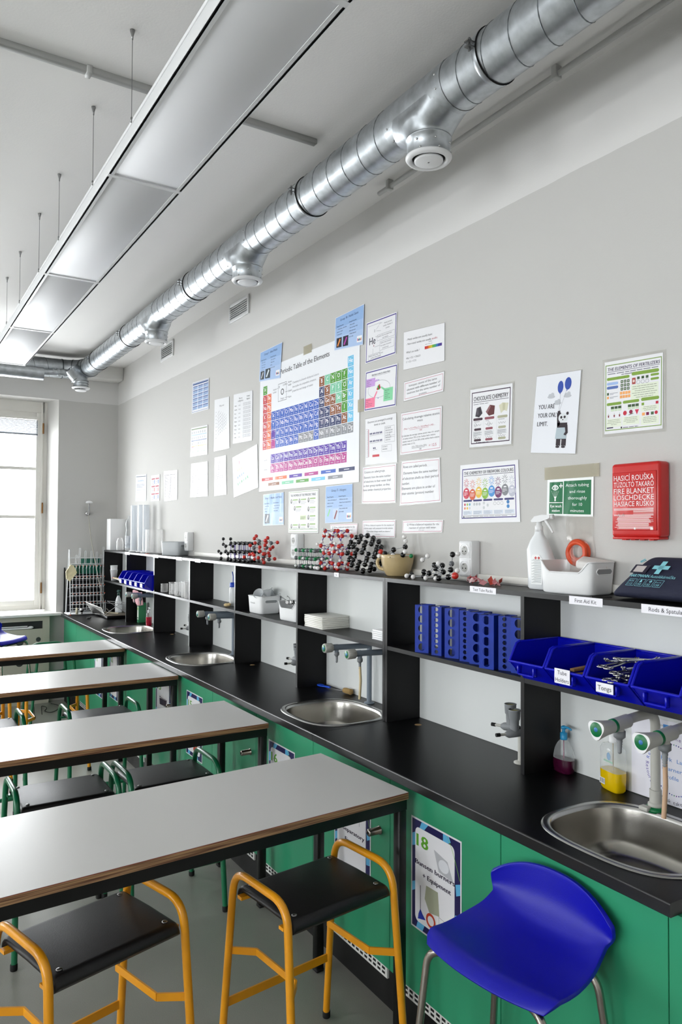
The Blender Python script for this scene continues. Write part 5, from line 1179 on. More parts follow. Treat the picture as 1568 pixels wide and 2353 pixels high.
def gas_tap(x, y, label):
    t = T('gas_tap', label, 'gas tap', (x, y, .9), group='twin grey gas taps')
    b = MB(); b.lathe([(0, .9), (.026, .9), (.026, .904), (.012, .910), (0, .910)], (x, y, 0), M_tapg, seg=24); b.build('base', t)
    b = MB(); b.tube([(x, y, .905), (x, y, 1.02)], .0105, M_tapg, seg=16); b.build('column', t)
    for s, dz in ((1, 0.012), (-1, -.0)):
        ax, ay = ((-.35, .94) if s > 0 else (-.97, .24)); cx, cy, z = x-.010, y+.010*s, 1.020+dz
        ex, ey = cx+ax*.052, cy+ay*.052
        b = MB(); b.tube([(x, y, 1.012+dz), (cx+ax*.018, cy+ay*.018, z), (ex, ey, z-.004), (ex+ax*.012, ey+ay*.012, z-.004)], [.012, .0175, .0145, .008], M_tapd, seg=16)
        b.tube([(ex+ax*.010, ey+ay*.010, z-.004), (ex+ax*.045, ey+ay*.045, z-.004)], .0052, M_tapg, seg=10); b.tube([(ex+ax*.036, ey+ay*.036, z-.004), (ex+ax*.052, ey+ay*.052, z-.004)], .0072, M_rubber, seg=10); b.build('outlet', t)
        kx, ky = cx+ax*.026, cy+ay*.026
        b = MB(); b.lathe([(.014, z+.003), (.0165, z+.030), (.017, z+.045), (.0205, z+.050), (.0225, z+.082), (.0238, z+.085), (.0218, z+.086), (.0205, z+.080), (0, z+.080)], (kx, ky, 0), M_tapd, seg=22); k = b.build('knob', t)
        b = MB(); b.disc((kx, ky, z+.0805), .019, MATS.get('yellow_mark') or mat('yellow_mark', '#b9b070', .5), seg=18); b.build('yellow_mark', k)
    return t
gas_tap(2.070, 2.062, 'twin gas tap standing left of the upright beside the pink soap bottle')
gas_tap(2.072, 3.775, 'twin gas tap half hidden behind the upright left of the second sink')
gas_tap(2.072, 5.50, 'twin gas tap behind the upright left of the third sink')

# ================================================================ things on the worktop
def soap(x, y, kind, label, h=.10, name='soap_bottle', s=1.0, rot=0.0):
    t = T(name, label, 'bottle', (x, y, .9), rot); L = 0
    n = 32
    def shell_(prof, mt, nm, e=2.6):
        b = MB(); vs = []
        for (a, c, z) in prof: vs += [(p[0], p[1], z) for p in superl(0, 0, a*s, c*s, n, e)]
        b.add(vs, [(k*n+i, k*n+(i+1) % n, (k+1)*n+(i+1) % n, (k+1)*n+i) for k in range(len(prof)-1) for i in range(n)], mt, True); b.add(vs[-n:], [tuple(range(n))], mt, True); b.add(vs[:n], [tuple(range(n))], mt, True); return b.build(nm, t, world=False)
    if kind == 'pink':
        shell_([(.020, .034, .0005), (.024, .040, .006), (.0245, .0425, .03), (.024, .042, .06), (.021, .036, .085), (.016, .025, .105), (.0105, .0115, .118), (.010, .010, .122)], M_clearp, 'bottle', 2.4)
        shell_([(.0198, .0338, .0002), (.0243, .0403, .006), (.0248, .0428, .03), (.0245, .0426, .050)], mat('pink_soap', '#3c0a26', .2, coat=.3), 'liquid', 2.4)
        cm = mat('sky_blue_cap', '#2a8fc0', .35); z = .118*1; R = .0125
    elif kind == 'yellow':
        shell_([(.020, .040, .0005), (.025, .0465, .008), (.026, .0475, .04), (.027, .049, .09), (.0265, .048, .135), (.022, .040, .150), (.0125, .0135, .158), (.012, .012, .164)], M_clearp, 'bottle', 3.6)
        shell_([(.0203, .0403, .0002), (.0253, .0468, .008), (.0263, .0478, .04), (.0268, .0484, .066)], mat('yellow_soap', '#d8b408', .15, coat=.4), 'liquid', 3.6)
        b = MB(); b.box(-.0275*s, .008, .018, -.0272*s, .036, .038, M_wplastic)
        for i in range(9): b.box(-.0278*s, .010+.0028*i, .021, -.0276*s, .010+.0028*i+(.0008 if i % 3 else .0016), .036, M_slot)
        b.build('barcode', t, world=False); b = MB(); b.ball((-.0272, -.012, .118), .010, mat('label_blue', '#8aa8c4', .5), 14, 8, (.03, 1, 1.3)); b.build('drop_mark', t, world=False); b = MB(); b.box(-.0278, -.034, .098, -.0274, .012, .104, mat('label_green', '#9cc0ae', .5)); b.build('brand_band', t, world=False)
        cm = M_wplastic; z = .160; R = .0145
    else:
        shell_([(.022, .022, .0005), (.026, .026, .006), (.0265, .0265, .08), (.022, .022, .105), (.0115, .0115, .115), (.011, .011, .12)], M_clearp, 'bottle', 2)
        shell_([(.0223, .0223, .0002), (.0263, .0263, .006), (.0267, .0267, .078)], mat('red_soap', '#b01030', .15, coat=.3), 'liquid', 2)
        cm = M_wplastic; z = .115; R = .012
    b = MB(); b.lathe([(0, z), (R, z), (R*1.05, z+.004), (R, z+.024), (R*.5, z+.026), (R*.42, z+.04)], (0, 0, 0), cm, seg=20)
    b.lathe([(0, z+.04), (R*.75, z+.038), (R*.8, z+.046), (R*.3, z+.05), (0, z+.05)], (0, 0, 0), cm, seg=18); b.tube([(0, 0, z+.045), (0, -.022, z+.046), (0, -.036, z+.041)], [.005, .0042, .0032], cm, seg=10); b.build('pump', t, world=False)
    b = MB(); b.tube([(0, 0, .012), (0, 0, z)], .002, mat('dip_tube', '#b9ab93', .4) if kind != 'pink' else mat('pink_tube', '#8a2650', .4), seg=8); b.build('dip_tube', t, world=False)
    return t
soap(2.128, 1.905, 'pink', 'clear soap bottle with dark pink soap and a sky-blue pump', name='soap_bottle')
soap(2.128, 1.690, 'yellow', 'square clear soap bottle with yellow soap and white pump, left of the curved tap', name='soap_bottle', rot=math.radians(-14))
soap(2.085, 6.70, 'red', 'small soap bottle with bright red soap beside the window-end sink', name='soap_bottle')
# blue handled bottle brush
t = T('bottle_brush', 'bottle brush with blue loop handle and tan bristles behind the second sink', 'brush', (2.12, 3.5, .9))
b = MB(); b.tube(bend([(2.112, 3.575, .909), (2.097, 3.60, .909), (2.090, 3.640, .909), (2.106, 3.652, .909), (2.121, 3.635, .909), (2.114, 3.60, .909), (2.112, 3.575, .909)], .02, 4), .0042, mat('brush_blue', '#1c4fd0', .35), seg=8); b.tube([(2.112, 3.58, .909), (2.118, 3.545, .909)], .006, MATS['brush_blue'], seg=10); b.build('handle', t)
b = MB(); b.tube([(2.117, 3.55, .909), (2.118, 3.48, .911), (2.128, 3.42, .915)], .0016, M_wirem, seg=6); b.tube([(2.117, 3.55, .907), (2.115, 3.48, .908), (2.128, 3.42, .915)], .0014, M_wirem, seg=6); b.build('wire', t)
b = MB(); b.lathe([(0, 0), (.013, .004), (.0155, .02), (.0145, .05), (.016, .062), (.012, .068), (0, .07)], (0, 0, 0), mat('tan_bristles', '#a98a57', .9, bump=(500, .6)), axis='y', seg=18); b.xform(Matrix.Translation((2.131, 3.425, .917)) @ Matrix.Rotation(math.radians(185), 4, 'Z')); b.build('bristles', t)
# window end: spray bottle, pink cloth, packet, tray, peg rack, black lump
def spray(x, y, z0, label, body, head, h=.27, s=1.0, lab=True, rot=0.0, nm='spray_bottle', lean=0):
    t = T(nm, label, 'bottle', (x, y, z0), rot); n = 30
    prof = [(.030, .040, .001), (.034, .045, .008), (.0345, .0455, .05), (.0345, .045, .11), (.031, .041, .145), (.022, .028, .180), (.0145, .0155, .200), (.0125, .0125, .212), (.0125, .0125, .218)]
    b = MB(); vs = []
    for (a, c, z) in prof: vs += [(p[0]*s, p[1]*s*(1.16 if lab else 1)+(.012 if z > .15 else .012*max(0, (z-.09)/.06))*s, z*s) for p in superl(0, 0, a, c, n, 2.6)]
    b.add(vs, [(k*n+i, k*n+(i+1) % n, (k+1)*n+(i+1) % n, (k+1)*n+i) for k in range(len(prof)-1) for i in range(n)], body, True); b.add(vs[:n], [tuple(range(n))], body); b.add(vs[-n:], [tuple(range(n))], body)
    b.build('bottle', t, world=False)
    b = MB(); y0 = .012*s; b.lathe([(0, .212*s), (.0145*s, .212*s), (.0145*s, .232*s), (.010*s, .236*s), (.009*s, .25*s), (0, .25*s)], (0, y0, 0), head, seg=20)
    hx = .0105*s; b.prism([(y0+.026*s, .246*s), (y0+.030*s, .252*s), (y0+.014*s, .268*s), (y0-.02*s, .274*s), (y0-.052*s, .272*s), (y0-.052*s, .262*s), (y0-.044*s, .258*s), (y0-.012*s, .248*s)], 'x', -hx, hx, head)
    b.lathe([(0, 0), (.008*s, 0), (.0085*s, -.012*s), (0, -.012*s)], (0, y0-.05*s, .266*s), head, axis='y', seg=14)
    b.tube([(0, y0-.026*s, .256*s), (0, y0-.040*s, .238*s), (0, y0-.052*s, .222*s), (0, y0-.060*s, .208*s)], [.0055*s, .005*s, .0045*s, .003*s], head, seg=10); b.build('trigger_head', t, world=False)
    if lab:
        b = MB(); gl = mat('bottle_label', '#eceeee', .35); b.add([(-.0352, .024, .02), (-.0352, -.026, .02), (-.0352, -.026, .115), (-.0352, -.012, .13), (-.0352, .016, .13), (-.0352, .024, .115)], [tuple(range(6))], gl)
        tx = mat('label_text_grey', '#8c9092', .5)
        for i in range(26): b.box(-.0356, -.022, .026+.0034*i, -.0354, .02-.006*((i*7) % 3), .0272+.0034*i, tx)
        for k in (0, 1): b.prism([(-.018+.014*k, .118), (-.012+.014*k, .124), (-.006+.014*k, .118), (-.012+.014*k, .112)], 'x', -.0358, -.0356, mat('label_red', '#c04a4a', .5))
        b.build('label', t, world=False)
    return t
M_hdpe = mat('cloudy_white_plastic', '#dfe2e4', .35, coat=.2)
spray(2.118, 2.000, ST, 'large white spray bottle with trigger head standing beside the white basket', M_hdpe, M_wplastic, s=1.02, rot=math.radians(8))
spray(2.06, 7.62, .9, 'white spray bottle with a dark green head in the shadow of the end upright', M_hdpe, mat('dark_green_plastic', '#0c3a34', .4), s=.95, lab=False)
M_pink = mat('pink_cloth', '#c4959a', .9, bump=(250, .3))
t = MB(); n, m = 16, 12; vs = []
for j in range(m+1):
    for i in range(n+1):
        u, v = i/n, j/m; vs.append((1.985+.012*math.sin(u*9)*v+.006*math.sin(u*17), 6.86-.30*u+.01*math.sin(v*5), 1.215-.125*v*(1-.25*abs(u-.5))+.006*math.sin(u*7)))
t.add(vs, [(j*(n+1)+i, j*(n+1)+i+1, (j+1)*(n+1)+i+1, (j+1)*(n+1)+i) for j in range(m) for i in range(n)], M_pink, True)
for j in range(m+1):
    pass
o = tag(t.build('cloth', loc=(1.985, 6.7, 1.15), fix=False), 'pink cloth draped over the taps of the window-end sink', 'cloth'); md = o.modifiers.new('thick', 'SOLIDIFY'); md.thickness = .004
b = MB(); b.bbox(2.06, 6.93, .901, 2.13, 6.985, 1.085, mat('green_carton', '#2f7d52', .5), r=.002); b.box(2.0595, 6.935, .93, 2.0605, 6.98, 1.05, mat('carton_white', '#d5ddd2', .5)); b.ball((2.0592, 6.957, 1.03), .014, mat('carton_lime', '#8fc43a', .5), 12, 6, (.05, 1, 1)); b.box(2.0593, 6.94, .94, 2.0598, 6.975, .95, mat('carton_dark', '#1d4a34', .5))
tag(b.build('carton', loc=(2.095, 6.96, .9)), 'narrow green and white carton standing behind the window-end sink', 'carton')
# bent metal tray with frame on a black tray
t = T('metal_tray', 'bent steel mesh tray leaning on a black tray near the window-end sink', 'tray', (1.97, 7.58, .9))
b = MB(); b.bbox(1.875, 7.34, .901, 2.13, 7.70, .928, M_black, r=.008); b.bbox(1.89, 7.355, .926, 2.115, 7.685, .934, mat('tray_dirt', '#5a5246', .8), r=.003); b.build('black_tray', t)
b = MB(); p0, p1 = Vector((1.80, 7.86, 1.025)), Vector((1.885, 7.50, .945))
b.add([(1.79, 7.84, 1.03), (1.875, 7.56, .99), (1.90, 7.50, .925), (1.85, 7.80, .915)], [(0, 1, 2, 3)], M_steel); b.tube([(1.79, 7.84, 1.03), (1.875, 7.56, .99), (1.90, 7.50, .925), (1.85, 7.80, .915), (1.79, 7.84, 1.03)], .004, M_steel, seg=8)
b.build('bent_plate', t)
b = MB()
for a, c in (((1.90, 7.50, .935), (2.03, 7.42, 1.045)), ((1.96, 7.66, 1.045), (2.10, 7.40, .935)), ((1.96, 7.68, 1.045), (2.12, 7.36, 1.045)), ((1.88, 7.74, 1.035), (2.12, 7.42, 1.02)), ((1.93, 7.70, 1.045), (1.90, 7.56, .94))): b.tube([a, c], .0028, M_wirem, seg=8)
b.build('wire_frame', t)
b = MB(); b.tube([(1.93, 7.60, .936), (2.02, 7.47, .938)], .008, mat('tan_stick', '#b0a68e', .7), seg=10); b.ball((1.93, 7.60, .940), .013, MATS['tan_stick'], 10, 6); b.build('wooden_tool', t)
b = MB(); b.ball((1.735, 7.48, .908), .020, M_rubber, 12, 8, (1, 1.2, .42)); b.ball((1.748, 7.465, .912), .010, M_rubber, 10, 6, (1, 1, .8)); tag(b.build('rubber_bung', loc=(1.735, 7.48, .9)), 'small black lump lying on the worktop near the drying rack', 'stopper')
# drying rack of white wire with clear pegs
rk = T('drying_rack', 'tall white wire drying rack with rows of red-tipped pegs by the window', 'drying rack', (1.82, 7.97, .9))
M_ww = mat('white_coated_wire', '#d5d8da', .4); RX0, RX1, RY = 1.640, 1.990, 7.93
b = MB()
for x, ty in ((RX0, 7.84), (RX1, 7.86)):
    b.tube([(x, ty, .905), (x+.004, RY+.01, 1.555)], .0048, M_ww, seg=8); b.tube([(x, 8.06, .905), (x+.004, RY+.03, 1.555)], .0048, M_ww, seg=8); b.ball((x+.004, RY+.02, 1.556), .008, M_ww, 8, 5)
    b.ball((x, ty, .906), .007, mat('red_tip', '#c4502c', .5), 8, 5)
for z in (1.475, 1.415, 1.402, 1.29, 1.265, 1.205, 1.18, 1.12, 1.095, 1.03, 1.005, .965, .945): b.tube([(RX0, RY-(1.475-z)*.10, z), (RX1+.003, RY-(1.475-z)*.10, z)], .0032, M_ww, seg=7)
b.build('wire_frame', rk)
b = MB(); nx = 10
for i in range(nx):
    x = RX0+.028+i*(RX1-RX0-.04)/(nx-1); b.tube([(x, RY-.052, .95), (x+.002, RY-.01, 1.40)], .0022, M_ww, seg=6)
b.build('upright_wires', rk)
pg = None
for i in range(nx):
    for z in (1.395, 1.285, 1.20, 1.115, 1.025):
        x = RX0+.028+i*(RX1-RX0-.04)/(nx-1); yy = RY-(1.475-z)*.10
        if pg is None:
            b = MB(); b.tube([(0, -.004, -.028), (0, -.040, -.002)], .0032, M_ww, seg=6); b.ball((0, -.042, 0), .0055, MATS['red_tip'], 8, 5); pg = b.build('peg', rk, world=False); q = pg
        else: q = pg.copy(); COL.objects.link(q); q.parent = rk
        q.location = Vector((x, yy, z))-Vector(rk.location)
b = MB()
for i, x in enumerate((1.70, 1.735, 1.79, 1.85, 1.905, 1.945, 1.97)):
    h = (.09, .16, .13, .13, .12, .09, .17)[i]; b.tube(bend([(x, RY, 1.41), (x+.004, RY, 1.415+h), (x+.018, RY, 1.415+h), (x+.014, RY, 1.41)], .006, 3), .0022, M_ww, seg=6)
b.build('top_loops', rk)
b = MB(); b.bbox(RX0-.02, 7.86, .903, RX1-.02, 8.05, .915, M_wplastic, r=.004); b.tube([(RX0, 7.85, .935), (RX1, 7.85, .925)], .006, M_ww, seg=8); b.ball((1.74, 7.80, .955), .022, M_chrome, 12, 8); b.tube([(1.74, 7.80, .915), (1.74, 7.80, .95)], .010, M_chrome, seg=10); b.build('drip_tray', rk)
b = MB(); b.box(RX0+.02, 8.10, .905, RX1+.01, 8.13, 1.30, M_blackb); b.box(RX0-.015, 8.10, .905, RX0, 8.12, 1.37, M_blackb)
for k in range(4): b.box(RX0+.02, 8.09, .98+.085*k, RX1+.01, 8.101, .985+.085*k, M_screw)
tag(b.build('black_drawer_unit', loc=(1.82, 8.11, .9)), 'dark slatted board standing behind the white drying rack', 'board')
b = MB(); b.bbox(1.795, 8.075, 1.302, 2.0, 8.15, 1.46, mat('green_box', '#0e5a48', .4), r=.006); b.bbox(1.70, 8.09, 1.302, 1.793, 8.15, 1.40, mat('bottle_green', '#24503a', .3), r=.012)
tag(b.build('green_box', loc=(1.9, 8.11, 1.30)), 'dark green box showing through the top of the drying rack', 'box')
b = MB(); n = 6; pts = [(1.592, 7.86, 1.34), (1.60, 7.86, 1.27), (1.63, 7.85, 1.245), (1.70, 7.85, 1.33), (1.668, 7.86, 1.40), (1.64, 7.86, 1.41)]
b.add([(p[0], p[1]-.012+.006*(i % 2), p[2]) for i, p in enumerate(pts)]+[(p[0], p[1]+.006, p[2]) for p in pts], [tuple(range(6)), tuple(range(11, 5, -1))]+[(i, i+6, (i+1) % 6+6, (i+1) % 6) for i in range(6)], mat('cream_sponge', '#d9cfa8', .9, noise=(20, .2)))
tag(b.build('sponge', loc=(1.64, 7.86, 1.33)), 'cream sponge pushed onto the left post of the drying rack', 'sponge')
b = MB(); b.lathe([(0, .915), (.012, .916), (.011, .98), (0, .982)], (1.69, 7.79, 0), mat('cork', '#d6cfb4', .7), seg=12); tag(b.build('cork_stick', loc=(1.69, 7.79, .915)), 'short cream stick standing in front of the drying rack', 'stick')
# cord lying on the floor near the window
b = MB(); b.tube(bend([(1.50, 8.02, .004), (1.56, 7.90, .004), (1.50, 7.70, .004), (1.42, 7.62, .004), (1.38, 7.72, .004), (1.44, 7.86, .004), (1.40, 7.98, .004), (1.34, 7.60, .004)], .08, 6), .003, M_rubber, seg=6); tag(b.build('cord', loc=(1.45, 7.8, 0)), 'thin dark cord lying curled on the floor by the window', 'cord')

# ================================================================ things on the middle shelves
def store_bin(w_=.160, d=.205, h=.136):
    """open-fronted storage bin; local x across, -y is the open front, z up"""
    t = T('storage_bin', '', 'bin', (0, 0, 0)); th = .003; lip = -d-.040
    side = [(0, 0), (0, h), (-d+.012, h), (-d-.004, h-.006), (lip, .068), (lip+.004, .060), (-d+.03, 0)]
    b = MB()
    for s in (-1, 1):
        x0 = s*w_/2; b.prism(side, 'x', x0, x0-s*th, M_bluebin); b.bbox(x0-s*.004, -d+.008, h-.008, x0+s*.003, 0, h+.001, M_bluebin, r=.002, seg=1)
        b.tube([(x0-s*.001, -d+.010, h-.002), (x0-s*.001, -d-.006, h-.008), (x0-s*.001, lip, .068)], .0046, M_bluebin, seg=8)
    b.box(-w_/2, -.003, 0, w_/2, 0, h, M_bluebin); b.box(-w_/2, -d+.03, .0, w_/2, 0, .003, M_bluebin); b.bbox(-w_/2-.002, -.004, h-.008, w_/2+.002, .001, h+.001, M_bluebin, r=.002, seg=1)
    b.prism([(-d+.03, 0), (-d+.033, 0), (lip+.004, .066), (lip, .068)], 'x', -w_/2, w_/2, M_bluebin); b.tube([(-w_/2, lip, .068), (w_/2, lip, .068)], .0045, M_bluebin, seg=8); b.build('bin_body', t, world=False)
    b = MB(); fr = Vector((0, (-d+.03)*.35+lip*.65, .043)); 
    for s in (-1, 1): b.bbox(s*.036-.003, lip-.004, .030, s*.036+.003, lip+.014, .058, M_bluebin, r=.001, seg=1)
    b.box(-.036, lip-.003, .027, .036, lip+.016, .032, M_bluebin); b.build('label_holder', t, world=False)
    return t, lip
G3 = 'blue open-fronted bins on the near shelf'
st, LIP = store_bin(); st['group'] = G3; st['label'] = 'blue open bin next to the test tube racks, a few thin rods inside'
st.location = (2.150, 1.872, SM); st.rotation_euler.z = -PI/2
bins = [st]
for k, lb in enumerate(('blue open bin labelled Tube Holders', 'blue open bin labelled Tongs, full of crucible tongs', 'blue open bin cut by the right edge of view')):
    c = copy_tree(st, (2.150, 1.872-.1685*(k+1), SM), None, lb); c['group'] = G3; bins.append(c)
def card(x, y, z, wy, hz, lines, label, size, nrm=-1, cat='label', col='#e9e8ee', nm='label_card', tc='#33333a', tilt=0, grp=None):
    """white card facing the room with printed lines; (x, y, z) = its far bottom corner"""
    b = MB(); b.box(x-.0012, y-wy, z, x, y, z+hz, mat('card_white', '#e9e8ee', .5)); k = len(lines); tm = mat('card_ink', tc, .5)
    for i, s in enumerate(lines):
        sz = size; zz = z+hz*(1-(i+.5)/k)-sz*.36; v, f, wd = text2d(s, 'LEFT'); wmax = wy*.88; kx = min(sz, wmax/wd); yy = y-(wy-wd*kx)/2
        write3d(b, s, (x-.0016, yy, zz), (0, -1, 0), (0, 0, 1), sz, tm, width=wd*kx)
    return tag(b.build(nm, loc=(x, y-wy/2, z+hz/2), fix=False), label, cat, grp)
bx = 2.150+LIP-.006
card(bx, 1.872-.1685+.034, SM+.030, .064, .048, ['Tube', 'Holders'], 'white card reading Tube Holders on a blue bin', .019)
card(bx-.001, 1.872-.337+.034, SM+.032, .064, .030, ['Tongs'], 'white card reading Tongs on a blue bin', .021)
M_wood = mat('plain_wood', '#a57f4c', .6, noise=(60, .2, (1, .1, 1)))
for i, (dy, dx, r) in enumerate(((.018, 0, 8), (-.012, .01, -6))):
    b = MB(); b.bbox(-.08, -.009, 0, .075, .009, .010, M_wood, r=.002); b.tube([(.04, 0, .012), (.06, 0, .017), (.075, 0, .012)], .0015, M_wirem, seg=6); o = b.build('tube_holder', loc=(2.03, 1.7035+dy, SM+.060-.014*i), world=False)
    o.location = (2.03, 1.7035+dy, SM+.064-.014*i); o.data.transform(Matrix.Translation((2.03, 1.7035+dy, SM+.060-.014*i))); o.rotation_euler.z = math.radians(r); tag(o, ('upper wooden test tube holder lying in the Tube Holders bin', 'lower wooden test tube holder lying in the Tube Holders bin')[i], 'tube holder', 'wooden tube holders in the bin')
for i in range(3):
    b = MB(); y = 1.89-.022*i; b.tube([(1.95+.01*i, y, SM+.052), (2.13, y+.01, SM+.012)], .0022, M_wirem, seg=6); tag(b.build('thin_rod', loc=(2.03, y, SM+.03)), 'thin metal rod in the bin next to the test tube racks', 'rod', 'thin rods in the first blue bin')
def tongs(cx, cy, cz, rz, tilt, k):
    t = T('crucible_tongs', 'pair of steel crucible tongs heaped in the Tongs bin', 'tongs', (cx, cy, cz), 0, 'steel tongs heaped in a blue bin'); t.rotation_euler = (tilt, 0, rz)
    for s in (-1, 1):
        b = MB(); b.tube(bend([(s*.004, .085, .008), (s*.006, .07, 0), (s*.004, .045, 0), (0, .02, s*.001), (-s*.010, -.03, s*.001), (-s*.012, -.066, s*.001)], .02, 3), .0032, M_chrome, seg=7)
        b.tube([(-s*.012+.0125*math.cos(a*PI/6), -.079+.0145*math.sin(a*PI/6), s*.001) for a in range(12)], .003, M_chrome, seg=6, closed=True); b.build('arm', t, world=False)
    return t
rd = random.Random(5); proto = None
for i in range(11):
    cx, cy, cz = 2.010+rd.uniform(-.02, .04), 1.535+rd.uniform(-.030, .030), SM+.048+.0075*i; rz = rd.uniform(-.35, .35)+(PI/2 if i % 2 else -PI/2); tl = rd.uniform(-.12, .12)
    if proto is None: proto = tongs(cx, cy, cz, rz, tl, i)
    else: c = copy_tree(proto, (cx, cy, cz), rz); c.rotation_euler.x = tl
# test tube racks: folded blue channels with a row of holes
def rack(nh=5, wd=.066, dp=.066, ht=.205, rh=.0165):
    t = T('test_tube_rack', '', 'rack', (0, 0, 0)); n = 20; b = MB(); th = .0016
    def plate(P, w_, z0, z1, k, r):
        hgt = (z1-z0)/k; c0 = w_/2
        for j in range(k):
            za, zb = z0+j*hgt, z0+(j+1)*hgt; zc = (za+zb)/2
            for off in (0, th):
                inn = [P(c0+r*math.cos(2*PI*i/n), zc+r*math.sin(2*PI*i/n), off) for i in range(n)]; out = []
                for i in range(n):
                    a = 2*PI*i/n; q = min(w_/2/max(abs(math.cos(a)), 1e-6), hgt/2/max(abs(math.sin(a)), 1e-6)); out.append(P(c0+q*math.cos(a), zc+q*math.sin(a), off))
                b.add(inn+out, [(i, (i+1) % n, n+(i+1) % n, n+i) for i in range(n)], M_bluerack)
                cs = [(0, za), (w_, za), (w_, zb), (0, zb)]
                for (u, z) in cs:
                    a0 = math.atan2(z-zc, u-c0) % (2*PI); i0 = int(a0/(2*PI)*n) % n; i1 = (i0+1) % n
                    b.add([P(u, z, off), out[i0], out[i1]], [(0, 1, 2)], M_bluerack)
            b.add([P(c0+r*math.cos(2*PI*i/n), zc+r*math.sin(2*PI*i/n), 0) for i in range(n)]+[P(c0+r*math.cos(2*PI*i/n), zc+r*math.sin(2*PI*i/n), th) for i in range(n)], [(i, (i+1) % n, n+(i+1) % n, n+i) for i in range(n)], M_bluerack)
    plate(lambda u, z, o: (u, o, z), wd, .004, ht, nh, rh)                     # front plate
    b.build('front_plate', t, world=False)
    b = MB(); b.box(wd-th, th, .004, wd, dp, ht, M_bluerack); b.box(0, 0, 0, wd, dp, .004, M_bluerack); b.build('side_plate', t, world=False)
    b = MB(); b.box(0, dp-.002, .004, wd, dp, ht, M_bluerack); b.build('rear_plate', t, world=False)
    b = MB(); b.add([(0, 0, ht), (.0, .0, ht-.0005), (wd, .0, ht)], [(0, 1, 2)], M_bluerack); b.box(0, 0, ht-.0015, wd*.25, dp, ht, M_bluerack); b.build('top_flange', t, world=False)
    return t
G4 = 'blue test tube racks stood on end'
ra = rack(); ra['group'] = G4; rb_ = rack(9, .050, .066, .205, .0085); rb_['group'] = G4
spots = [(ra, 1.984, 2.606, -66, 'leftmost blue test tube rack, standing against the black upright'), (rb_, 2.000, 2.512, -72, 'blue rack with a row of small holes, second from the left'),
         (ra, 2.006, 2.432, -68, 'blue test tube rack third from the left'), (rb_, 2.006, 2.338, -74, 'narrow blue rack with small holes right of the third rack'),
         (ra, 2.000, 2.272, -72, 'blue test tube rack with five large holes, third from the right'), (ra, 1.972, 2.184, -76, 'blue test tube rack standing farthest forward, with bright left edge'), (rb_, 2.004, 2.112, -66, 'narrow blue rack with small holes between the forward rack and the upright'), (ra, 2.006, 2.048, -78, 'blue test tube rack cut off by the right-hand upright')]
used = set()
for (r0, x, y, a, lb) in spots:
    o = r0 if r0 not in used else copy_tree(r0); used.add(r0); o.location = (x, y, SM); o.rotation_euler.z = math.radians(a); o['label'] = lb
# the side of a rack faces +y locally; the racks are turned so that front plates face the room
# stacks of white trays
def stack(x0, y0, n, wx, wy, th, label, grp, mt, gap=.0006, jit=.002):
    rd = random.Random(n)
    for i in range(n):
        dx, dy = rd.uniform(-jit, jit), rd.uniform(-jit, jit); b = MB(); z = SM+i*(th+gap); b.bbox(x0+dx, y0+dy, z, x0+wx+dx, y0+wy+dy, z+th, mt, r=.002, seg=1)
        tag(b.build('plastic_tray', loc=(x0+wx/2, y0+wy/2, z)), label % ('topmost' if i == n-1 else ('lowest' if i == 0 else 'inside')) if '%' in label else label, 'tray', grp)
M_tray = mat('off_white_tray', '#e4e3dc', .4)
stack(1.992, 3.42, 7, .17, .195, .0088, 'flat off-white plastic tray in the big stack right of the white tongs basket', 'big stack of off-white trays', M_tray)
stack(2.035, 2.865, 5, .10, .15, .0092, 'small white tile in the low stack beside the double upright', 'small stack of white tiles', M_wplastic, jit=.003)
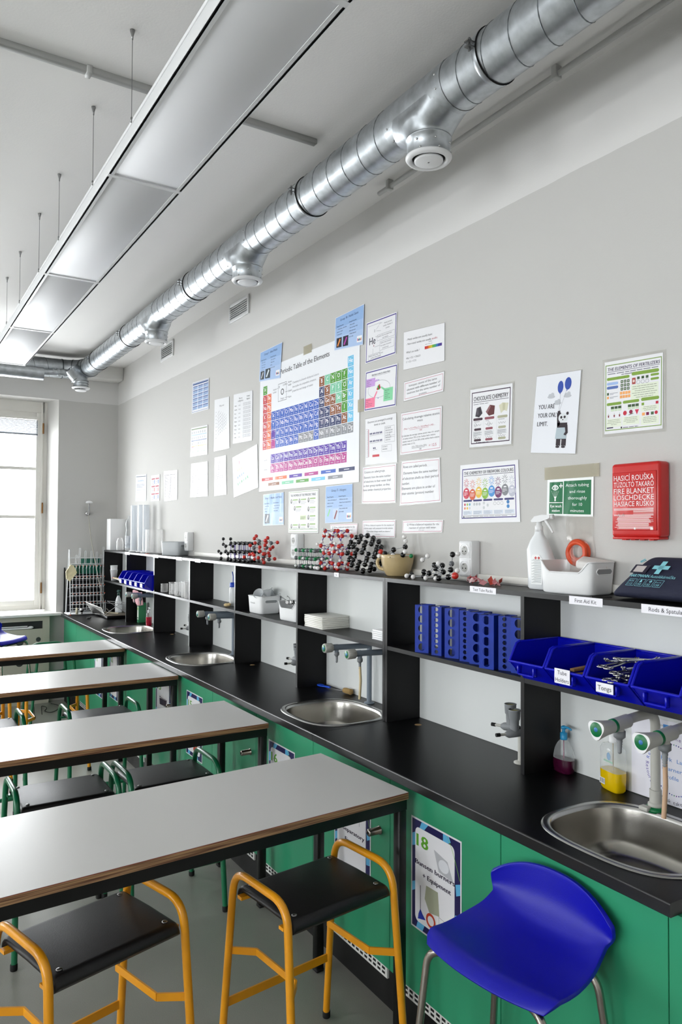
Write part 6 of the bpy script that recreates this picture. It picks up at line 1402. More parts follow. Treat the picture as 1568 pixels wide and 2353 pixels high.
# baskets
def basket(W_, D_, H_, label, dip=True, mt=None, slot=True, name='basket'):
    """plastic basket, local: front faces -y (x across), optional dip in the front wall and hand slots in the ends"""
    mt = mt or mat('basket_white', '#e8e9ea', .32, coat=.2); t = T(name, label, 'basket', (0, 0, 0)); b = MB(); n = 56; t0 = .003
    def ringp(k, inset, z):
        a, c = W_/2*(k)-inset, D_/2*(k)-inset; return superl(0, 0, a, c, n, 7), z
    def hz(px, py):
        z = H_
        if dip and py < -D_*.35:
            u = abs(px)/(W_/2); z = H_-(.036*max(0, min(1, (.86-u)/.28)) if u < .86 else 0)*(H_/.11)
        return z
    out = []; levels = [0, .006, .5, 1.0]
    vo, vi = [], []
    for l in levels:
        for (px, py) in superl(0, 0, W_/2*(.93+.07*l)-(.004 if l == 0 else 0), D_/2*(.91+.09*l)-(.004 if l == 0 else 0), n, 7):
            z = hz(px, py)*l if l != .006 else .006; vo.append((px, py, z)); vi.append((px*(1-t0*2/W_), py*(1-t0*2/D_), max(z, .003)))
    m = len(levels); b.add(vo, [(k*n+i, k*n+(i+1) % n, (k+1)*n+(i+1) % n, (k+1)*n+i) for k in range(m-1) for i in range(n)]+[tuple(range(n))[::-1]], mt, True)
    b.add(vi, [(k*n+i, (k+1)*n+i, (k+1)*n+(i+1) % n, k*n+(i+1) % n) for k in range(m-1) for i in range(n)]+[tuple(range(n))], mt, True)
    top = vo[-n:]; ti = vi[-n:]; b.add(top+ti, [(i, (i+1) % n, n+(i+1) % n, n+i) for i in range(n)], mt); b.tube([(p[0], p[1], p[2]) for p in top], .0028, mt, seg=6, closed=True)
    b.build('basket_body', t, world=False)
    if slot:
        for s in (-1, 1):
            b = MB(); x = s*(W_/2*.985); z = H_*.72; L = D_*.24; hh = H_*.085
            pts = [(x, -L, z-hh), (x, L, z-hh), (x, L+hh, z), (x, L, z+hh), (x, -L, z+hh), (x, -L-hh, z)]; b.tube(bend(pts+[pts[0]], .004, 2), .0018, mt, seg=6); b.prism([(p[1]*.97, p[2]) for p in pts], 'x', x+s*.0009, x+s*.0004, mat('slot_shade', '#8f9294', .6)); b.build('hand_slot', t, world=False)
    return t
k1 = basket(.225, .150, .112, 'white basket with a dipped front on the shelf above the First Aid Kit label'); k1.location = (2.092, 1.812, ST); k1.rotation_euler.z = -PI/2+math.radians(5)
b = MB(); b.bbox(-.055, -.035, 0, .055, .035, .03, mat('tissue_white', '#e4e2df', .8, bump=(30, .3)), r=.01, seg=3); o = b.build('tissue_pack', world=False); tag(o, 'pack of white tissues sticking out of the white basket', 'tissue pack'); o.location = (2.125, 1.765, ST+.088); o.rotation_euler = (.25, .15, -1.2)
b = MB(); b.bbox(-.07, -.03, 0, .07, .03, .07, mat('tissue_box', '#dcdcda', .6), r=.006); o = b.build('gauze_box', world=False); tag(o, 'white box lying inside the white basket under the tissues', 'box'); o.location = (2.10, 1.80, ST+.006); o.rotation_euler.z = -PI/2
k2 = basket(.215, .150, .112, 'grey-white basket on the shelf left of the far socket', dip=False, mt=mat('basket_grey', '#bfc3c6', .35)); k2.location = (2.095, 6.03, ST); k2.rotation_euler.z = -PI/2+math.radians(25)
k3 = basket(.185, .150, .108, 'white basket labelled Funnels on the middle shelf', dip=False); k3.location = (2.083, 4.31, SM); k3.rotation_euler.z = -PI/2+math.radians(3)
k4 = basket(.215, .140, .108, 'white basket labelled Beaker Tongs with a dipped front'); k4.location = (2.070, 3.850, SM); k4.rotation_euler.z = -PI/2+math.radians(4)
def btext(st_, par, y0, z, size, wd):
    b = MB(); write3d(b, st_, (0, 0, 0), (1, 0, 0), (0, 0, 1), size, mat('card_ink', '#33333a', .5), width=wd); o = b.build('lettering', fix=False); o.parent = par; o.location = y0+(z,); return o
btext('Funnels', k3, (-.040, -.0745), .062, .014, .055); btext('Beaker Tongs', k4, (-.062, -.0680), .056, .014, .082)
for i, (x, y, a, r) in enumerate(((2.06, 4.30, .5, .034), (2.10, 4.27, -.3, .042), (2.11, 4.33, .9, .03))):
    t = T('plastic_funnel', ('clear plastic funnel with its stem up in the Funnels basket', 'large clear plastic funnel with its cone rising from the Funnels basket', 'clear plastic funnel lying behind the others in the Funnels basket')[i], 'funnel', (x, y, SM+.10), 0, 'plastic funnels in the white basket'); t.rotation_euler = (a, -.9+.6*i, .4*i)
    b = MB(); b.lathe([(r, .05), (r*.98, .048), (.006, 0), (.0045, -.05), (.0035, -.05), (.005, 0), (r*.96, .05)], (0, 0, 0), M_poly, seg=26); b.build('cone', t, world=False)
    b = MB(); b.tube([(r*math.cos(q*PI/9), r*math.sin(q*PI/9), .05) for q in range(18)], .0015, M_poly, seg=6, closed=True); b.build('rim', t, world=False)
for i in range(6):
    t = T('beaker_tongs', 'steel beaker tongs with band jaws in the Beaker Tongs basket', 'tongs', (2.06+.012*(i % 3), 3.94-.042*i, SM+.095+.004*(i % 2)), 0, 'beaker tongs in the white basket'); t.rotation_euler = (.2*(-1)**i, .5-.1*i, .7*i)
    b = MB(); b.tube([(.018*math.cos(a*PI/8), .018*math.sin(a*PI/8), .0) for a in range(13)], .0012, M_chrome, seg=5); v = [(.020*math.cos(a*PI/8), .020*math.sin(a*PI/8)) for a in range(13)]
    b.add([(p[0], p[1], -.008) for p in v]+[(p[0], p[1], .008) for p in v], [(j, j+1, 14+j, 13+j) for j in range(12)], M_chrome, True); b.build('band', t, world=False)
    b = MB(); b.tube(bend([(.018, -.006, 0), (-.02, .012, .01), (-.06, .0, .012), (-.075, .012, .02), (-.062, .02, .024)], .02, 3), .0024, M_chrome, seg=7); b.build('handle', t, world=False)
for i, (y, z, a) in enumerate(((3.79, SM+.135, 0), (3.775, SM+.155, .4))):
    b = MB(); b.tube([(2.075+.012*math.cos(q*PI/8), y+.012*math.sin(q*PI/8)*math.cos(a), z+.016*math.sin(q*PI/8)) for q in range(16)], .0028, M_chrome, seg=7, closed=True); b.tube([(2.075, y, z-.016), (2.07, y+.01, z-.07)], .0028, M_chrome, seg=7); tag(b.build('scissor_handle', loc=(2.075, y, z)), 'steel finger loop standing above the Beaker Tongs basket', 'tongs', 'finger loops over the tongs basket')
# wash bottles
def wash_bottle(x, y, label, h=.145, r=.026):
    t = T('wash_bottle', label, 'bottle', (x, y, SM), 0, 'blue-capped wash bottles'); b = MB()
    b.lathe([(0, .001), (r*.95, .001), (r, .006), (r, h*.78), (r*.97, h*.84), (r*.72, h*.9), (r*.7, h*.94)], (0, 0, 0), M_poly, seg=24); b.build('bottle', t, world=False)
    b = MB(); b.lathe([(0, h*.90), (r*.85, h*.90), (r*.88, h*.94), (r*.85, h*1.1), (r*.5, h*1.12), (0, h*1.12)], (0, 0, 0), mat('cap_blue', '#1d46b8', .35), seg=22); b.build('cap', t, world=False)
    b = MB(); b.tube(bend([(0, 0, h*1.1), (0, -.002, h*1.42), (0, .014, h*1.62)], .03, 5), [.0045]*1+[.004]*7, MATS['cap_blue'], seg=8) if False else b.tube(bend([(0, 0, h*1.1), (0, -.002, h*1.42), (0, .014, h*1.62)], .03, 5), .0036, MATS['cap_blue'], seg=8); b.build('spout', t, world=False)
    b = MB(); b.lathe([(0, .002), (r*.9, .003), (r*.93, .01), (r*.93, h*.22)], (0, 0, 0), mat('water_in_bottle', '#b9bfc0', .2), seg=20); b.build('liquid', t, world=False); return t
wash_bottle(2.075, 4.785, 'wash bottle with blue cap and spout, left one of the pair'); wash_bottle(2.085, 4.705, 'wash bottle with blue cap, right one of the pair against the upright')
b = MB(); b.ball((2.02, 4.765, SM+.012), .022, mat('tan_sponge', '#c8b183', .9, noise=(80, .3)), 14, 9, (.8, 1.3, .55)); b.ball((2.03, 4.745, SM+.016), .014, MATS['tan_sponge'], 12, 8, (1, 1, .8)); tag(b.build('potato_piece', loc=(2.02, 4.765, SM)), 'small tan lump in front of the two wash bottles', 'lump')
# drinking-glass sized beakers
G5 = 'glass beakers in a row on the middle shelf'
gl = None
for i, (y, x, r, h) in enumerate(((6.11, 2.03, .030, .072), (6.03, 2.09, .030, .075), (5.94, 2.06, .030, .078), (5.86, 2.02, .034, .100), (5.79, 2.08, .034, .100), (5.72, 2.02, .036, .110), (5.64, 2.07, .038, .122), (5.56, 2.02, .038, .124), (5.47, 2.08, .040, .126), (5.45, 2.00, .036, .12))):
    b = MB(); b.lathe([(0, .001), (r*.9, .001), (r, .006), (r, h*.94), (r*1.06, h), (r*1.02, h), (r*.95, h*.93), (r*.95, .007), (r*.8, .004), (0, .004)], (0, 0, 0), M_glass, seg=26)
    b.prism([(-r*.16, h-.002), (0, h+.001), (r*.16, h-.002)], 'x', -r*1.14, -r*.98, M_glass) if False else None
    o = b.build('glass_beaker', world=False); o.location = (x, y, SM)
    tag(o, '%s clear glass beaker in the row on the middle shelf' % ('shorter' if i < 3 else ('middle-sized' if i < 6 else 'taller')), 'beaker', G5+(', short' if i < 3 else (', middle' if i < 6 else ', tall')))
# small blue bins at the window end
for i in range(5):
    c = copy_tree(st, (2.150, 6.975-.162*i, SM), -PI/2, 'blue bin on the far shelf, %s' % ('leftmost of the row of five', 'second from the left of the row of five', 'middle one of the row of five', 'second from the right of the row of five', 'rightmost of the row of five, its shiny side showing')[i]); c['group'] = 'row of small blue bins on the far shelf'
    card(2.150+LIP-.006, 6.975-.162*i+.03, SM+.030, .06, .032, [], 'small white card on the front of a blue bin in the far row', .010, grp='cards on the far blue bins')
# paper cups, pens
t = T('paper_cups', 'stack of white paper cups on the end shelf by the window', 'cups', (2.03, 7.70, SM)); 
b = MB(); b.lathe([(0, .001), (.026, .001), (.036, .108), (.0385, .110), (.036, .112), (.034, .108)], (2.03, 7.70, SM), M_wplastic, seg=26); b.build('outer_cup', t)
b = MB(); b.lathe([(.033, .112), (.0355, .152), (.0375, .154), (.035, .156), (.033, .15), (.03, .10)], (2.03, 7.70, SM), M_wplastic, seg=26); b.lathe([(.033, .135), (.0345, .136), (.033, .137)], (2.03, 7.70, SM), M_tray, seg=26); b.build('inner_cup', t)
for i, (c, dy) in enumerate((('#d8dadb', 0), ('#b54a2a', .03), ('#c8b48a', -.02))):
    b = MB(); b.tube([(2.00, 7.60+dy, SM+.035), (2.04, 7.40+dy, SM+.012+.01*i)], .007, mat('stick_%d' % i, c, .5), seg=8); tag(b.build('syringe', loc=(2.02, 7.5, SM+.02)), ('thin white stick lying between the paper cups and blue bins', 'thin orange stick lying beside the paper cups', 'thin tan stick lying beside the paper cups')[i], 'stick')

# ================================================================ cards on the shelf edge
cx = SF-.0003
card(cx, 2.240, 1.534, .146, .024, ['Test Tube Racks'], 'white card reading Test Tube Racks on the shelf edge', .0165)
card(cx, 1.743, 1.531, .137, .027, ['First Aid Kit'], 'white card reading First Aid Kit on the shelf edge', .018)
card(cx, 1.463, 1.528, .170, .027, ['Rods & Spatulas'], 'white card reading Rods & Spatulas on the shelf edge', .0185)
card(cx, 3.272, 1.536, .045, .022, ['Tiles'], 'tiny white card on the shelf edge below the red and white model', .009)
for i, (y, wd) in enumerate(((7.03, .16), (6.18, .14), (5.60, .13), (5.20, .11))): card(cx, y+wd/2, 1.532, wd, .026, [], 'blank white card on the far shelf edge, %s' % ('nearest the window', 'below the grey basket', 'third from the window', 'left of the black model')[i], .004)

# ================================================================ things on top of the shelf
# first aid bag
t = T('first_aid_bag', 'navy first aid bag with pale blue cross and emergency numbers', 'bag', (2.07, 1.45, ST)); M_navy = mat('navy_nylon', '#161b34', .75, bump=(700, .25)); M_cy = mat('pale_blue_print', '#7fc0cc', .6)
bm_ = MB(); F = lambda y, x, z: (x, y, z)
def sect(y, k):      # closed cross-section at a given y
    return [(2.030+.010*k, y, ST+.004), (2.005+.016*k, y, ST+.020), (2.008+.018*k, y, ST+.045*(1-.2*k)), (2.045+.02*k, y, ST+.095*(1-.25*k)), (2.088+.02*k, y, ST+.134*(1-.2*k)), (2.112+.012*k, y, ST+.139*(1-.2*k)), (2.150, y, ST+.132*(1-.2*k)), (2.172, y, ST+.10*(1-.3*k)), (2.174, y, ST+.02), (2.165, y, ST+.004)]
ys = [(1.618, 1.0), (1.610, .55), (1.580, .22), (1.540, .05), (1.505, 0), (1.45, 0), (1.38, .02), (1.32, .03), (1.27, .2), (1.255, .9)]; secs = []
for y, k in ys:
    s = sect(y, k); out = []
    for (x, yy, z) in s: up = (z-ST)/.139; out.append((x, yy-(.085*up*max(0, (y-1.50)/.118) if y > 1.5 else 0), z-(.06*up*max(0, (k-.5)))))
    secs.append(out)
n = 10; vs = [p for s in secs for p in s]
bm_.add(vs, [(k*n+i, k*n+(i+1) % n, (k+1)*n+(i+1) % n, (k+1)*n+i) for k in range(len(secs)-1) for i in range(n)]+[tuple(range(n)), tuple(range(len(vs)-1, len(vs)-n-1, -1))], M_navy, True); o = bm_.build('bag_body', t); m_ = o.modifiers.new('s', 'SUBSURF'); m_.levels = 2; m_.render_levels = 2
# print on the sloping front: plane through (2.012,z+.045) and (2.078,z+.126)
P0 = Vector((2.0045, 1.45, ST+.048)); UY = Vector((.066, 0, .081)).normalized(); UX = Vector((0, -1, 0)); NN = Vector((-.081, 0, .066)).normalized()
b = MB()
def fp(u, v, h=.0022): return P0+UX*u+UY*v+NN*h
def fq(u0, v0, u1, v1, mt, sl=.25, h=.0024): b.add([fp(u0+v0*sl, v0, h), fp(u1+v0*sl, v0, h), fp(u1+v1*sl, v1, h), fp(u0+v1*sl, v1, h)], [(0, 1, 2, 3)], mt)
fq(-.044, .068, .012, .082, M_cy); fq(-.025, .050, -.008, .099, M_cy)
write3d(b, 'HARTMANN', fp(-.094, .034, .0030), (0, -1, 0), UY+UX*.25, .0155, M_cy, width=.070, bold=1); write3d(b, 'Autolékárnička', fp(-.020, .034, .0030), (0, -1, 0), UY+UX*.25, .0155, M_cy, width=.086)
for i, (s, q) in enumerate((('SOS', '112'), ('', '150'), ('', '155'), ('POLICIE', '158'))):
    u = -.092+.0315*i
    for (a, c, d, e) in ((u, .0, u+.027, .001), (u, .026, u+.027, .027), (u, .0, u+.001, .027), (u+.026, .0, u+.027, .027)): fq(a, c, d, e, M_cy)
    write3d(b, q, fp(u+.006, .004, .0026), UX, UY+UX*.25, .011, M_cy, width=.015)
    if s: write3d(b, s, fp(u+.006, .016, .0026), UX, UY+UX*.25, .009 if i == 0 else .005, M_cy, width=.017 if i == 0 else .019)
    if i == 1: b.add([fp(u+.012, .015, .0026), fp(u+.021, .015, .0026), fp(u+.020, .024, .0026), fp(u+.017, .026, .0026)], [(0, 1, 2, 3)], M_cy)
    if i == 2: fq(u+.010, .018, u+.020, .021, M_cy); fq(u+.0135, .015, u+.0165, .0245, M_cy)
b.build('printing', t)
b = MB(); fq(-.103, .054, -.068, .078, mat('id_card', '#b9b2b0', .5), .25, .0026); b.build('name_card', t); b = MB(); fq(-.112, .050, -.056, .083, mat('clear_window', '#2c2838', .3), .25, .0018); b.build('card_window', t)
b = MB(); b.tube([fp(-.078, .094, .004), fp(-.066, .104, .004), fp(-.060, .100, .004), fp(-.076, .090, .004)], .0016, M_cy, seg=6, closed=True); b.tube([(2.03, 1.615, ST+.004), (1.995, 1.64, ST+.004), (1.99, 1.66, ST+.004)], .0028, M_rubber, seg=6); b.build('zip_pull', t)
# fire blanket box
t = T('fire_blanket_box', 'red fire blanket case hanging on the wall with white lettering in five languages', 'fire blanket case', (2.15, 1.597, 1.75)); M_red = mat('red_plastic', '#c01a18', .35, coat=.15)
b = MB(); b.bbox(2.122, 1.503, 1.755, 2.1795, 1.690, 2.003, M_red, r=.012, seg=4); b.bbox(2.1185, 1.512, 1.778, 2.125, 1.681, 1.972, M_red, r=.002); b.build('case', t)
b = MB(); b.bbox(2.126, 1.508, 1.748, 2.176, 1.688, 1.757, M_red, r=.003)
for k in range(4): b.bbox(2.13, 1.530+.035*k, 1.745, 2.15, 1.548+.035*k, 1.750, M_red, r=.001)
b.build('bottom_flap', t)
b = MB(); M_wi = mat('white_lettering', '#ece4e4', .4); yL = 1.6745
for i, (s, z, h) in enumerate((('HASICÍ ROUŠKA', 1.944, .0185), ('TŰZOLTÓ TAKARÓ', 1.9225, .0175), ('FIRE BLANKET', 1.900, .0185), ('LÖSCHDECKE', 1.879, .0175), ('HASIACE RÚŠKO', 1.858, .0175))): write3d(b, s, (2.1180, yL, z), (0, -1, 0), (0, 0, 1), h/.73, M_wi, width=.154)
rd = random.Random(3); z = 1.850
for k in range(27):
    if 3 <= k <= 7: b.box(2.1178, 1.598-.0, z, 2.1182, 1.522, z+.0011, M_wi) if k != 6 else None
    else:
        a, c = yL-rd.uniform(0, .02)*(k > 9), 1.522+rd.uniform(0, .02)*(k > 9); b.box(2.1178, c, z, 2.1182, a, z+.0012, M_wi)
    z -= .0026
for yy in (1.655, 1.637): b.tube([(2.1178, yy-.004, 1.824), (2.1178, yy, 1.834), (2.1178, yy+.004, 1.824)], .0007, M_wi, seg=4)
b.lathe([(0, -.0004), (.004, -.0004), (.004, 0)], (2.118, 1.592, 1.784), M_wi, axis='x', seg=14); b.box(2.1177, 1.524, 1.780, 2.1181, 1.534, 1.788, M_wi); b.build('lettering', t)
# orange hose in its bag
t = T('hose_bag', 'clear bag hanging below the eye wash sign with a coiled orange hose inside', 'bag', (2.15, 1.866, 1.57))
b = MB(); n, m = 10, 16; vs = []
for j in range(m+1):
    for i in range(n+1):
        u, v = i/n, j/m; vs.append((2.172-.030*math.sin(PI*u)*min(1, v*1.6)-.003*math.sin(v*14+u*5), 1.927-.122*u+.004*math.sin(v*9), 1.828-.27*v))
b.add(vs, [(j*(n+1)+i, j*(n+1)+i+1, (j+1)*(n+1)+i+1, (j+1)*(n+1)+i) for j in range(m) for i in range(n)], thin_clear('bag_plastic', '#dedad4', clear=.85, rough=.15, rim=.35), True); b.build('plastic_bag', t, fix=False)
b = MB(); M_or = mat('orange_hose', '#cf4a22', .35)
for k, (dx, dr, dz) in enumerate(((0, 0, 0), (.012, .004, -.002), (.006, -.006, .004), (-.004, .002, -.006))): b.tube([(2.158+dx*.6, 1.866+(.040+dr)*math.cos(a*PI/14), 1.700+dz+(.038+dr*.6)*math.sin(a*PI/14)) for a in range(28)], .0088, M_or, seg=10, closed=True)
b.tube([(2.150, 1.826, 1.715), (2.148, 1.822, 1.690), (2.148, 1.836, 1.665)], .0095, M_or, seg=10); b.build('coiled_hose', t)
# crumpled wrappers
for i, (x, y, c, s) in enumerate(((2.075, 2.345, '#c23a40', 1), (2.06, 2.285, '#d58f95', 1.1), (2.10, 2.235, '#c84a3a', .9), (2.07, 2.195, '#cf8288', .8), (2.05, 2.315, '#d9b9b9', .7))):
    rd = random.Random(20+i); b = MB(); m_ = mat('wrapper_%d' % i, c, .5); n = 7; pts = [(x+rd.uniform(-.012, .012), y+.030*s-.011*s*k, ST+.003+rd.uniform(0, .028)*s) for k in range(n)]
    for k in range(n-1):
        a, c2 = Vector(pts[k]), Vector(pts[k+1]); w_ = Vector((.012*s, .002, rd.uniform(-.004, .010))); b.add([a-w_, a+w_, c2+w_, c2-w_], [(0, 1, 2, 3)], m_)
    for k in range(len(b.v)): b.v[k] = (b.v[k][0], b.v[k][1], max(b.v[k][2], ST+.0005))
    o = tag(b.build('wrapper', loc=(x, y, ST+.01), fix=False), ('crumpled red paper strip nearest the small black molecule', 'crumpled pink paper strip, largest of the scraps', 'flat red paper scrap in front of the wall trunking', 'pink paper bow at the right end of the scraps', 'pale pink paper scrap on the shelf edge')[i], 'paper scrap', 'red and pink paper scraps'); q = o.modifiers.new('t', 'SOLIDIFY'); q.thickness = .0008
# pottery cup
t = T('clay_cup', 'wide beige pottery cup with a handle holding molecule pieces', 'cup', (2.085, 2.905, ST)); M_clay = mat('glazed_clay', '#bfa97c', .35, noise=(12, .12), bump=(18, .25), coat=.3)
b = MB(); R = .078; prof = [(0, .001), (.048, .001), (.054, .008), (.066, .030), (.075, .062), (.0785, .088), (.080, .101), (.077, .104), (.074, .100), (.071, .062), (.05, .02), (0, .014)]
b.lathe(prof, (2.098, 2.895, ST), M_clay, seg=40); b.build('bowl', t)
b = MB(); b.tube(bend([(2.085, 2.968, ST+.088), (2.080, 3.012, ST+.090), (2.074, 3.034, ST+.062), (2.078, 3.018, ST+.032), (2.088, 2.962, ST+.026)], .025, 5), .0088, M_clay, seg=12); b.build('handle', t)
b = MB()
for (y, z) in ((2.93, .090), (2.845, .092)): b.lathe([(0, -.003), (.003, -.0025)], (2.098-.079+.004, y, ST+z), M_slot, axis='x', seg=8)
b.build('holes', t)
# far end of the shelf top: box, jars, bottle, measuring cylinders, beaker
b = MB(); b.bbox(2.0, 7.742, ST+.0005, 2.170, 7.885, ST+.32, M_wplastic, r=.002, seg=1); tag(b.build('white_box', loc=(2.08, 7.81, ST)), 'plain tall white box at the window end of the shelf top', 'box')
for i, (x, y, lb) in enumerate(((2.05, 7.56, 'clear glass jar without lid in front of the white box'), (2.11, 7.44, 'small glass jar with a red lid beside the plastic bottle'))):
    t = T('glass_jar', lb, 'jar', (x, y, ST)); b = MB(); b.lathe([(0, .001), (.033, .001), (.036, .008), (.036, .09), (.030, .105), (.026, .112), (.026, .128), (.0245, .128), (.0245, .11), (.034, .09), (.034, .01), (0, .008)], (x, y, ST), M_glass, seg=26); b.build('jar_body', t)
    if i: b = MB(); b.lathe([(0, .126), (.029, .126), (.029, .142), (0, .143)], (x, y, ST), mat('red_lid', '#b3202a', .4), seg=22); b.build('lid', t)
t = T('plastic_bottle', 'tall clear plastic drink bottle with a waist beside the clear tubes', 'bottle', (2.07, 7.30, ST)); b = MB()
b.lathe([(0, .002), (.034, .002), (.040, .012), (.041, .12), (.040, .155), (.036, .185), (.032, .205), (.035, .230), (.041, .255), (.040, .275), (.030, .300), (.015, .322), (.014, .345), (.012, .345)], (2.07, 7.30, ST), M_clearp, seg=30)
b.build('bottle_body', t); b = MB(); b.lathe([(.0415, .03), (.042, .06), (.0415, .06), (.042, .09), (.0415, .12), (.0418, .15)], (2.07, 7.30, ST), thin_clear('ribbed_part', '#c3c8cf', clear=.45, rough=.2), seg=30); b.build('ribbed_lower', t)
for i, (x, y, h) in enumerate(((2.07, 7.155, .445), (2.09, 6.985, .445), (2.08, 6.80, .44))):
    t = T('measuring_cylinder', 'tall clear plastic measuring cylinder, %s of the three' % ('left', 'middle', 'right')[i], 'cylinder', (x, y, ST), 0, 'tall clear measuring cylinders')
    b = MB(); b.lathe([(0, .012), (.028, .012), (.030, .018), (.030, h-.004), (.033, h), (.031, h), (.028, h-.004), (.028, .02), (0, .02)], (x, y, ST), M_frost, seg=28); b.build('tube', t)
    b = MB(); b.lathe([(0, .001), (.046, .001), (.047, .008), (.034, .013), (0, .014)], (x, y, ST), M_wplastic, seg=28); b.build('foot', t)
    b = MB(); tk = mat('scale_marks', '#9aa0a6', .5)
    for k in range(18): b.box(x-.0305, y-.004, ST+.04+.022*k, x-.0300, y+.004, ST+.0412+.022*k, tk)
    b.build('scale', t)
b = MB(); r, h = .076, .215; b.lathe([(0, .001), (r*.94, .001), (r, .010), (r, h-.008), (r*1.04, h), (r*1.0, h), (r*.96, h-.008), (r*.96, .01), (0, .006)], (2.092, 6.60, ST), M_glass, seg=40); tag(b.build('large_beaker', loc=(2.092, 6.60, ST)), 'very large clear glass beaker right of the measuring cylinders', 'beaker')
b = MB(); b.bbox(1.992, 6.49, ST, 2.015, 6.53, ST+.004, mat('red_scrap', '#b84a3c', .5), r=.001); tag(b.build('paper_scrap', loc=(2.0, 6.51, ST)), 'tiny red scrap in front of the large beaker', 'scrap')

# ================================================================ molecule models
A_K = mat('atom_black', '#0b0b0c', .25, coat=.3); A_R = mat('atom_red', '#c42a20', .28, coat=.3); A_W = mat('atom_white', '#e6e4e2', .3, coat=.2); A_G = mat('atom_green', '#0f7a45', .3, coat=.2); A_S = mat('atom_grey', '#63666a', .25, coat=.3)
B_G = mat('bond_grey', '#a3a5a8', .35); B_P = mat('bond_purple', '#5a3f9c', .4); B_D = mat('bond_dark', '#5c5c60', .4)
_AT = {}
KN = {'C': ('carbon_atom', A_K), 'O': ('oxygen_atom', A_R), 'H': ('hydrogen_atom', A_W), 'G': ('green_atom', A_G), 'S': ('silicon_atom', A_S)}
def molecule(label, atoms, bonds, rads, bmat, br=.0016, name='molecule_model', pos=None):
    """atoms = [(xyz, kind)]; each atom is a child sharing its mesh with its like; the rods are one part"""
    xs = [a[0] for a in atoms]; cx = sum(p[0] for p in xs)/len(xs); cy = sum(p[1] for p in xs)/len(xs); zmin = min(a[0][2]-rads[a[1]] for a in atoms)
    t = T(name, label, 'molecule model', (cx, cy, zmin))
    for p, k in atoms:
        key = (k, round(rads[k], 5))
        if key not in _AT:
            b = MB(); b.ball((0, 0, 0), rads[k], KN[k][1], 14, 9); o = b.build(KN[k][0]); _AT[key] = o.data
        else: o = bpy.data.objects.new(KN[k][0], _AT[key]); COL.objects.link(o)
        o.parent = t; o.location = (p[0]-cx, p[1]-cy, p[2]-zmin)
    b = MB()
    for bd in bonds:
        i, j = bd[0], bd[1]; m_ = bd[2] if len(bd) > 2 else bmat; b.tube([atoms[i][0], atoms[j][0]], br, m_, seg=6, cap=False)
    if bonds: b.build('bonds', t)
    return t
def near(atoms, lo, hi, ok=lambda a, b: True):
    out = []
    for i in range(len(atoms)):
        for j in range(i+1, len(atoms)):
            d = (Vector(atoms[i][0])-Vector(atoms[j][0])).length
            if lo < d < hi and ok(atoms[i][1], atoms[j][1]): out.append((i, j))
    return out
def rest(atoms, rads, z=ST):
    m_ = min(a[0][2]-rads[a[1]] for a in atoms); return [((a[0][0], a[0][1], a[0][2]-m_+z), a[1]) for a in atoms]
# C60 ball
ph = (1+5**.5)/2; V = []
for (a, b_, c) in ((0, 1, 3*ph), (1, 2+ph, 2*ph), (ph, 2, 2*ph+1)):
    for s1 in (1, -1):
        for s2 in (1, -1):
            for s3 in (1, -1):
                q = (a*s1, b_*s2, c*s3)
                for p in (q, (q[1], q[2], q[0]), (q[2], q[0], q[1])):
                    if not any(sum((p[k]-o[k])**2 for k in range(3)) < .01 for o in V): V.append(p)
RB = {'C': .0125, 'H': .0100, 'O': .0125, 'G': .0100, 'S': .0110}
Mx = Matrix.Rotation(.5, 3, 'X') @ Matrix.Rotation(.35, 3, 'Z'); k = .0915/Vector(V[0]).length
at = [(tuple(Mx @ (Vector(p)*k)+Vector((2.074, 3.135, 0))), 'C') for p in V]; at = rest(at, RB)
molecule('black ball-shaped cage molecule behind the handle of the clay cup', at, near(at, .005, .044), RB, B_G, .0022)
# ice: puckered hexagon layers, red with white ends, purple rods
at = []; RI = {'O': .0115, 'H': .0085}; dY, dZ = .060, .056; OX = []
for lx in range(2):
    for (jy, jz) in ((0, 0), (0, 1), (1, -.5), (1, .5), (1, 1.5), (2, 0), (2, 1)): pass
hexs = []
for cyk, czk in ((0, 0), (2, 0), (0, 1), (2, 1), (1, .5)): pass
pts2 = set()
for (hc, hz_) in ((0, 0), (1, 0), (0, 1), (1, 1)):
    for a in range(6):
        y = hc*.098+(hz_*0)+.0520*math.cos(math.radians(60*a+30)); z = hz_*.094+.0540*math.sin(math.radians(60*a+30)); pts2.add((round(y, 3), round(z, 3)))
pl = []
for p in sorted(pts2):
    if not any((p[0]-q[0])**2+(p[1]-q[1])**2 < .0006 for q in pl): pl.append(p)
for lx in range(2):
    for i, (y, z) in enumerate(pl): at.append(((2.055+.060*lx+(.010 if i % 2 else -.010), 3.485-y, z), 'O'))
nO = len(at); bonds = [(i, j, B_P) for i, j in near(at, .02, .0635)]
hs = []
for (i, j, _) in bonds:
    a, c = Vector(at[i][0]), Vector(at[j][0]); hs.append((tuple(a.lerp(c, .38 if (i+j) % 2 else .62)), 'H'))
rd = random.Random(11)
for i in range(0, nO, 2):
    a = Vector(at[i][0]); hs.append((tuple(a+Vector((-.016, rd.uniform(-.012, .012), rd.uniform(0, .016)))), 'H'))
at = rest(at+hs, RI); molecule('red and white open lattice model with purple rods, left of the black cage', at, bonds, RI, B_P, .0026, 'lattice_model')
# salt-like block
at = []; RN = {'G': .0105, 'S': .0115, 'H': .0085}
for i in range(3):
    for j in range(6):
        for l in range(3): at.append(((2.045+.038*i, 3.815-.044*j, .045*l), 'G' if (i+j+l) % 2 == 0 else 'S'))
bonds = near(at, .03, .0455)
for j in range(3): at.append(((2.036, 3.80-.088*j, .045*(j % 2)+.001), 'H'))
at = rest(at, RN); molecule('green and grey block lattice model of three layers', at, bonds, RN, B_G, .0022, 'lattice_model')
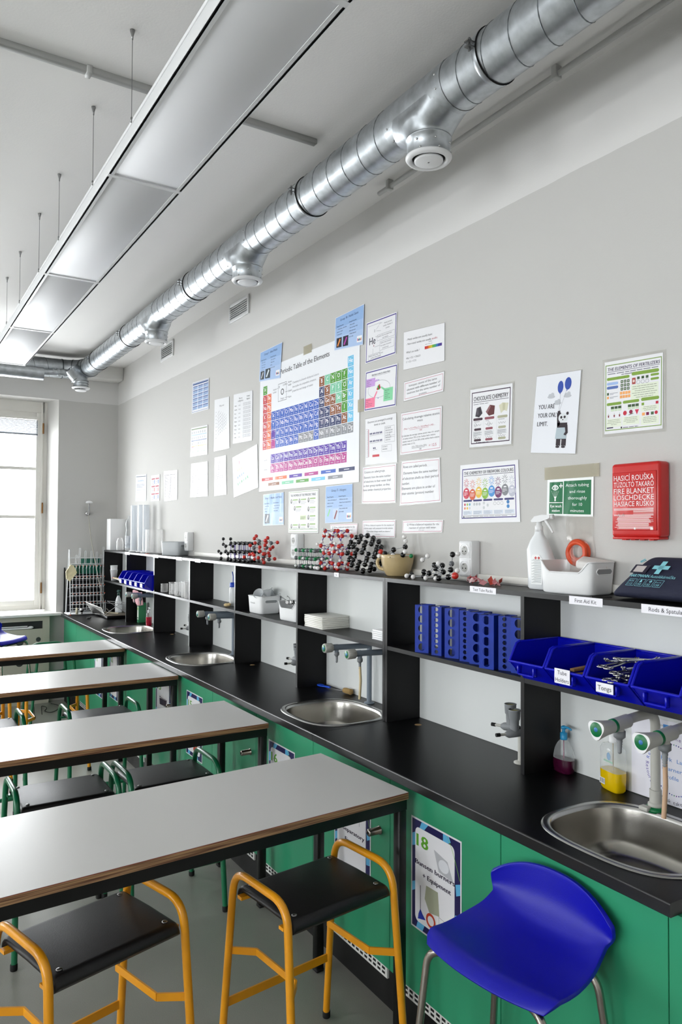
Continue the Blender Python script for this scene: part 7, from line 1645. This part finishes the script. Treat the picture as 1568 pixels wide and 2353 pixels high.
# three loose white atoms by the block
for i, y in enumerate((3.575, 3.54, 3.52)):
    b = MB(); b.ball((0, 0, 0), .0105, A_W, 14, 9); o = b.build('loose_atom'); o.location = (2.035-.006*i, y, ST+.0105); tag(o, 'loose white plastic atom between the green block and red model', 'atom', 'loose white atoms on the shelf')
# silica: grey with red, irregular
at = []; RS = {'O': .0118, 'S': .0125}; rd = random.Random(4); S0 = [(2.03, 4.42, .020), (2.05, 4.40, .095), (2.05, 4.32, .140), (2.10, 4.34, .060), (2.05, 4.26, .045), (2.06, 4.235, .100), (2.07, 4.19, .130), (2.10, 4.28, .025), (2.03, 4.30, .02)]
bonds = []
for s in S0:
    i0 = len(at); at.append((s, 'S'))
    for d in ((0, .6, .8), (-.7, -.5, .4), (.6, -.7, .1), (.1, .3, -.9)):
        v = Vector(d).normalized()*.040; v.rotate(Matrix.Rotation(rd.uniform(-.9, .9), 3, 'Z')); p = Vector(s)+v
        if p.z < -.006: continue
        hit = [q for q in range(len(at)) if at[q][1] == 'O' and (Vector(at[q][0])-p).length < .026]
        if hit: bonds.append((i0, hit[0]))
        else: at.append((tuple(p), 'O')); bonds.append((i0, len(at)-1))
at = rest(at, RS); molecule('red and grey open framework model right of the black layers', at, bonds, RS, B_G, .0022, 'lattice_model')
# graphite: three flat layers with purple posts
at = []; RC = {'C': .0115}; a0 = .034; lay = []
for l in range(3):
    for r_ in range(3):
        for c in range(4):
            for (ox, oy) in ((0, 0), (a0*.5*1.0, a0*.866)):
                lay.append(((2.035+r_*a0*1.5*.75+ox*.9, 4.735-c*a0*1.732*1.25-oy+(r_ % 2)*a0*.8, .057*l), 'C'))
at = lay; bonds = near(at, .02, .043)+[(i, i+len(at)//3, B_P) for i in range(0, 2*len(at)//3, 2)]
at = rest(at, RC); molecule('black three-layer sheet model with purple posts, middle of the far models', at, bonds, RC, B_D, .0024, 'lattice_model')
# diamond: pyramid
at = []; s = .0440; base = [(0, 0, 0), (0, .5, .5), (.5, 0, .5), (.5, .5, 0)]; Rm = Matrix.Rotation(math.radians(54.7), 3, 'X') @ Matrix.Rotation(math.radians(45), 3, 'Z'); L = s*1.0*2.0
cand = []
for i in range(-3, 4):
    for j in range(-3, 4):
        for l in range(-3, 4):
            for b0 in base:
                for off in ((0, 0, 0), (.25, .25, .25)): cand.append(Rm @ (Vector((i+b0[0]+off[0], j+b0[1]+off[1], l+b0[2]+off[2]))*L))
for p in cand:
    if -.001 < p.z+.0 < .150 and abs(p.x) < .062-.25*p.z*.6 and -.105+.45*p.z < p.y < .125-.55*p.z: at.append(((2.085+p.x*.9, 4.90+p.y*1.15, p.z), 'C'))
at = at[:60]; bonds = near(at, .02, .0445)
at = rest(at, RC); molecule('black pyramid lattice model, leftmost of the models on the shelf', at, bonds, RC, B_G, .0020, 'lattice_model')
# small organic molecule
RM = {'C': .0125, 'H': .0108, 'O': .0150}; z = .0125
chain = [((2.035, 2.735, .011), 'H'), ((2.04, 2.706, .018), 'C'), ((2.028, 2.678, .010), 'H'), ((2.06, 2.640, .014), 'C'), ((2.062, 2.644, .034), 'C'), ((2.06, 2.652, .086), 'H'), ((2.055, 2.598, .030), 'C'), ((2.07, 2.580, .066), 'C'), ((2.06, 2.615, .105), 'H'), ((2.03, 2.590, .010), 'H'), ((2.07, 2.556, .030), 'H'),
         ((2.06, 2.558, .052), 'C'), ((2.075, 2.532, .066), 'C'), ((2.05, 2.545, .018), 'C'), ((2.06, 2.540, .075), 'H'), ((2.03, 2.520, .012), 'H'), ((2.06, 2.508, .040), 'C'), ((2.03, 2.500, .014), 'C'), ((2.08, 2.476, .076), 'S'), ((2.07, 2.458, .116), 'C'), ((2.08, 2.435, .120), 'H'), ((2.055, 2.452, .052), 'C'), ((2.04, 2.450, .022), 'C'), ((2.035, 2.40, .030), 'O'), ((2.04, 2.392, .052), 'H')]
RM['S'] = .0120; bonds = near(chain, .02, .052); at = rest(chain, RM); molecule('small black and white molecule with one red atom, left of the near socket', at, bonds, RM, B_G, .0022)
# pieces in the clay cup
cup = [((2.05, 2.930, .112), 'C'), ((2.06, 2.978, .118), 'O'), ((2.045, 2.970, .098), 'H'), ((2.08, 2.90, .130), 'C'), ((2.07, 2.895, .108), 'S'), ((2.05, 2.865, .104), 'H'), ((2.10, 2.835, .145), 'C'), ((2.10, 2.842, .192), 'H'), ((2.08, 2.805, .172), 'H'), ((2.07, 2.812, .108), 'C'), ((2.09, 2.775, .104), 'G'), ((2.06, 2.752+.03, .124), 'H'), ((2.11, 2.93, .095), 'G')]
molecule('loose black, white and red molecule pieces heaped in the clay cup', [((a[0][0], a[0][1], a[0][2]+ST-.004), a[1]) for a in cup], [(0, 3), (1, 2), (4, 5), (3, 6), (6, 7), (6, 8), (6, 9), (9, 10), (9, 11)], {'C': .0128, 'H': .0108, 'O': .0128, 'G': .0100, 'S': .0115}, B_G, .0022)
